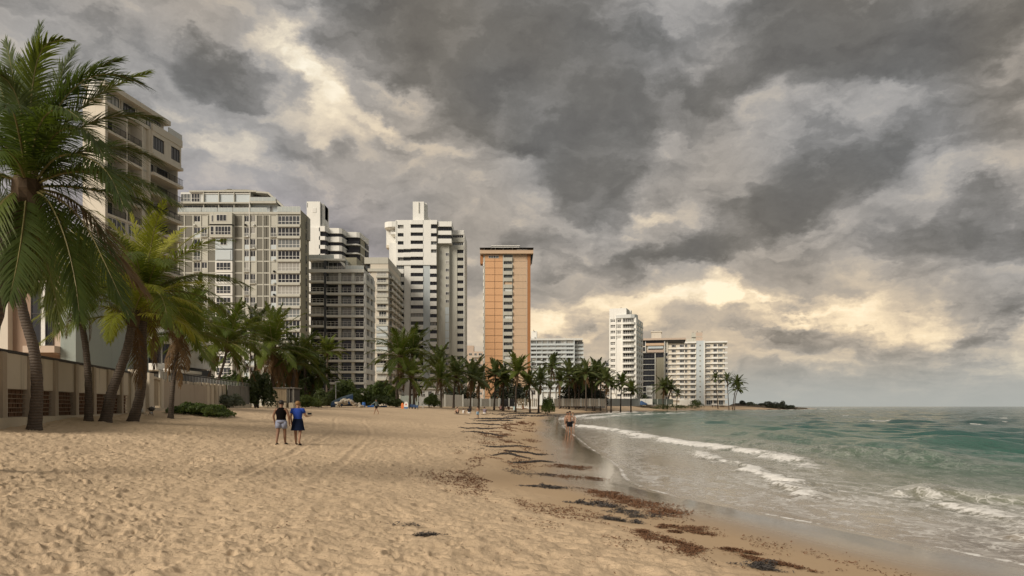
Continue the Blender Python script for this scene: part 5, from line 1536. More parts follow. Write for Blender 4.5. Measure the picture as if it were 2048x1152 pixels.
# ------------------------------------------------------------------ the big foreground palm, frond by frond
def front_palm():
    Y = 14.
    foot = Vector((PX(-84, Y), Y, 0)); foot.z = ground(foot.x, foot.y) - .15
    root = empty('palm_tree', foot, 'huge foreground palm with a wind-tossed crown filling the upper left corner', 'palm tree', PALM_G)
    P3 = lambda a, b, dy=0.: Vector((PX(a, Y + dy), Y + dy, PZ(b, Y + dy)))
    trunk(root, [foot, P3(-50, 760), P3(-12, 610), P3(12, 520), P3(34, 440), P3(54, 378)], .215, .165, 16)
    c = P3(56, 372) - foot
    MB().ball((c.x, c.y, c.z - .1), .27, .27, .48, 12, 8, .12).build('crown_fibre', FIBRE, root)
    FR = [([(60, 372), (112, 346), (180, 338), (262, 352), (346, 400)], .2, .80, .85, 'mid'), ([(62, 375), (122, 372), (192, 380), (262, 394), (332, 424)], -.2, .74, .9, 'dark'), ([(62, 372), (116, 322), (178, 300), (250, 296), (312, 318)], .6, .70, .75, 'dark'),
          ([(58, 368), (58, 250), (62, 160), (70, 100), (80, 52)], .3, .60, .30, 'dark'), ([(60, 366), (60, 240), (70, 140), (92, 88), (136, 80)], -.6, .58, .55, 'mid'),
          ([(62, 366), (84, 280), (118, 212), (168, 160), (228, 148), (292, 172)], .0, .72, .65, 'dark'), ([(64, 368), (100, 300), (150, 262), (200, 238), (262, 230), (316, 236)], .9, .70, .7, 'dark'),
          ([(66, 374), (112, 350), (180, 342), (270, 358), (352, 404)], -.7, .66, .95, 'mid'), ([(64, 370), (88, 300), (126, 258), (176, 262), (206, 312)], -1.5, .62, .95, 'dark'),
          ([(62, 376), (120, 400), (170, 450), (216, 540), (258, 632)], -1.1, .55, .95, 'dark'), ([(60, 378), (95, 400), (128, 470), (150, 560), (160, 640)], -1.2, .62, .9, 'dark'),
          ([(52, 378), (62, 430), (92, 520), (112, 600), (120, 655)], -.2, .62, .9, 'mid'), ([(50, 370), (30, 280), (6, 190), (-18, 118)], .4, .68, .4, 'dark'),
          ([(50, 372), (18, 300), (-36, 250), (-110, 236)], .2, .7, .7, 'dark'), ([(48, 374), (8, 350), (-56, 352), (-140, 410)], -.3, .7, .9, 'dark'),
          ([(48, 377), (8, 400), (-34, 470), (-60, 570)], -1.2, .66, .9, 'mid'), ([(54, 380), (48, 440), (36, 520), (18, 600)], -1.5, .6, .85, 'dark'),
          ([(60, 370), (76, 300), (100, 225), (122, 150), (150, 96)], .9, .66, .45, 'dark'), ([(52, 370), (42, 250), (26, 150), (12, 84)], .8, .64, .35, 'dark'),
          ([(60, 377), (112, 420), (152, 500), (178, 580)], 1.1, .6, .9, 'dark'),
          ([(55, 374), (38, 330), (6, 300), (-36, 330)], -1.8, .6, .9, 'mid'), ([(58, 376), (80, 430), (72, 510), (58, 580)], 1.2, .55, .9, 'dark'),
          ([(64, 372), (108, 318), (160, 310), (214, 344), (246, 410)], -1.9, .6, .95, 'dark'), ([(56, 372), (66, 300), (84, 240), (120, 215), (158, 236)], -2.0, .55, .9, 'mid'),
          ([(52, 376), (28, 410), (6, 470), (2, 540)], .9, .58, .9, 'dark'), ([(60, 370), (48, 290), (52, 200), (40, 120)], 1.3, .6, .5, 'dark'),
          ([(66, 376), (130, 392), (190, 440), (240, 520), (290, 585)], -.3, .6, .95, 'dead2'),
          ([(57, 370), (50, 280), (36, 200), (4, 150), (-30, 160)], -1.0, .62, .75, 'dark'), ([(62, 368), (92, 250), (134, 176), (188, 138), (240, 118)], .5, .66, .6, 'dark')]
    for i, (pl, dy, ll, dr, tn) in enumerate(FR):
        pts = [P3(a, b, dy * (k / (len(pl) - 1)) ** 1.1) - foot for k, (a, b) in enumerate(pl)]
        pts = [Vector(p) for p in smooth_poly([tuple(p) for p in pts], 4)]
        d = pts[-1] - pts[0]
        ref = (0, 0, 1) if math.hypot(d.x, d.y) > .5 * abs(d.z) else (-.4, -1, .15)
        lf = LEAF['dead'] if tn == 'dead2' else LEAF[tn]
        me = frond_mesh('frond', pts, 104, ll * 1.2, .029, dr * .8, lf, RACH, 300 + i, ref, .027, .10, segs=4, wind=(.12, 0, .02))
        o = obj('frond', me, root)
    rng = random.Random(4)
    for i in range(5):
        o = obj('frond', frond_lib('near', 'dark' if i % 3 else 'mid', (1, 2, 3, 3, 4, 5, 6, 7)[i % 8], i % 3), root, c)
        o.rotation_euler = (0, 0, R(20 + i * 137.5)); k = rng.uniform(.95, 1.15); o.scale = (k, k, k)
    for i in range(1):
        a = rng.uniform(0, 6.28)
        MB().ball((c.x + .27 * math.cos(a), c.y - .12 + .2 * math.sin(a), c.z - .38 + rng.uniform(-.08, .06)), .11, .11, .14, 8, 6).build('coconut', NUT, root, smooth=True)
front_palm()

# ------------------------------------------------------------------ all the other palms
palm('palm with a dark curved trunk in front of the first wall panels', [(68, 860), (74, 780), (68, 700), (48, 630), (36, 560), (44, 480)], None, 23, 120, 16, 'near', 'dark', 2, 1, low=.8)
palm('thin upright palm with yellow fronds against the beach wall', [(177, 842), (177, 770), (172, 700), (163, 640), (160, 590)], None, 14.5, 92, 15, 'near', 'mid', 2, 2, gold=6)
palm('palm leaning right, its trunk crossing the last brick grilles', [(210, 843), (222, 790), (240, 740), (256, 690), (266, 632)], None, 21, 150, 18, 'near', 'gold', 2, 3, gold=6)
palm('palm with a swollen foot beside the wall end, green-gold crown', [(264, 844), (280, 790), (286, 730), (285, 670), (290, 590)], None, 20, 165, 22, 'near', 'mid', 4, 4, gold=9, nuts=4)
palm('palm with a straight trunk rising from the green creeper', [(341, 837), (345, 780), (351, 730), (360, 664)], None, 12, 98, 18, 'mid', 'mid', 5, 5, low=.6)
palm('palm with a shaggy brown skirt behind the board fence', [(398, 800), (397, 750), (394, 700), (392, 655)], 92, 15, 92, 18, 'mid', 'mid', 7, 6, low=.8)
palm('slender palm leaning right over the board fence', [(420, 806), (436, 762), (448, 725), (455, 690)], 78, 7, 86, 20, 'mid', 'mid', 3, 7)
palm('palm crown showing between the leaning palm and the shed palm', [(512, 800), (511, 740), (508, 668)], 128, 7, 52, 15, 'mid', 'dark', 2, 8)
palm('palm with long brown hanging fronds right above the wooden shed', [(546, 806), (546, 760), (546, 697)], 118, 11, 84, 20, 'mid', 'mid', 9, 9, low=.8)
palm('dark bushy palm at the foot of the grey panelled block', [(612, 806), (611, 760), (609, 722)], 135, 8, 62, 17, 'mid', 'dark', 3, 10, low=.8)
palm('green palm filling the gap right of the wooden shed', [(584, 808), (586, 770), (590, 728)], 122, 8, 54, 17, 'mid', 'mid', 4, 61)
palm('low green palm above the blue boat', [(634, 808), (636, 785), (638, 752)], 138, 7, 42, 16, 'mid', 'dark', 3, 62, low=.5)
palm('small pale palm in front of the charcoal balcony block', [(653, 806), (654, 760), (655, 706)], 176, 5, 30, 15, 'far', 'mid', 0, 11)
palm('tall palm with the biggest crown below the tall white tower, left trunk', [(794, 810), (794, 770), (800, 716)], 150, 6.5, 58, 20, 'mid', 'mid', 5, 12)
palm('windblown palm standing close behind the biggest crown', [(828, 810), (827, 760), (826, 706)], 156, 6, 50, 17, 'mid', 'dark', 2, 13)
palm('low palm with yellow hanging fronds beside the lamp post', [(820, 810), (820, 790), (822, 756)], 146, 6.5, 44, 16, 'mid', 'mid', 5, 14, low=.8)
palm('dark palm in front of the lowest windows of the tall white tower', [(868, 810), (874, 770), (878, 728)], 178, 4.5, 34, 16, 'far', 'far', 2, 15)
palm('palm with a low yellow-green crown above the round bush', [(882, 811), (882, 790), (881, 760)], 168, 5, 40, 17, 'mid', 'mid', 3, 16)
palm('palm with a forked lower trunk left of the seated family', [(907, 811), (908, 785), (912, 752)], 172, 5, 34, 16, 'far', 'far', 2, 17)
palm('palm behind the family on the dark blanket', [(941, 811), (942, 790), (944, 756)], 178, 4.5, 33, 16, 'far', 'far', 3, 18)
palm('palm left of the orange tower, next to a twin trunk', [(957, 810), (958, 790), (959, 764)], 186, 4.2, 27, 14, 'far', 'far', 2, 19)
palm('palm crown overlapping the left foot of the orange tower', [(988, 810), (990, 785), (991, 750)], 186, 4.2, 29, 16, 'far', 'far', 2, 20)
palm('dense dark palm at the centre foot of the orange tower', [(1006, 810), (1006, 790), (1008, 760)], 190, 5, 28, 18, 'far', 'far', 3, 21)
palm('tallest palm in front of the orange tower, right side', [(1031, 810), (1032, 780), (1035, 746)], 184, 4.2, 32, 16, 'far', 'mid', 2, 22)
palm('palm at the right foot of the orange tower', [(1060, 810), (1059, 790), (1058, 770)], 190, 4, 25, 14, 'far', 'far', 2, 23)
palm('palm between the orange tower and the round green bush', [(1077, 810), (1078, 790), (1081, 764)], 196, 4, 24, 15, 'far', 'far', 2, 24)
palm('tall slim palm before the pale grey block, crown above the cluster', [(1098, 810), (1101, 775), (1104, 737)], 210, 3.8, 25, 16, 'far', 'far', 2, 25)
CL = [(1120, 762, 22, 'leftmost palm of the dark cluster'), (1138, 748, 25, 'palm with the rounded top in the left half of the dark cluster'), (1150, 764, 22, 'low palm in the left half of the dark cluster'), (1158, 752, 22, 'palm at the centre of the dark cluster'),
      (1172, 747, 24, 'palm right of the centre of the dark cluster'), (1184, 762, 22, 'low palm in the right half of the dark cluster'), (1190, 745, 22, 'palm with the highest crown in the dark cluster'), (1201, 747, 22, 'tall palm near the right end of the dark cluster'), (1212, 762, 22, 'rightmost palm of the dark cluster')]
for i, (x, y, r, lb) in enumerate(CL):
    palm(lb, [(x - 1 + (i % 3), 810), (x, 790), (x, y)], 285 + 7 * (i % 4), 3.4, r, 16, 'far', 'far', 3, 40 + i, low=.5)
palm('sunlit palm standing on the sand left of the white corner tower', [(1222, 815), (1222, 795), (1222, 772)], 300, 3.4, 18, 15, 'far', 'mid', 2, 50)
palm('small palm in front of the lowest balconies of the white corner tower', [(1241, 810), (1242, 790), (1244, 768)], 310, 3, 18, 15, 'far', 'mid', 1, 51)
palm('palm right of the white corner tower by the blue parasol', [(1262, 810), (1262, 795), (1264, 780)], 320, 3, 17, 16, 'far', 'mid', 2, 52)
palm('round palm in front of the brown block', [(1326, 807), (1326, 795), (1327, 776)], 400, 3, 19, 17, 'far', 'far', 2, 53)
palm('palm leaning right before the left wing of the striped block', [(1334, 807), (1337, 795), (1342, 779)], 404, 2.6, 17, 15, 'far', 'far', 2, 54)
palm('stunted palm at the foot of the striped block', [(1353, 807), (1354, 800), (1356, 789)], 400, 2.2, 10, 12, 'far', 'far', 1, 55)
palm('left palm before the right wing of the striped block', [(1436, 808), (1434, 790), (1431, 756)], 470, 2, 11, 14, 'far', 'far', 1, 56)
palm('middle palm at the right corner of the striped block', [(1458, 808), (1456, 790), (1454, 760)], 470, 2, 13, 14, 'far', 'far', 1, 57)
palm('taller of the two palms alone against the sky', [(1465, 808), (1469, 790), (1474, 766)], 474, 2.2, 15, 17, 'far', 'far', 1, 58)
palm('lower of the two palms alone against the sky', [(1469, 808), (1471, 795), (1476, 779)], 470, 2.2, 14, 16, 'far', 'far', 1, 59)
# ------------------------------------------------------------------ bushes and hedges
BL = {'hedge': leafmat('hedge_leaf', (.055, .090, .018), (.115, .150, .035), .3), 'shrub': leafmat('shrub_leaf', (.030, .050, .016), (.075, .098, .030), .25),
      'grey': leafmat('grey_green_leaf', (.085, .105, .070), (.150, .165, .115), .2), 'grape': leafmat('sea_grape_leaf', (.045, .080, .020), (.11, .145, .038), .3),
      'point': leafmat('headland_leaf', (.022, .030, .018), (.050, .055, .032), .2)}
STEM = plain('bush_stem', (.10, .075, .05), .9)
def bush(label, x0, x1, yt, yb, Y, tone, n=2500, leaf=.16, depth=None, lobes=9, seed=0, cat='bush', group='bushes along the beach', flat=.35, name='bush', round_=.55):
    rng = np.random.RandomState(seed + 100)
    xa, xb = PX(x0, Y), PX(x1, Y)
    cx, w = (xa + xb) / 2, xb - xa
    depth = depth or min(w * .5, 5)
    gz = ground(cx, Y)
    zb, zt = min(PZ(yb, Y), gz + .05) - .05, PZ(yt, Y)
    if zb < gz - .4: zb = gz - .1
    h = zt - zb
    root = empty(name, (cx, Y, zb), label, cat, group)
    L = []
    for i in range(lobes):
        u = -1 + 2 * (i + rng.uniform(.2, .8)) / lobes
        env = math.sqrt(max(.05, 1 - abs(u) ** (2.6 if round_ < .7 else 7))) * rng.uniform(.72, 1.)
        rx = w / lobes * rng.uniform(.8, 1.35); rz = h * env * round_ * rng.uniform(.6, 1)
        L.append((u * (w / 2 - rx * .6), rng.uniform(-.5, .5) * depth, max(rz * .5, h * env - rz), rx, depth * rng.uniform(.35, .6), rz))
        L.append((u * (w / 2 - rx * .8), rng.uniform(-.3, .4) * depth, h * env * rng.uniform(.2, .5), rx * 1.1, depth * rng.uniform(.4, .6), h * env * .45))
    L = np.array(L)
    area = L[:, 3] * L[:, 5]
    pick = rng.choice(len(L), n, p=area / area.sum())
    d = rng.normal(size=(n, 3)); d /= np.linalg.norm(d, axis=1)[:, None]
    d[:, 2] = np.where(d[:, 2] < -.3, -d[:, 2], d[:, 2])
    rad = rng.uniform(.72, 1.10, n) ** .6
    c = L[pick, :3] + d * L[pick, 3:] * rad[:, None]
    c[:, 2] = np.maximum(c[:, 2], .03)
    nrm = d + rng.normal(size=(n, 3)) * .75; nrm[:, 2] += .25; nrm /= np.linalg.norm(nrm, axis=1)[:, None]
    a = np.cross(nrm, rng.normal(size=(n, 3))); a /= np.linalg.norm(a, axis=1)[:, None]
    b = np.cross(nrm, a)
    sz = leaf * rng.uniform(.6, 1.25, n)[:, None]
    V = np.stack([c - a * sz, c + b * sz * .5, c + a * sz, c - b * sz * .5], 1).reshape(-1, 3)
    Fc = np.arange(4 * n).reshape(n, 4)
    me = mesh_np('foliage', V, Fc, BL[tone]); obj('foliage', me, root)
    m = MB()
    for i in range(max(3, lobes // 2)):
        l = L[2 * i % len(L)]; m.tube([(l[0] * .5, l[1] * .4, -.1), (l[0] * .8, l[1] * .8, l[2] * .6), (l[0], l[1], l[2])], [.05 + h * .012, .04, .02], 5)
    m.build('stem', STEM, root)
    return root
bush('low green creeper mound on the sand before the board fence', 337, 468, 803, 833, 44.5, 'hedge', 9000, .085, 2.6, 12, 1, flat=.2)
bush('grey-green shrub by the end of the board fence', 438, 482, 782, 813, 72, 'grey', 2600, .12, 2.2, 6, 2)
bush('dark shrub tree between the fence and the shed', 494, 548, 738, 812, 84, 'shrub', 5200, .16, 3, 7, 3)
bush('dense dark green trees over the board fence, left part', 352, 432, 722, 800, 110, 'shrub', 4200, .26, 6, 8, 4)
bush('dense green trees over the board fence, right part', 418, 512, 738, 800, 118, 'grape', 4800, .26, 6, 9, 5)
bush('pale green bush on the sand right of the wooden shed', 587, 642, 789, 813, 104, 'hedge', 2600, .17, 3, 7, 6)
bush('tall dark thicket behind the shed and the bushy palm', 548, 640, 700, 812, 140, 'shrub', 5600, .34, 8, 9, 7)
bush('dark bush between the pale green bush and the blue boat', 622, 664, 774, 813, 112, 'shrub', 2400, .2, 3, 6, 8)
bush('broad sea grape hedge under the charcoal block, left half', 640, 730, 758, 812, 150, 'grape', 5600, .32, 7, 9, 9)
bush('broad sea grape hedge under the slim beige block, right half', 715, 806, 756, 812, 156, 'grape', 5600, .32, 7, 9, 10)
bush('low grey-green scrub behind the jogger, left of the pale wall', 735, 805, 787, 813, 138, 'shrub', 3000, .22, 3, 8, 11)
bush('rounded bush right of the second lamp post', 846, 882, 784, 813, 160, 'grape', 2200, .24, 4, 6, 12)
bush('clipped round green bush at the end of the picket fence', 1082, 1111, 792, 813, 192, 'hedge', 2600, .2, 3, 7, 13, round_=.8)
bush('small dark bushes below the brown block', 1276, 1300, 783, 806, 404, 'shrub', 900, .4, 4, 5, 14)
bush('bush at the foot of the pale blue stripe', 1376, 1408, 798, 811, 440, 'shrub', 1100, .36, 4, 6, 15)
bush('low clipped hedge along the green mesh fence', 1297, 1380, 806, 811, 396, 'shrub', 1400, .3, 2, 10, 16)
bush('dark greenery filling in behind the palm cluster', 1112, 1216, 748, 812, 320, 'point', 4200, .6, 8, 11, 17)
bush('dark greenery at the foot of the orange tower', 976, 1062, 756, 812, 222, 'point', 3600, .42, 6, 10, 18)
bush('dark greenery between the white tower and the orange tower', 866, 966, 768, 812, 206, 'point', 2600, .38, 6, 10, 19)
for i, (x0, x1, yt, lb) in enumerate(((1474, 1492, 800, 'small dark bush right of the two lone palms'), (1488, 1512, 803, 'pale low scrub on the headland'), (1508, 1532, 804, 'low scrub in the middle of the headland'),
                                      (1524, 1548, 800, 'highest dark bush on the headland'), (1540, 1562, 803, 'dark bush in the middle of the headland'), (1556, 1572, 800, 'round dark bush near the tip of the headland'), (1566, 1590, 807, 'low scrub at the tip of the headland'))):
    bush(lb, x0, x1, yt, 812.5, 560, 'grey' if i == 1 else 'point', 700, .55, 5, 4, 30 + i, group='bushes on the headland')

# ------------------------------------------------------------------ headland rocks
def headland():
    m = MB(); rng = random.Random(3)
    for i in range(60):
        f = i / 59
        px = 1470 + 138 * f; Y = 555 + 30 * f + rng.uniform(-8, 8)
        x = PX(px, Y); s = rng.uniform(1.6, 4.2) * (1 - .35 * f)
        m.ball((x, Y, -.6 + (1 - f) * 1.6), s * 1.7, s, s * (.55 - .15 * f) + .5, 8, 5, .18, rng)
    o = m.build('headland', plain('dark_shore_rock', (.10, .085, .065), .9, 0, .25, .5)); tag(o, kind='structure')
headland()

# ------------------------------------------------------------------ seaweed
WEED = {'brown': plain('brown_seaweed', (.15, .074, .036), .8, 0, .3, 6), 'dark': plain('dark_seaweed', (.070, .060, .054), .8, 0, .25, 6)}
def strands(pts, size, seed, mound):
    """short curled ribbons at ground points (n,2); mound: extra height per point"""
    rng = np.random.RandomState(seed)
    n = len(pts)
    x, y = pts[:, 0], pts[:, 1]
    z = ground_np(x, y)[0] + rng.uniform(.0, 1, n) * mound + .006
    a = rng.uniform(0, 2 * np.pi, n); l = size * rng.uniform(.5, 1.4, n); w = size * rng.uniform(.10, .2, n)
    ca, sa = np.cos(a), np.sin(a); b = a + rng.normal(0, .7, n); cb, sb = np.cos(b), np.sin(b)
    lift = rng.uniform(-.15, .45, n) * l
    c0 = np.stack([x, y, z], -1); c1 = c0 + np.stack([ca * l * .5, sa * l * .5, lift], -1); c2 = c1 + np.stack([cb * l * .5, sb * l * .5, -lift * .8], -1)
    s0 = np.stack([-sa * w, ca * w, w * rng.uniform(-1, 1, n)], -1); s1 = np.stack([-sb * w, cb * w, w * rng.uniform(-1, 1, n)], -1)
    V = np.stack([c0 - s0, c0 + s0, c1 - s1, c1 + s1, c2 - s1 * .5, c2 + s1 * .5], 1).reshape(-1, 3)
    i = np.arange(n) * 6
    Fc = np.concatenate([np.stack([i, i + 2, i + 3, i + 1], 1), np.stack([i + 2, i + 4, i + 5, i + 3], 1)])
    return V, Fc
CLUMPS = [  # px polyline, half width px, strands, tone, label
    ([(1082, 972), (1098, 976), (1112, 979)], 4, 420, 'dark', 'compact dark clump of seaweed, first of the dark row from the top'),
    ([(1176, 1006), (1198, 1012), (1216, 1016)], 6, 620, 'dark', 'long dark clump of seaweed in the middle of the dark row'),
    ([(1232, 1020), (1258, 1026), (1282, 1032), (1268, 1036)], 7, 900, 'dark', 'large dark clump of seaweed beside the broad brown streak'),
    ([(1208, 1039), (1222, 1040), (1236, 1043)], 4, 320, 'dark', 'small dark clump of seaweed left of the double clump'),
    ([(1248, 1043), (1262, 1045), (1274, 1047)], 4, 320, 'dark', 'small dark clump of seaweed right of the double clump'),
    ([(1484, 1132), (1515, 1134), (1540, 1142)], 7, 900, 'dark', 'dark clump of seaweed at the bottom edge of the beach'),
    ([(838, 1072), (856, 1073), (876, 1073)], 3, 260, 'dark', 'small dark clump of seaweed lying alone on the dry sand'),
    ([(796, 1052), (806, 1049), (822, 1053)], 2.5, 140, 'dark', 'scrap of dark seaweed just above the lone clump'),
    ([(1120, 930), (1140, 934), (1160, 938)], 7, 700, 'brown', 'reddish seaweed patch nearest the far water edge'),
    ([(1092, 950), (1130, 954), (1170, 956), (1205, 958)], 5, 420, 'brown', 'thin brown seaweed line above the dark row'),
    ([(1012, 941), (1050, 948), (1115, 951)], 5.5, 330, 'dark', 'long dark seaweed streak left of the reddish patch'),
    ([(1190, 982), (1235, 996), (1290, 1012), (1345, 1032)], 5.5, 2200, 'brown', 'broad brown seaweed streak pointing down to the water'),
    ([(1330, 1052), (1380, 1060), (1420, 1072)], 6, 1000, 'brown', 'brown seaweed patch with two tails on the damp sand'),
    ([(1285, 1062), (1320, 1080), (1360, 1094), (1388, 1108)], 7, 1500, 'brown', 'reddish brown seaweed mat on the rough sand edge'),
    ([(1455, 1100), (1480, 1104), (1505, 1108)], 4, 500, 'brown', 'flat brown seaweed strip nearest the camera'),
    ([(1490, 1116), (1530, 1122), (1600, 1140)], 5, 700, 'brown', 'brown seaweed tail running off at the bottom right'),
    ([(955, 879), (990, 881), (1030, 880)], 5, 150, 'dark', 'dark seaweed line far up the beach, nearest the walkers'),
    ([(905, 895), (950, 900), (1000, 902)], 4.5, 130, 'dark', 'second far dark seaweed line below the first')]
for i, (pl, hw, n, tone, lb) in enumerate(CLUMPS):
    W = [at_ground(*p) for p in pl]
    rng = np.random.RandomState(500 + i)
    seg = [(W[k + 1] - W[k]).length for k in range(len(W) - 1)]
    acc = np.concatenate([[0], np.cumsum(seg)])
    rw = abs(at_ground(pl[0][0], pl[0][1] + hw).y - W[0].y) * .5
    wx, wy = [p.x for p in W], [p.y for p in W]
    sx, sy = W[-1].x - W[0].x, W[-1].y - W[0].y
    sl = math.hypot(sx, sy); sx, sy = sx / sl, sy / sl
    xs, ys, hs = [], [], []
    nb = 7 + int(acc[-1] * 5)
    for b in range(nb):                       # a clump is many small tufts, wisps drawn out along the drift line
        t = acc[-1] * (b + rng.uniform(0, 1)) / nb
        bx, by = np.interp(t, acc, wx), np.interp(t, acc, wy)
        e = math.sin(math.pi * min(max(t / acc[-1], .08), .92)) ** .6
        off = rng.normal(0, .8) * rw * e
        la = rng.uniform(.05, .16) * (.5 + acc[-1] * .35); lv = rng.uniform(.25, .8) * rw * e
        m = int(n * 3.2 / nb * rng.uniform(.3, 1.6))
        u, v = rng.normal(0, 1, m) * la, rng.normal(0, 1, m) * lv + off
        bend = rng.uniform(-.5, .5) * u * u / max(la, .05) * .4
        xs.append(bx + sx * u - sy * (v + bend)); ys.append(by + sy * u + sx * (v + bend)); hs.append(np.full(m, rng.uniform(.2, 1.)) * np.exp(-(u / la) ** 2 * .5))
    x, y, h = np.concatenate(xs), np.concatenate(ys), np.concatenate(hs)
    ok = rng.rand(len(x)) < np.clip((fbm(x * 9, y * 7, 3, 660 + i) - .34) * 5, .02, 1); x, y, h = x[ok], y[ok], h[ok]
    V, Fc = strands(np.stack([x, y], -1), .032 if y.mean() < 14 else .05, 700 + i, h * (.07 if tone == 'dark' else .035))
    c = V.mean(0); me = mesh_np('seaweed_clump', V - c, Fc, WEED[tone])
    o = obj('seaweed_clump', me, None, Vector(c)); tag(o, lb, 'seaweed', 'seaweed clumps on the sand')
def scatter_weed():
    rng = np.random.RandomState(77)
    # drift lines roughly parallel to the swash edge
    N = 420000
    y = np.exp(rng.uniform(math.log(6), math.log(95), N)); x = rng.uniform(-5, 6, N) - .0 * y
    d, par = polydist(x, y, SHORE)
    wx = (fbm(d * .5, par * .2, 3, 191) - .5) * 3
    k = .62 - 1.5 * np.abs(fbm(d * 1.1 + wx, par * .16, 4, 192) - .5) + .25 * (fbm(x * 3, y * 2, 3, 193) - .5)
    k = .5 * k + .5 * fbm(x * .9, y * .45, 4, 91) + .22 * (fbm(d * 2.2, par * .12, 3, 93) - .5)
    line = np.exp(-((d - 5.1 - 1.3 * (fbm(par * .12, par * 0, 3, 95) - .5)) / 1.15) ** 2) * 1.0 + .35 * np.exp(-((d - 3.4 + (fbm(par * .2, par * 0, 2, 97) - .5)) / .35) ** 2) + .02 * np.exp(-((d - 11) / 4) ** 2)
    p = line * sst(k, .50, .62) * (.7 + .3 * sst(y, 8, 24))
    keep = rng.rand(N) < p * .5
    pts = np.stack([x, y], -1)[keep]
    size = .022 + .0016 * pts[:, 1]
    V, Fc = strands(pts, size, 78, .012)
    o = obj('seaweed_litter', mesh_np('seaweed_litter', V, Fc, WEED['brown'])); tag(o, kind='stuff')
    # far streaks lying across the sand near the sunbathers
    pts = []
    for (x0, y0, x1, y1, n) in ((955, 838, 1040, 836, 500), (960, 843, 1020, 843, 420), (940, 848, 1000, 852, 300), (930, 856, 985, 858, 260), (985, 829, 1080, 826, 260), (1010, 833, 1110, 831, 260), (935, 866, 1000, 872, 320), (980, 890, 1050, 893, 220), (1020, 905, 1080, 908, 300), (1000, 912, 1040, 914, 220), (1040, 922, 1090, 926, 260)):
        A, B = at_ground(x0, y0), at_ground(x1, y1)
        n *= 3; t = rng.rand(n)
        w = .035 * A.y / 10 * (.3 + 1.5 * rng.rand(n))
        X = A.x + (B.x - A.x) * (t + .25 * (rng.rand(n) - .5)) + rng.normal(0, .25, n); Yy = A.y + (B.y - A.y) * t + rng.normal(0, 1, n) * w + (fbm(X * .8, X * 0 + y0, 3, 5) - .5) * .26 * A.y * .6
        pts.append(np.stack([X, Yy], -1))
    pts = np.concatenate(pts)
    V, Fc = strands(pts, .03 + .0018 * pts[:, 1], 79, .02)
    o = obj('seaweed_litter', mesh_np('seaweed_litter', V, Fc, WEED['dark'])); tag(o, kind='stuff')
scatter_weed()
# ------------------------------------------------------------------ people
SK = {'tan': plain('tanned_skin', (.30, .165, .10), .55, 0, .06, 20), 'light': plain('light_skin', (.48, .29, .20), .55, 0, .06, 20), 'deep': plain('brown_skin', (.20, .105, .062), .55, 0, .06, 20)}
CLO = {}
def cloth(name, c):
    if name not in CLO: CLO[name] = plain(name, c, .9, 0, .14, 14, .08)
    return CLO[name]
HAIR = {'black': plain('black_hair', (.015, .012, .010), .6), 'brown': plain('brown_hair', (.10, .055, .025), .6), 'ginger': plain('light_brown_hair', (.22, .12, .045), .6)}
def skin_body(name, V, E, rad, mat, parent):
    me = bpy.data.meshes.new(name)
    me.from_pydata([tuple(v) for v in V], E, [])
    o = bpy.data.objects.new(name, me); COL.objects.link(o)
    bm = bmesh.new(); bm.from_mesh(me)
    ly = bm.verts.layers.skin.verify()
    for v, r in zip(bm.verts, rad): v[ly].radius = r if isinstance(r, tuple) else (r, r); v[ly].use_root = v.index == 0
    bm.to_mesh(me); bm.free()
    s = o.modifiers.new('skin', 'SKIN'); s.use_smooth_shade = True; s.branch_smoothing = .3
    u = o.modifiers.new('sub', 'SUBSURF'); u.levels = 1; u.render_levels = 1
    dg = bpy.context.evaluated_depsgraph_get(); dg.update()
    ne = bpy.data.meshes.new_from_object(o.evaluated_get(dg))
    o.modifiers.clear(); o.data = ne; ne.name = name
    ne.materials.clear(); ne.materials.append(mat)
    bpy.data.meshes.remove(me)
    o.parent = parent
    return o
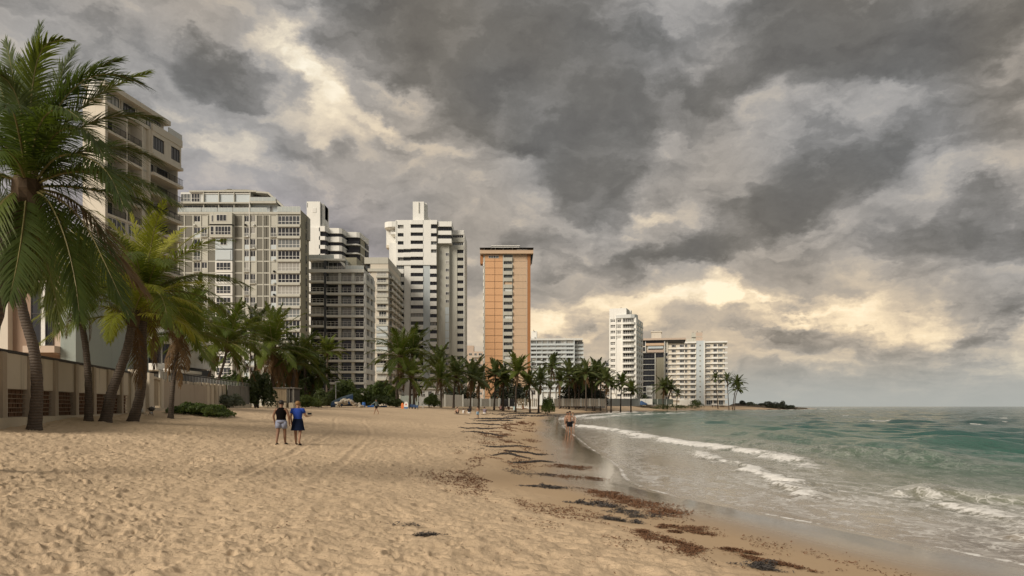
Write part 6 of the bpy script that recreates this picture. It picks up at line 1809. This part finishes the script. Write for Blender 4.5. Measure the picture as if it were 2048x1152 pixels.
def joints(pose, k):
    """joint positions for a 1.72 m figure facing +y, x to its right"""
    J = dict(pelvis=(0, 0, .95), spine=(0, -.01, 1.10), chest=(0, -.015, 1.28), neck=(0, -.01, 1.475), head0=(0, .01, 1.53), head1=(0, .025, 1.62), head2=(0, .02, 1.67), nose=(0, .115, 1.585))
    st = k.get('stride', 0)
    for s, n in ((-1, 'l'), (1, 'r')):
        f = s * st
        J['sh' + n] = (s * .165, -.01, 1.42)
        ab = k.get('arm_' + n, (.07, .05, -.02, .05))      # elbow out, elbow forward, wrist out, wrist forward
        if len(ab) == 4: J['el' + n] = (s * (.185 + ab[0]), -.01 + ab[1], 1.135); J['wr' + n] = (s * (.185 + ab[0] + ab[2]), -.01 + ab[1] + ab[3], .895)
        else: J['el' + n] = ab[0]; J['wr' + n] = ab[1]
        J['hi' + n] = (s * .088, 0, .91)
        J['kn' + n] = (s * .095, f * .55 + .015, .50 + abs(st) * .02)
        J['an' + n] = (s * .095, f * 1.0 - (.06 if f < 0 else 0), .075 + (.05 if f < 0 and st else 0))
        J['to' + n] = (s * .115, f * 1.0 + .15 - (.04 if f < 0 and st else 0), .035)
    if pose in ('sit', 'sit_long', 'squat'):
        dz = -.84
        for n in list(J):
            if n[:2] not in ('hi', 'kn', 'an', 'to'): x, y, z = J[n]; J[n] = (x, y - .0 + k.get('bow', .10) * max(0, z - .95) / .7, z + dz)
        for s, n in ((-1, 'l'), (1, 'r')):
            J['hi' + n] = (s * .09, .0, .11)
            if pose == 'sit': J['kn' + n] = (s * .14, .34, .43); J['an' + n] = (s * .12, .56, .07); J['to' + n] = (s * .13, .70, .04)
            else: J['kn' + n] = (s * .11, .42, .16); J['an' + n] = (s * .10, .84, .06); J['to' + n] = (s * .12, .90, .16)
            J['el' + n] = (s * .27, .14, .32); J['wr' + n] = (s * .20, .36, .38)
            if pose == 'sit_long': J['el' + n] = (s * .28, -.14, .34); J['wr' + n] = (s * .26, -.28, .10)
    return {n: Vector(v) for n, v in J.items()}
def person(label, px, py, hpx, face=0, pose='stand', skin='tan', hair='black', top=None, bottom=None, k=None, shoes=None, long_hair=False, fem=False, hat=None, group=None, broad=1.):
    """feet (or seat) at photo pixel (px, py); hpx: height in photo pixels"""
    k = k or {}
    p = at_ground(px, py)
    full = 1.70 if pose == 'stand' else .86
    s = hpx * p.y / F / full
    root = empty('person', p, label, 'person', group, rz=R(face))
    root.scale = (broad, broad, 1)
    J = joints(pose, k)
    J = {n: v * s for n, v in J.items()}
    order, rad, E = [], [], []
    def add(n, v, r): order.append(v); rad.append((r[0] * s, r[1] * s) if isinstance(r, tuple) else r * s); idx[n] = len(order) - 1
    idx = {}
    w = .92 if fem else 1.
    add('pelvis', J['pelvis'], (.125, .095)); add('spine', J['spine'], (.115 * w, .085)); add('chest', J['chest'], (.145 * w, .10)); add('neck', J['neck'], .055); add('head0', J['head0'], .068)
    add('head1', J['head1'], (.078, .092)); add('head2', J['head2'], (.062, .07)); add('nose', J['nose'], .016)
    ch = [('pelvis', 'spine'), ('spine', 'chest'), ('chest', 'neck'), ('neck', 'head0'), ('head0', 'head1'), ('head1', 'head2'), ('head0', 'nose')]
    for n in 'lr':
        add('sh' + n, J['sh' + n], .058 * w); add('el' + n, J['el' + n], .042 * w); add('wr' + n, J['wr' + n], .028)
        d = (J['wr' + n] - J['el' + n]).normalized()
        add('pa' + n, J['wr' + n] + d * .075 * s, (.036, .020))
        fw = Vector((0, 1, 0)) - d * d.y
        fw = fw.normalized() if fw.length > .1 else Vector((1, 0, 0))
        sd = d.cross(fw)
        for q, (o_, ln) in enumerate(((-.027, .062), (-.009, .074), (.009, .070), (.027, .054))):
            b0 = J['wr' + n] + (d * .105 + fw * o_) * s; add('f%d%s' % (q, n), b0, .0095); add('g%d%s' % (q, n), b0 + (d * ln * .55 + sd * .004) * s, .0085); add('h%d%s' % (q, n), b0 + (d * ln + fw * .0 - sd * .018 * (1 if n == 'l' else -1)) * s, .0075)
            ch += [('pa' + n, 'f%d%s' % (q, n)), ('f%d%s' % (q, n), 'g%d%s' % (q, n)), ('g%d%s' % (q, n), 'h%d%s' % (q, n))]
        t0 = J['wr' + n] + (d * .045 + fw * .038) * s; add('t0' + n, t0, .011); add('t1' + n, t0 + (d * .05 + fw * .022) * s, .009)
        ch += [('wr' + n, 't0' + n), ('t0' + n, 't1' + n)]
        add('hi' + n, J['hi' + n], .088); add('kn' + n, J['kn' + n], .056); add('ca' + n, J['kn' + n].lerp(J['an' + n], .35) + Vector((0, -.015 * s, 0)), .055); add('an' + n, J['an' + n], .034); add('to' + n, J['to' + n], (.036, .024))
        ch += [('chest', 'sh' + n), ('sh' + n, 'el' + n), ('el' + n, 'wr' + n), ('wr' + n, 'pa' + n), ('pelvis', 'hi' + n), ('hi' + n, 'kn' + n), ('kn' + n, 'ca' + n), ('ca' + n, 'an' + n), ('an' + n, 'to' + n)]
    E = [(idx[a], idx[b]) for a, b in ch]
    skin_body('body', order, E, rad, SK[skin], root)
    # hair
    h1 = (J['head1'] + J['head2']) / 2
    hm = MB()
    hm.ball((h1.x, h1.y - .016 * s, h1.z + .022 * s), .092 * s, .104 * s, .098 * s, 10, 8)
    if long_hair: hm.ball((h1.x, h1.y - .055 * s, h1.z - .09 * s), .085 * s, .055 * s, .15 * s, 10, 6)
    keep = []
    for f in hm.f:
        c = sum((Vector(hm.v[i]) for i in f), Vector()) / len(f)
        if c.y < h1.y + .028 * s or c.z > h1.z + .055 * s: keep.append(f)
    hm.f = keep
    hm.build('hair', HAIR[hair], root, smooth=True)
    for sgn in (-1, 1):
        MB().ball((J['head0'].x + sgn * .083 * s, J['head1'].y - .01 * s, J['head0'].z + .065 * s), .012 * s, .022 * s, .032 * s, 6, 4).build('ear', SK[skin], root)
        MB().ball((sgn * .032 * s, J['head1'].y + .088 * s, J['head1'].z - .005 * s), .014 * s, .01 * s, .009 * s, 6, 4).build('eye', HAIR['black'], root)
    MB().ball((0, J['head0'].y + .083 * s, J['head0'].z + .015 * s), .026 * s, .01 * s, .008 * s, 6, 4).build('mouth', cloth('lip', (.25, .09, .07)), root)
    if hat:
        hm = MB(); hm.loft([((h1.x, h1.y, h1.z + .05 * s), .16 * s, .17 * s), ((h1.x, h1.y, h1.z + .06 * s), .16 * s, .17 * s), ((h1.x, h1.y, h1.z + .065 * s), .10 * s, .11 * s), ((h1.x, h1.y, h1.z + .15 * s), .08 * s, .09 * s)]); hm.build('hat', cloth(*hat), root, smooth=True)
    def ring(c, rx, ry): return ((c.x, c.y, c.z), rx * s, ry * s)
    P, S, C, N = J['pelvis'], J['spine'], J['chest'], J['neck']
    if top:
        name, col, sleeve, *hem = top
        m = MB()
        low = P + Vector((0, 0, (hem[0] if hem else -.02) * s))
        shz = (J['shl'] + J['shr']) / 2
        m.loft([ring(low, .172 * w, .135), ring(S, .158 * w, .124), ring(C, .192 * w, .136), ring(shz + Vector((0, 0, -.03 * s)), .208 * w if sleeve else .150, .115), ring(shz + Vector((0, 0, .035 * s)), .165 * w if sleeve else .095, .085), ring(N + Vector((0, 0, -.005 * s)), .078, .07)], cap=False)
        if sleeve:
            for n in 'lr':
                e = J['sh' + n].lerp(J['el' + n], sleeve)
                m.tube([J['sh' + n].lerp(C, .25) + Vector((0, 0, .02 * s)), J['sh' + n], e], [.075 * s, .078 * s * w, .066 * s], 10)
                if sleeve > .9: m.tube([e, J['el' + n].lerp(J['wr' + n], .9)], [.06 * s, .042 * s], 10)
        m.build('shirt', cloth(name, col), root, smooth=True)
    if bottom:
        name, col, kind = bottom
        m = MB()
        if kind == 'skirt':
            m.loft([ring(P + Vector((0, 0, .10 * s)), .165, .13), ring(P, .185, .145), ring(P + Vector((0, 0, -.22 * s)), .215, .165), ring(P + Vector((0, 0, -.36 * s)), .245, .185)], cap=False)
        else:
            m.loft([ring(P + Vector((0, 0, .08 * s)), .158, .125), ring(P + Vector((0, 0, -.01 * s)), .178, .142), ring(P + Vector((0, 0, -.075 * s)), .17, .135)])
            for n in 'lr':
                e = J['hi' + n].lerp(J['kn' + n], kind)
                m.tube([J['hi' + n] + Vector((0, 0, .02 * s)), J['hi' + n].lerp(J['kn' + n], kind * .5), e], [.106 * s, .108 * s, .098 * s if kind > .5 else .104 * s], 10)
        m.build('skirt' if kind == 'skirt' else 'shorts', cloth(name, col), root, smooth=True)
    if shoes:
        for n in 'lr':
            a, t = J['an' + n], J['to' + n]
            c = a.lerp(t, .42)
            m = MB(); m.ball((c.x, c.y, .035 * s), .052 * s, .135 * s, .04 * s, 10, 6); m.build('sandal', cloth(*shoes), root, smooth=True)
    return root
person('person in a black tank top and pale blue-grey shorts walking away', 562.5, 890.5, 87, 0, 'stand', 'deep', 'black', ('black_jersey', (.004, .003, .003), 0, -.03), ('grey_blue_cotton', (.24, .26, .34), .62), dict(arm_l=(.08, .0, -.03, .05), arm_r=(.07, .0, -.0, .06), stride=.13), ('dark_sandal', (.02, .018, .016)), broad=1.16)
person('person in a bright blue top and navy skirt walking beside the black tank top', 595.5, 891, 86, 0, 'stand', 'tan', 'ginger', ('royal_blue_cotton', (.025, .060, .30), .52, .10), ('navy_cotton', (.008, .014, .035), 'skirt'), dict(arm_l=(.06, .02, -.02, .04), arm_r=(Vector((.27, .02, 1.15)), Vector((.33, .24, 1.16))), stride=-.12), ('dark_sandal', (.02, .018, .016)), fem=True, broad=1.16)
m = MB(); p = at_ground(616, 891); m.box(-.075, .075, -.012, .012, -.035, .035); o = m.build('phone', plain('black_phone', (.012, .012, .014), .3), None, (p.x, p.y + .22, PZ(827.5, p.y + .2))); tag(o, 'small dark phone held out by the person in the blue top', 'phone')
person('bare-chested person in black swim shorts at the wet sand edge', 1139.5, 873.5, 50, 180, 'stand', 'tan', 'black', None, ('black_swimwear', (.012, .012, .014), .55), dict(arm_l=(.12, .02, .02, .02), arm_r=(.12, .02, .02, .02), stride=.06))
person('person half hidden behind the black swim shorts, on the left', 1134.8, 866, 41, 180, 'stand', 'tan', 'black', ('beige_swim_top', (.35, .24, .17), 0, .2), ('brown_swimwear', (.05, .03, .02), .3), dict(stride=.05), fem=True, long_hair=True)
person('person half hidden behind the black swim shorts, on the right', 1145.8, 864, 38, 180, 'stand', 'light', 'brown', ('pale_swim_top', (.42, .38, .33), 0, .2), ('dark_swimwear', (.05, .05, .05), .3), dict(stride=.05), fem=True)
person('jogger in a grey-green top and black shorts striding left with an arm out', 752.5, 829, 30, 75, 'stand', 'tan', 'black', ('grey_green_jersey', (.13, .165, .16), .95), ('black_cotton', (.012, .012, .014), .5), dict(stride=.30, arm_l=(Vector((-.25, .28, 1.25)), Vector((-.2, .52, 1.1))), arm_r=(.1, -.12, -.02, .06)))
SUN_G = 'beach goers sitting on the sand'
person('child with a red-tanned back standing in pale blue shorts', 955.5, 838, 24.5, 10, 'stand', 'tan', 'black', None, ('pale_blue_cotton', (.22, .32, .40), .8), dict(stride=.10, arm_l=(.14, .1, .0, .1), arm_r=(.08, .1, -.05, .1)))
person('person in black shorts sitting at the left end of the blanket', 915, 827.5, 13, 20, 'sit', 'light', 'black', None, ('black_cotton', (.012, .012, .014), .8), group=SUN_G)
person('small child with a dark cap sitting on the blanket', 926.5, 827.5, 9.5, -30, 'sit', 'light', 'black', ('white_cotton', (.6, .58, .55), .4), None, hat=('dark_cap', (.03, .03, .035)), group=SUN_G)
person('person in a dark top sitting on the blanket, right of the capped child', 938.5, 827.5, 14.5, 0, 'sit', 'tan', 'black', ('charcoal_cotton', (.03, .028, .03), .5), ('white_linen', (.6, .58, .55), .6), group=SUN_G, long_hair=True)
person('person in a purplish grey top sitting right of the standing child', 969, 828, 13.5, -10, 'sit', 'tan', 'black', ('mauve_grey_cotton', (.20, .17, .20), .5), ('white_linen', (.6, .58, .55), .6), group=SUN_G)
person('person in a pink top at the left of the far sitting group', 1002, 820.5, 11.5, 10, 'sit', 'tan', 'brown', ('pink_cotton', (.50, .30, .28), .3), ('dark_cotton', (.04, .03, .03), .5), group=SUN_G, long_hair=True, fem=True)
person('child sitting next to the pink top in the far group', 1007.5, 820.8, 8, -20, 'sit', 'light', 'brown', ('pale_pink_cotton', (.55, .40, .38), .3), None, group=SUN_G)
person('person in a brown top in the middle of the far group', 1017.5, 820.5, 10.5, 30, 'sit', 'tan', 'black', ('brown_cotton', (.14, .08, .06), .4), ('white_linen', (.6, .58, .55), .6), group=SUN_G)
person('person in a pale blue wrap and white hat in the far group', 1029, 819.6, 11, -10, 'sit', 'light', 'brown', ('pale_aqua_cotton', (.40, .55, .58), .5), ('pale_aqua_cotton', (.40, .55, .58), 'skirt'), hat=('white_hat', (.72, .70, .66)), group=SUN_G, fem=True)
person('person in an orange swimsuit leaning back, left of the pair', 1046, 818.6, 10.5, -60, 'sit_long', 'tan', 'black', ('orange_swimwear', (.50, .20, .05), 0, .0), None, group=SUN_G, fem=True, long_hair=True)
person('person in an orange swimsuit leaning back, right of the pair', 1060, 818.6, 11, 60, 'sit_long', 'tan', 'black', ('orange_swimwear', (.50, .20, .05), 0, .0), ('orange_swimwear', (.5, .2, .05), .3), group=SUN_G, fem=True)
for i, (x, y, h, lb) in enumerate(((1122, 816.6, 5, 'tiny sitting person left of the round bush end, leftmost of three'), (1127, 816.8, 5, 'tiny sitting person, middle of the three by the pale fence'), (1133, 817.2, 4.4, 'tiny sitting person, rightmost of the three by the pale fence'),
                                   (1149, 815.4, 5, 'tiny sitting person below the dark cluster, left one'), (1154, 815.6, 5.4, 'tiny sitting person below the dark cluster, middle one'), (1160, 815.8, 5, 'tiny sitting person below the dark cluster, right one'))):
    person(lb, x, y, h, 40 * i, 'sit', 'deep', 'black', ('black_cotton', (.012, .012, .014), .5), ('pale_linen', (.4, .38, .35), .6) if i % 2 else ('black_cotton', (.012, .012, .014), .6), group='distant people on the beach')
for i, (x, h, lb) in enumerate(((1425, 6.4, 'tiny dark figure leftmost in the row below the striped block'), (1430.5, 5.6, 'second tiny figure in the row below the striped block'), (1434.5, 6.2, 'third tiny figure in the row below the striped block'), (1442, 5.6, 'fourth tiny figure in the row below the striped block'), (1446, 5.8, 'rightmost tiny figure in the row below the striped block'), (1409, 4.6, 'tiny figure standing alone left of the row'))):
    person(lb, x, 816 - (i % 2) * .6, h, 50 * i, 'stand', 'deep', 'black', ('dark_cotton', (.03, .025, .025), .5), ('black_cotton', (.012, .012, .014), .6), dict(stride=.1), group='distant people on the beach')

# ------------------------------------------------------------------ blankets
def blanket(label, x0, y0, x1, y1, c, name):
    A, B = at_ground(x0, y0), at_ground(x1, y1)
    n, k = 10, 4
    V = []
    rng = random.Random(int(x0))
    for i in range(n + 1):
        for j in range(k + 1):
            x = A.x + (B.x - A.x) * i / n; y = min(A.y, B.y) - .3 + 1.6 * j / k
            V.append((x - A.x, y - A.y, ground(x, y) + .035 + rng.uniform(0, .04) - A.z))
    Fq = [(i * (k + 1) + j, (i + 1) * (k + 1) + j, (i + 1) * (k + 1) + j + 1, i * (k + 1) + j + 1) for i in range(n) for j in range(k)]
    me = mesh_np('blanket', V, Fq, cloth(name, c), True)
    o = obj('blanket', me, None, A); tag(o, label, 'blanket', 'blankets on the sand')
    md = o.modifiers.new('thickness', 'SOLIDIFY'); md.thickness = .012
blanket('dark blanket under the family of three', 908, 828.2, 947, 828.2, (.03, .025, .025), 'dark_blanket_cloth')
blanket('short dark blanket right of the standing child', 962, 829, 981, 829, (.05, .045, .05), 'grey_blanket_cloth')
blanket('reddish blanket under the far group', 995, 821.6, 1022, 821.6, (.16, .07, .05), 'red_blanket_cloth')
blanket('pale aqua blanket under the white hat', 1023, 820.4, 1042, 820.4, (.42, .56, .58), 'aqua_blanket_cloth')

# ------------------------------------------------------------------ small things by the wall
def grill():
    p = at_ground(303, 831)
    s = 21 * p.y / F / .98
    root = empty('kettle_grill', p, 'black kettle grill with a shiny lid standing at the foot of the wall pillar', 'grill')
    blk = plain('black_enamel', (.015, .015, .017), .18); chrome = plain('grill_chrome', (.55, .55, .55), .2, 1.)
    m = MB(); m.loft([((0, 0, .40 * s), .10 * s, .10 * s), ((0, 0, .44 * s), .20 * s, .20 * s), ((0, 0, .52 * s), .27 * s, .27 * s), ((0, 0, .60 * s), .29 * s, .29 * s)]); m.build('bowl', blk, root, smooth=True)
    m = MB(); m.loft([((0, 0, .61 * s), .30 * s, .30 * s), ((0, 0, .70 * s), .27 * s, .27 * s), ((0, 0, .77 * s), .19 * s, .19 * s), ((0, 0, .80 * s), .06 * s, .06 * s)]); l = m.build('lid', blk, root, smooth=True)
    MB().box(-.05 * s, .05 * s, -.015 * s, .015 * s, .82 * s, .87 * s).build('handle', chrome, l)
    m = MB(); m.loft([((0, -.05 * s, .1 * s), .13 * s, .13 * s), ((0, -.05 * s, .34 * s), .11 * s, .11 * s)]); m.build('ash_pot', chrome, root, smooth=True)
    for a in (90, 210, 330): MB().tube([(.10 * s * math.cos(R(a)), .10 * s * math.sin(R(a)), .45 * s), (.27 * s * math.cos(R(a)), .27 * s * math.sin(R(a)), -.02)], .022 * s, 6).build('leg', blk, root)
    for sg in (-1, 1): m = MB(); m.box(sg * .36 * s - .05 * s, sg * .36 * s + .05 * s, -.02 * s, .02 * s, .62 * s, .66 * s); m.build('handle', blk, root)
grill()
p = at_ground(283, 829)
r_ = empty('tap_post', p, 'thin grey tap post beside the swollen palm foot', 'post')
s_ = p.y / F
MB().tube([(0, 0, -.1), (0, 0, 60 * s_)], .05, 8).build('pipe', MT['rail2'], r_)
m = MB(); m.ball((0, -.05, 8 * s_), .12, .12, .14); m.build('tap_box', MT['concrete'], r_); MB().box(-.2, .2, -.15, .15, -.1, 4 * s_).build('base', MT['block'], r_)

# ------------------------------------------------------------------ left end of the beach: boat, rocks, gear
def gear(px, py):
    """things lying on the crest of the beach, where sight lines only graze the sand"""
    if px > 900: return at_ground(px, py)
    Y = 122.; x = PX(px, Y)
    return Vector((x, Y, ground(x, Y)))
def hull(name, label, px0, px1, py_t, py_b, colour, bot, tilt, cat, lift=0., Y=None, deck=None):
    c = gear((px0 + px1) / 2, py_b)
    if Y: c = Vector((PX((px0 + px1) / 2, Y), Y, ground(PX((px0 + px1) / 2, Y), Y)))
    L = (px1 - px0) * c.y / F; h = (py_b - py_t) * c.y / F
    root = empty(name, c, label, cat)
    m = MB(); st = 9
    for i in range(st):
        f = i / (st - 1)
        wv = .34 * L * .55 * math.sin(math.pi * min(.5 + f * .5, .985)) ** .7 if f > .5 else .34 * L * .55
        x = -L / 2 + L * f; z = h * (.40 + .25 * f * f) + f * tilt * h
        for (yy, zz) in ((-wv, z), (-wv * .8, z * .45 + f * tilt * h * .4), (-wv * .25, f * tilt * h * .8), (wv * .25, f * tilt * h * .8), (wv * .8, z * .45 + f * tilt * h * .4), (wv, z)): m.v.append((x, yy, zz))
    for i in range(st - 1):
        for j in range(5): a = i * 6 + j; m.f.append((a, a + 1, a + 7, a + 6))
    m.f.append((5, 4, 3, 2, 1, 0))
    m.build('hull', bot, root, smooth=False)
    t = MB()
    for i in range(st):
        for j in (0, 5): t.v.append(tuple(Vector(m.v[i * 6 + j]) + Vector((0, 0, .02))))
    for i in range(st): t.v.append(tuple((Vector(m.v[i * 6]) + Vector(m.v[i * 6 + 5])) / 2 + Vector((0, 0, h * .24 * math.sin(math.pi * (.15 + .7 * i / 8))))))
    for i in range(st - 1): t.f += [(2 * i, 2 * i + 2, 18 + i + 1, 18 + i), (18 + i, 18 + i + 1, 2 * i + 3, 2 * i + 1)]
    t.build('cover' if deck is None else 'deck', colour, root, smooth=True)
    return root
blue = plain('blue_tarpaulin', (.05, .075, .095), .5, 0, .2, 3); blue2 = plain('blue_hull_paint', (.02, .05, .115), .45, 0, .1, 3)
hull('boat', 'blue boat under a grey-blue cover, its bow raised over the rock heap', 662, 706, 789, 812, blue, blue2, .45, 'boat')
ROCK = plain('pale_broken_rock', (.42, .37, .29), .9, 0, .25, 3)
rng = random.Random(17)
for i in range(34):
    f = rng.random()
    x = 672 + 54 * f; top = 812 - 16 * math.sin(math.pi * (.15 + .8 * f) ** .9) * rng.random() ** .5
    p = gear(x, 812); Y = p.y - 4 + rng.uniform(-2., 1.5) - (812 - top) * .02
    m = MB(); s = rng.uniform(.16, .42); m.ball((0, 0, 0), s * rng.uniform(1, 1.6), s, s * rng.uniform(.6, .9), 7, 4, .22, rng)
    o = m.build('rock', ROCK, None, (PX(x, Y), Y, max(ground(PX(x, Y), Y) + .08, PZ(top, Y) - .2))); o.rotation_euler = (rng.uniform(-.4, .4), rng.uniform(-.4, .4), rng.uniform(0, 3))
    tag(o, 'pale broken rock in the heap beside the blue boat', 'rock', 'rocks heaped beside the blue boat')
def barrel(label, px, pyb, hpx, colour, cat='barrel', name='barrel', wide=.3):
    c = gear(px, pyb); s = hpx * c.y / F
    root = empty(name, c, label, cat)
    m = MB(); m.loft([((0, 0, -.03), wide * s, wide * s), ((0, 0, .3 * s), wide * 1.12 * s, wide * 1.12 * s), ((0, 0, .7 * s), wide * 1.12 * s, wide * 1.12 * s), ((0, 0, .96 * s), wide * s, wide * s)]); m.build('body', colour, root, smooth=True)
    for z in (.3, .68): m = MB(); m.loft([((0, 0, z * s), wide * 1.18 * s, wide * 1.18 * s), ((0, 0, (z + .06) * s), wide * 1.18 * s, wide * 1.18 * s)]); m.build('hoop', colour, root)
    m = MB(); m.loft([((0, 0, .95 * s), wide * 1.06 * s, wide * 1.06 * s), ((0, 0, s), wide * 1.0 * s, wide * 1.0 * s)]); m.build('lid', colour, root)
bluep = plain('bright_blue_plastic', (.03, .12, .36), .4)
barrel('bright blue barrel right of the rock heap', 727.5, 812, 10.5, bluep)
hull('boat', 'small blue dinghy half hidden left of the jogger', 735, 748, 805, 811, bluep, bluep, .1, 'boat')
hull('boat', 'grey-blue dinghy behind the jogger', 760, 774, 806, 811, blue, blue2, .1, 'boat', Y=136)
def board(label, px, pyb, w, h, c, name, stripe=None, lean=8):
    """a board stood on end: rounded outline, real thickness"""
    p = gear(px, pyb); k = p.y / F
    root = empty(name, p, label, name.replace('_', ' '))
    W, H_ = w * k / 2, h * k
    out = [(W * .7, -.05), (W, .25 * H_), (W, .65 * H_), (W * .75, .88 * H_), (W * .25, H_), (-W * .25, H_), (-W * .75, .88 * H_), (-W, .65 * H_), (-W, .25 * H_), (-W * .7, -.05)]
    MB().prism_y(out, -.06, .06).build('hull', c, root)
    if stripe: MB().prism_y([(W * .7, -.05), (W * .98, .24 * H_), (-W * .98, .24 * H_), (-W * .7, -.05)], -.075, -.061).build('stripe', stripe, root); m = MB(); m.box(-W * .3, W * .3, -.075, -.061, .5 * H_, .68 * H_); m.build('emblem', cloth('red_print', (.45, .06, .04)), root)
    root.rotation_euler = (R(-lean), 0, 0)
board('orange board standing against the palm by the pale wall', 804.6, 812, 5.4, 11.5, plain('orange_plastic', (.62, .17, .04), .4), 'paddle_board')
board('white board with a blue foot and red mark beside the orange board', 812, 812.5, 8.5, 14, plain('white_board', (.66, .64, .60), .4), 'surf_board', plain('blue_board_paint', (.06, .16, .32), .4))
def lounger(label, px, pyb, w, h, c):
    p = gear(px, pyb); k = p.y / F
    root = empty('beach_chair', p, label, 'beach chair', 'folded blue beach chairs')
    W, H_ = w * k, h * k
    m = MB(); m.prism([(-W / 2, 0), (W / 2, 0), (W / 2, W), (-W / 2, W)], H_ * .38, H_ * .45); m.build('seat', c, root)
    m = MB(); m.v = [(-W / 2, W, H_ * .4), (W / 2, W, H_ * .4), (W / 2, W * 1.35, H_), (-W / 2, W * 1.35, H_)]; m.v += [(a, b + .05, z) for a, b, z in m.v]
    m.f = [(0, 1, 2, 3), (7, 6, 5, 4), (0, 4, 5, 1), (1, 5, 6, 2), (2, 6, 7, 3), (3, 7, 4, 0)]; m.build('backrest', c, root)
    for x in (-W / 2 + .03, W / 2 - .03):
        for y in (.05, W - .05): MB().box(x - .03, x + .03, y - .03, y + .03, -.05, H_ * .38).build('leg', MT['railblack'], root)
navy = plain('navy_canvas', (.03, .06, .13), .8)
lounger('navy beach chair right of the white board, left one', 821, 812, 5.5, 9, navy); lounger('navy beach chair right of the white board, middle one', 827, 812, 5.5, 8.5, navy); lounger('navy beach chair right of the white board, right one', 833, 812, 5.5, 8, navy)
lounger('blue beach chair left of the yellow boat', 1259, 815, 5, 10, bluep)
def lamp(label, px, pyt, pyb, Y, head=True):
    c = Vector((PX(px, Y), Y, ground(PX(px, Y), Y))); h = PZ(pyt, Y) - c.z
    root = empty('lamp_post', c, label, 'lamp post', 'lamp posts behind the beach')
    MB().tube([(0, 0, -.2), (0, 0, h)], [.085, .06], 8).build('pole', MT['pale'], root)
    MB().box(-.1, .75, -.1, .1, h - .02, h + .12).build('arm', MT['pale'], root)
    if head: MB().box(.25, .6, -.12, .12, h * .64, h * .66).build('bracket', MT['rail2'], root)
lamp('pale lamp post behind the stern of the blue boat', 671.5, 764, 803, 132); lamp('thin lamp post between the palms left of the round bush', 846, 787, 813, 140, False)
def parasol():
    c = at_ground(1283, 815); k = c.y / F
    root = empty('parasol', c, 'blue parasol with drooping flaps near the white garden wall', 'parasol')
    MB().tube([(0, 0, -.1), (0, 0, 14 * k)], .06, 6).build('pole', MT['rail2'], root)
    m = MB(); n = 8
    m.v.append((0, 0, 13.6 * k))
    for j in range(n): a = 2 * math.pi * j / n; m.v.append((12 * k * math.cos(a), 10 * k * math.sin(a), 7.2 * k))
    for j in range(n): a = 2 * math.pi * j / n; m.v.append((12.2 * k * math.cos(a), 10.2 * k * math.sin(a), 5.0 * k))
    m.f = [(0, 1 + j, 1 + (j + 1) % n) for j in range(n)] + [(1 + j, 9 + j, 9 + (j + 1) % n, 1 + (j + 1) % n) for j in range(n)]
    o = m.build('canopy', plain('blue_parasol_cloth', (.05, .10, .21), .8), root); md = o.modifiers.new('t', 'SOLIDIFY'); md.thickness = .04
    for x in (-9, 9): MB().tube([(x * k, 0, -.1), (x * k, 0, 5.5 * k)], .05, 5).build('prop', blue2, root)
parasol()
hull('boat', 'pale yellow upturned boat beside the blue parasol', 1264, 1283, 807, 813.6, plain('pale_yellow_paint', (.62, .50, .30), .5), plain('cream_hull', (.55, .45, .30), .5), .05, 'boat')
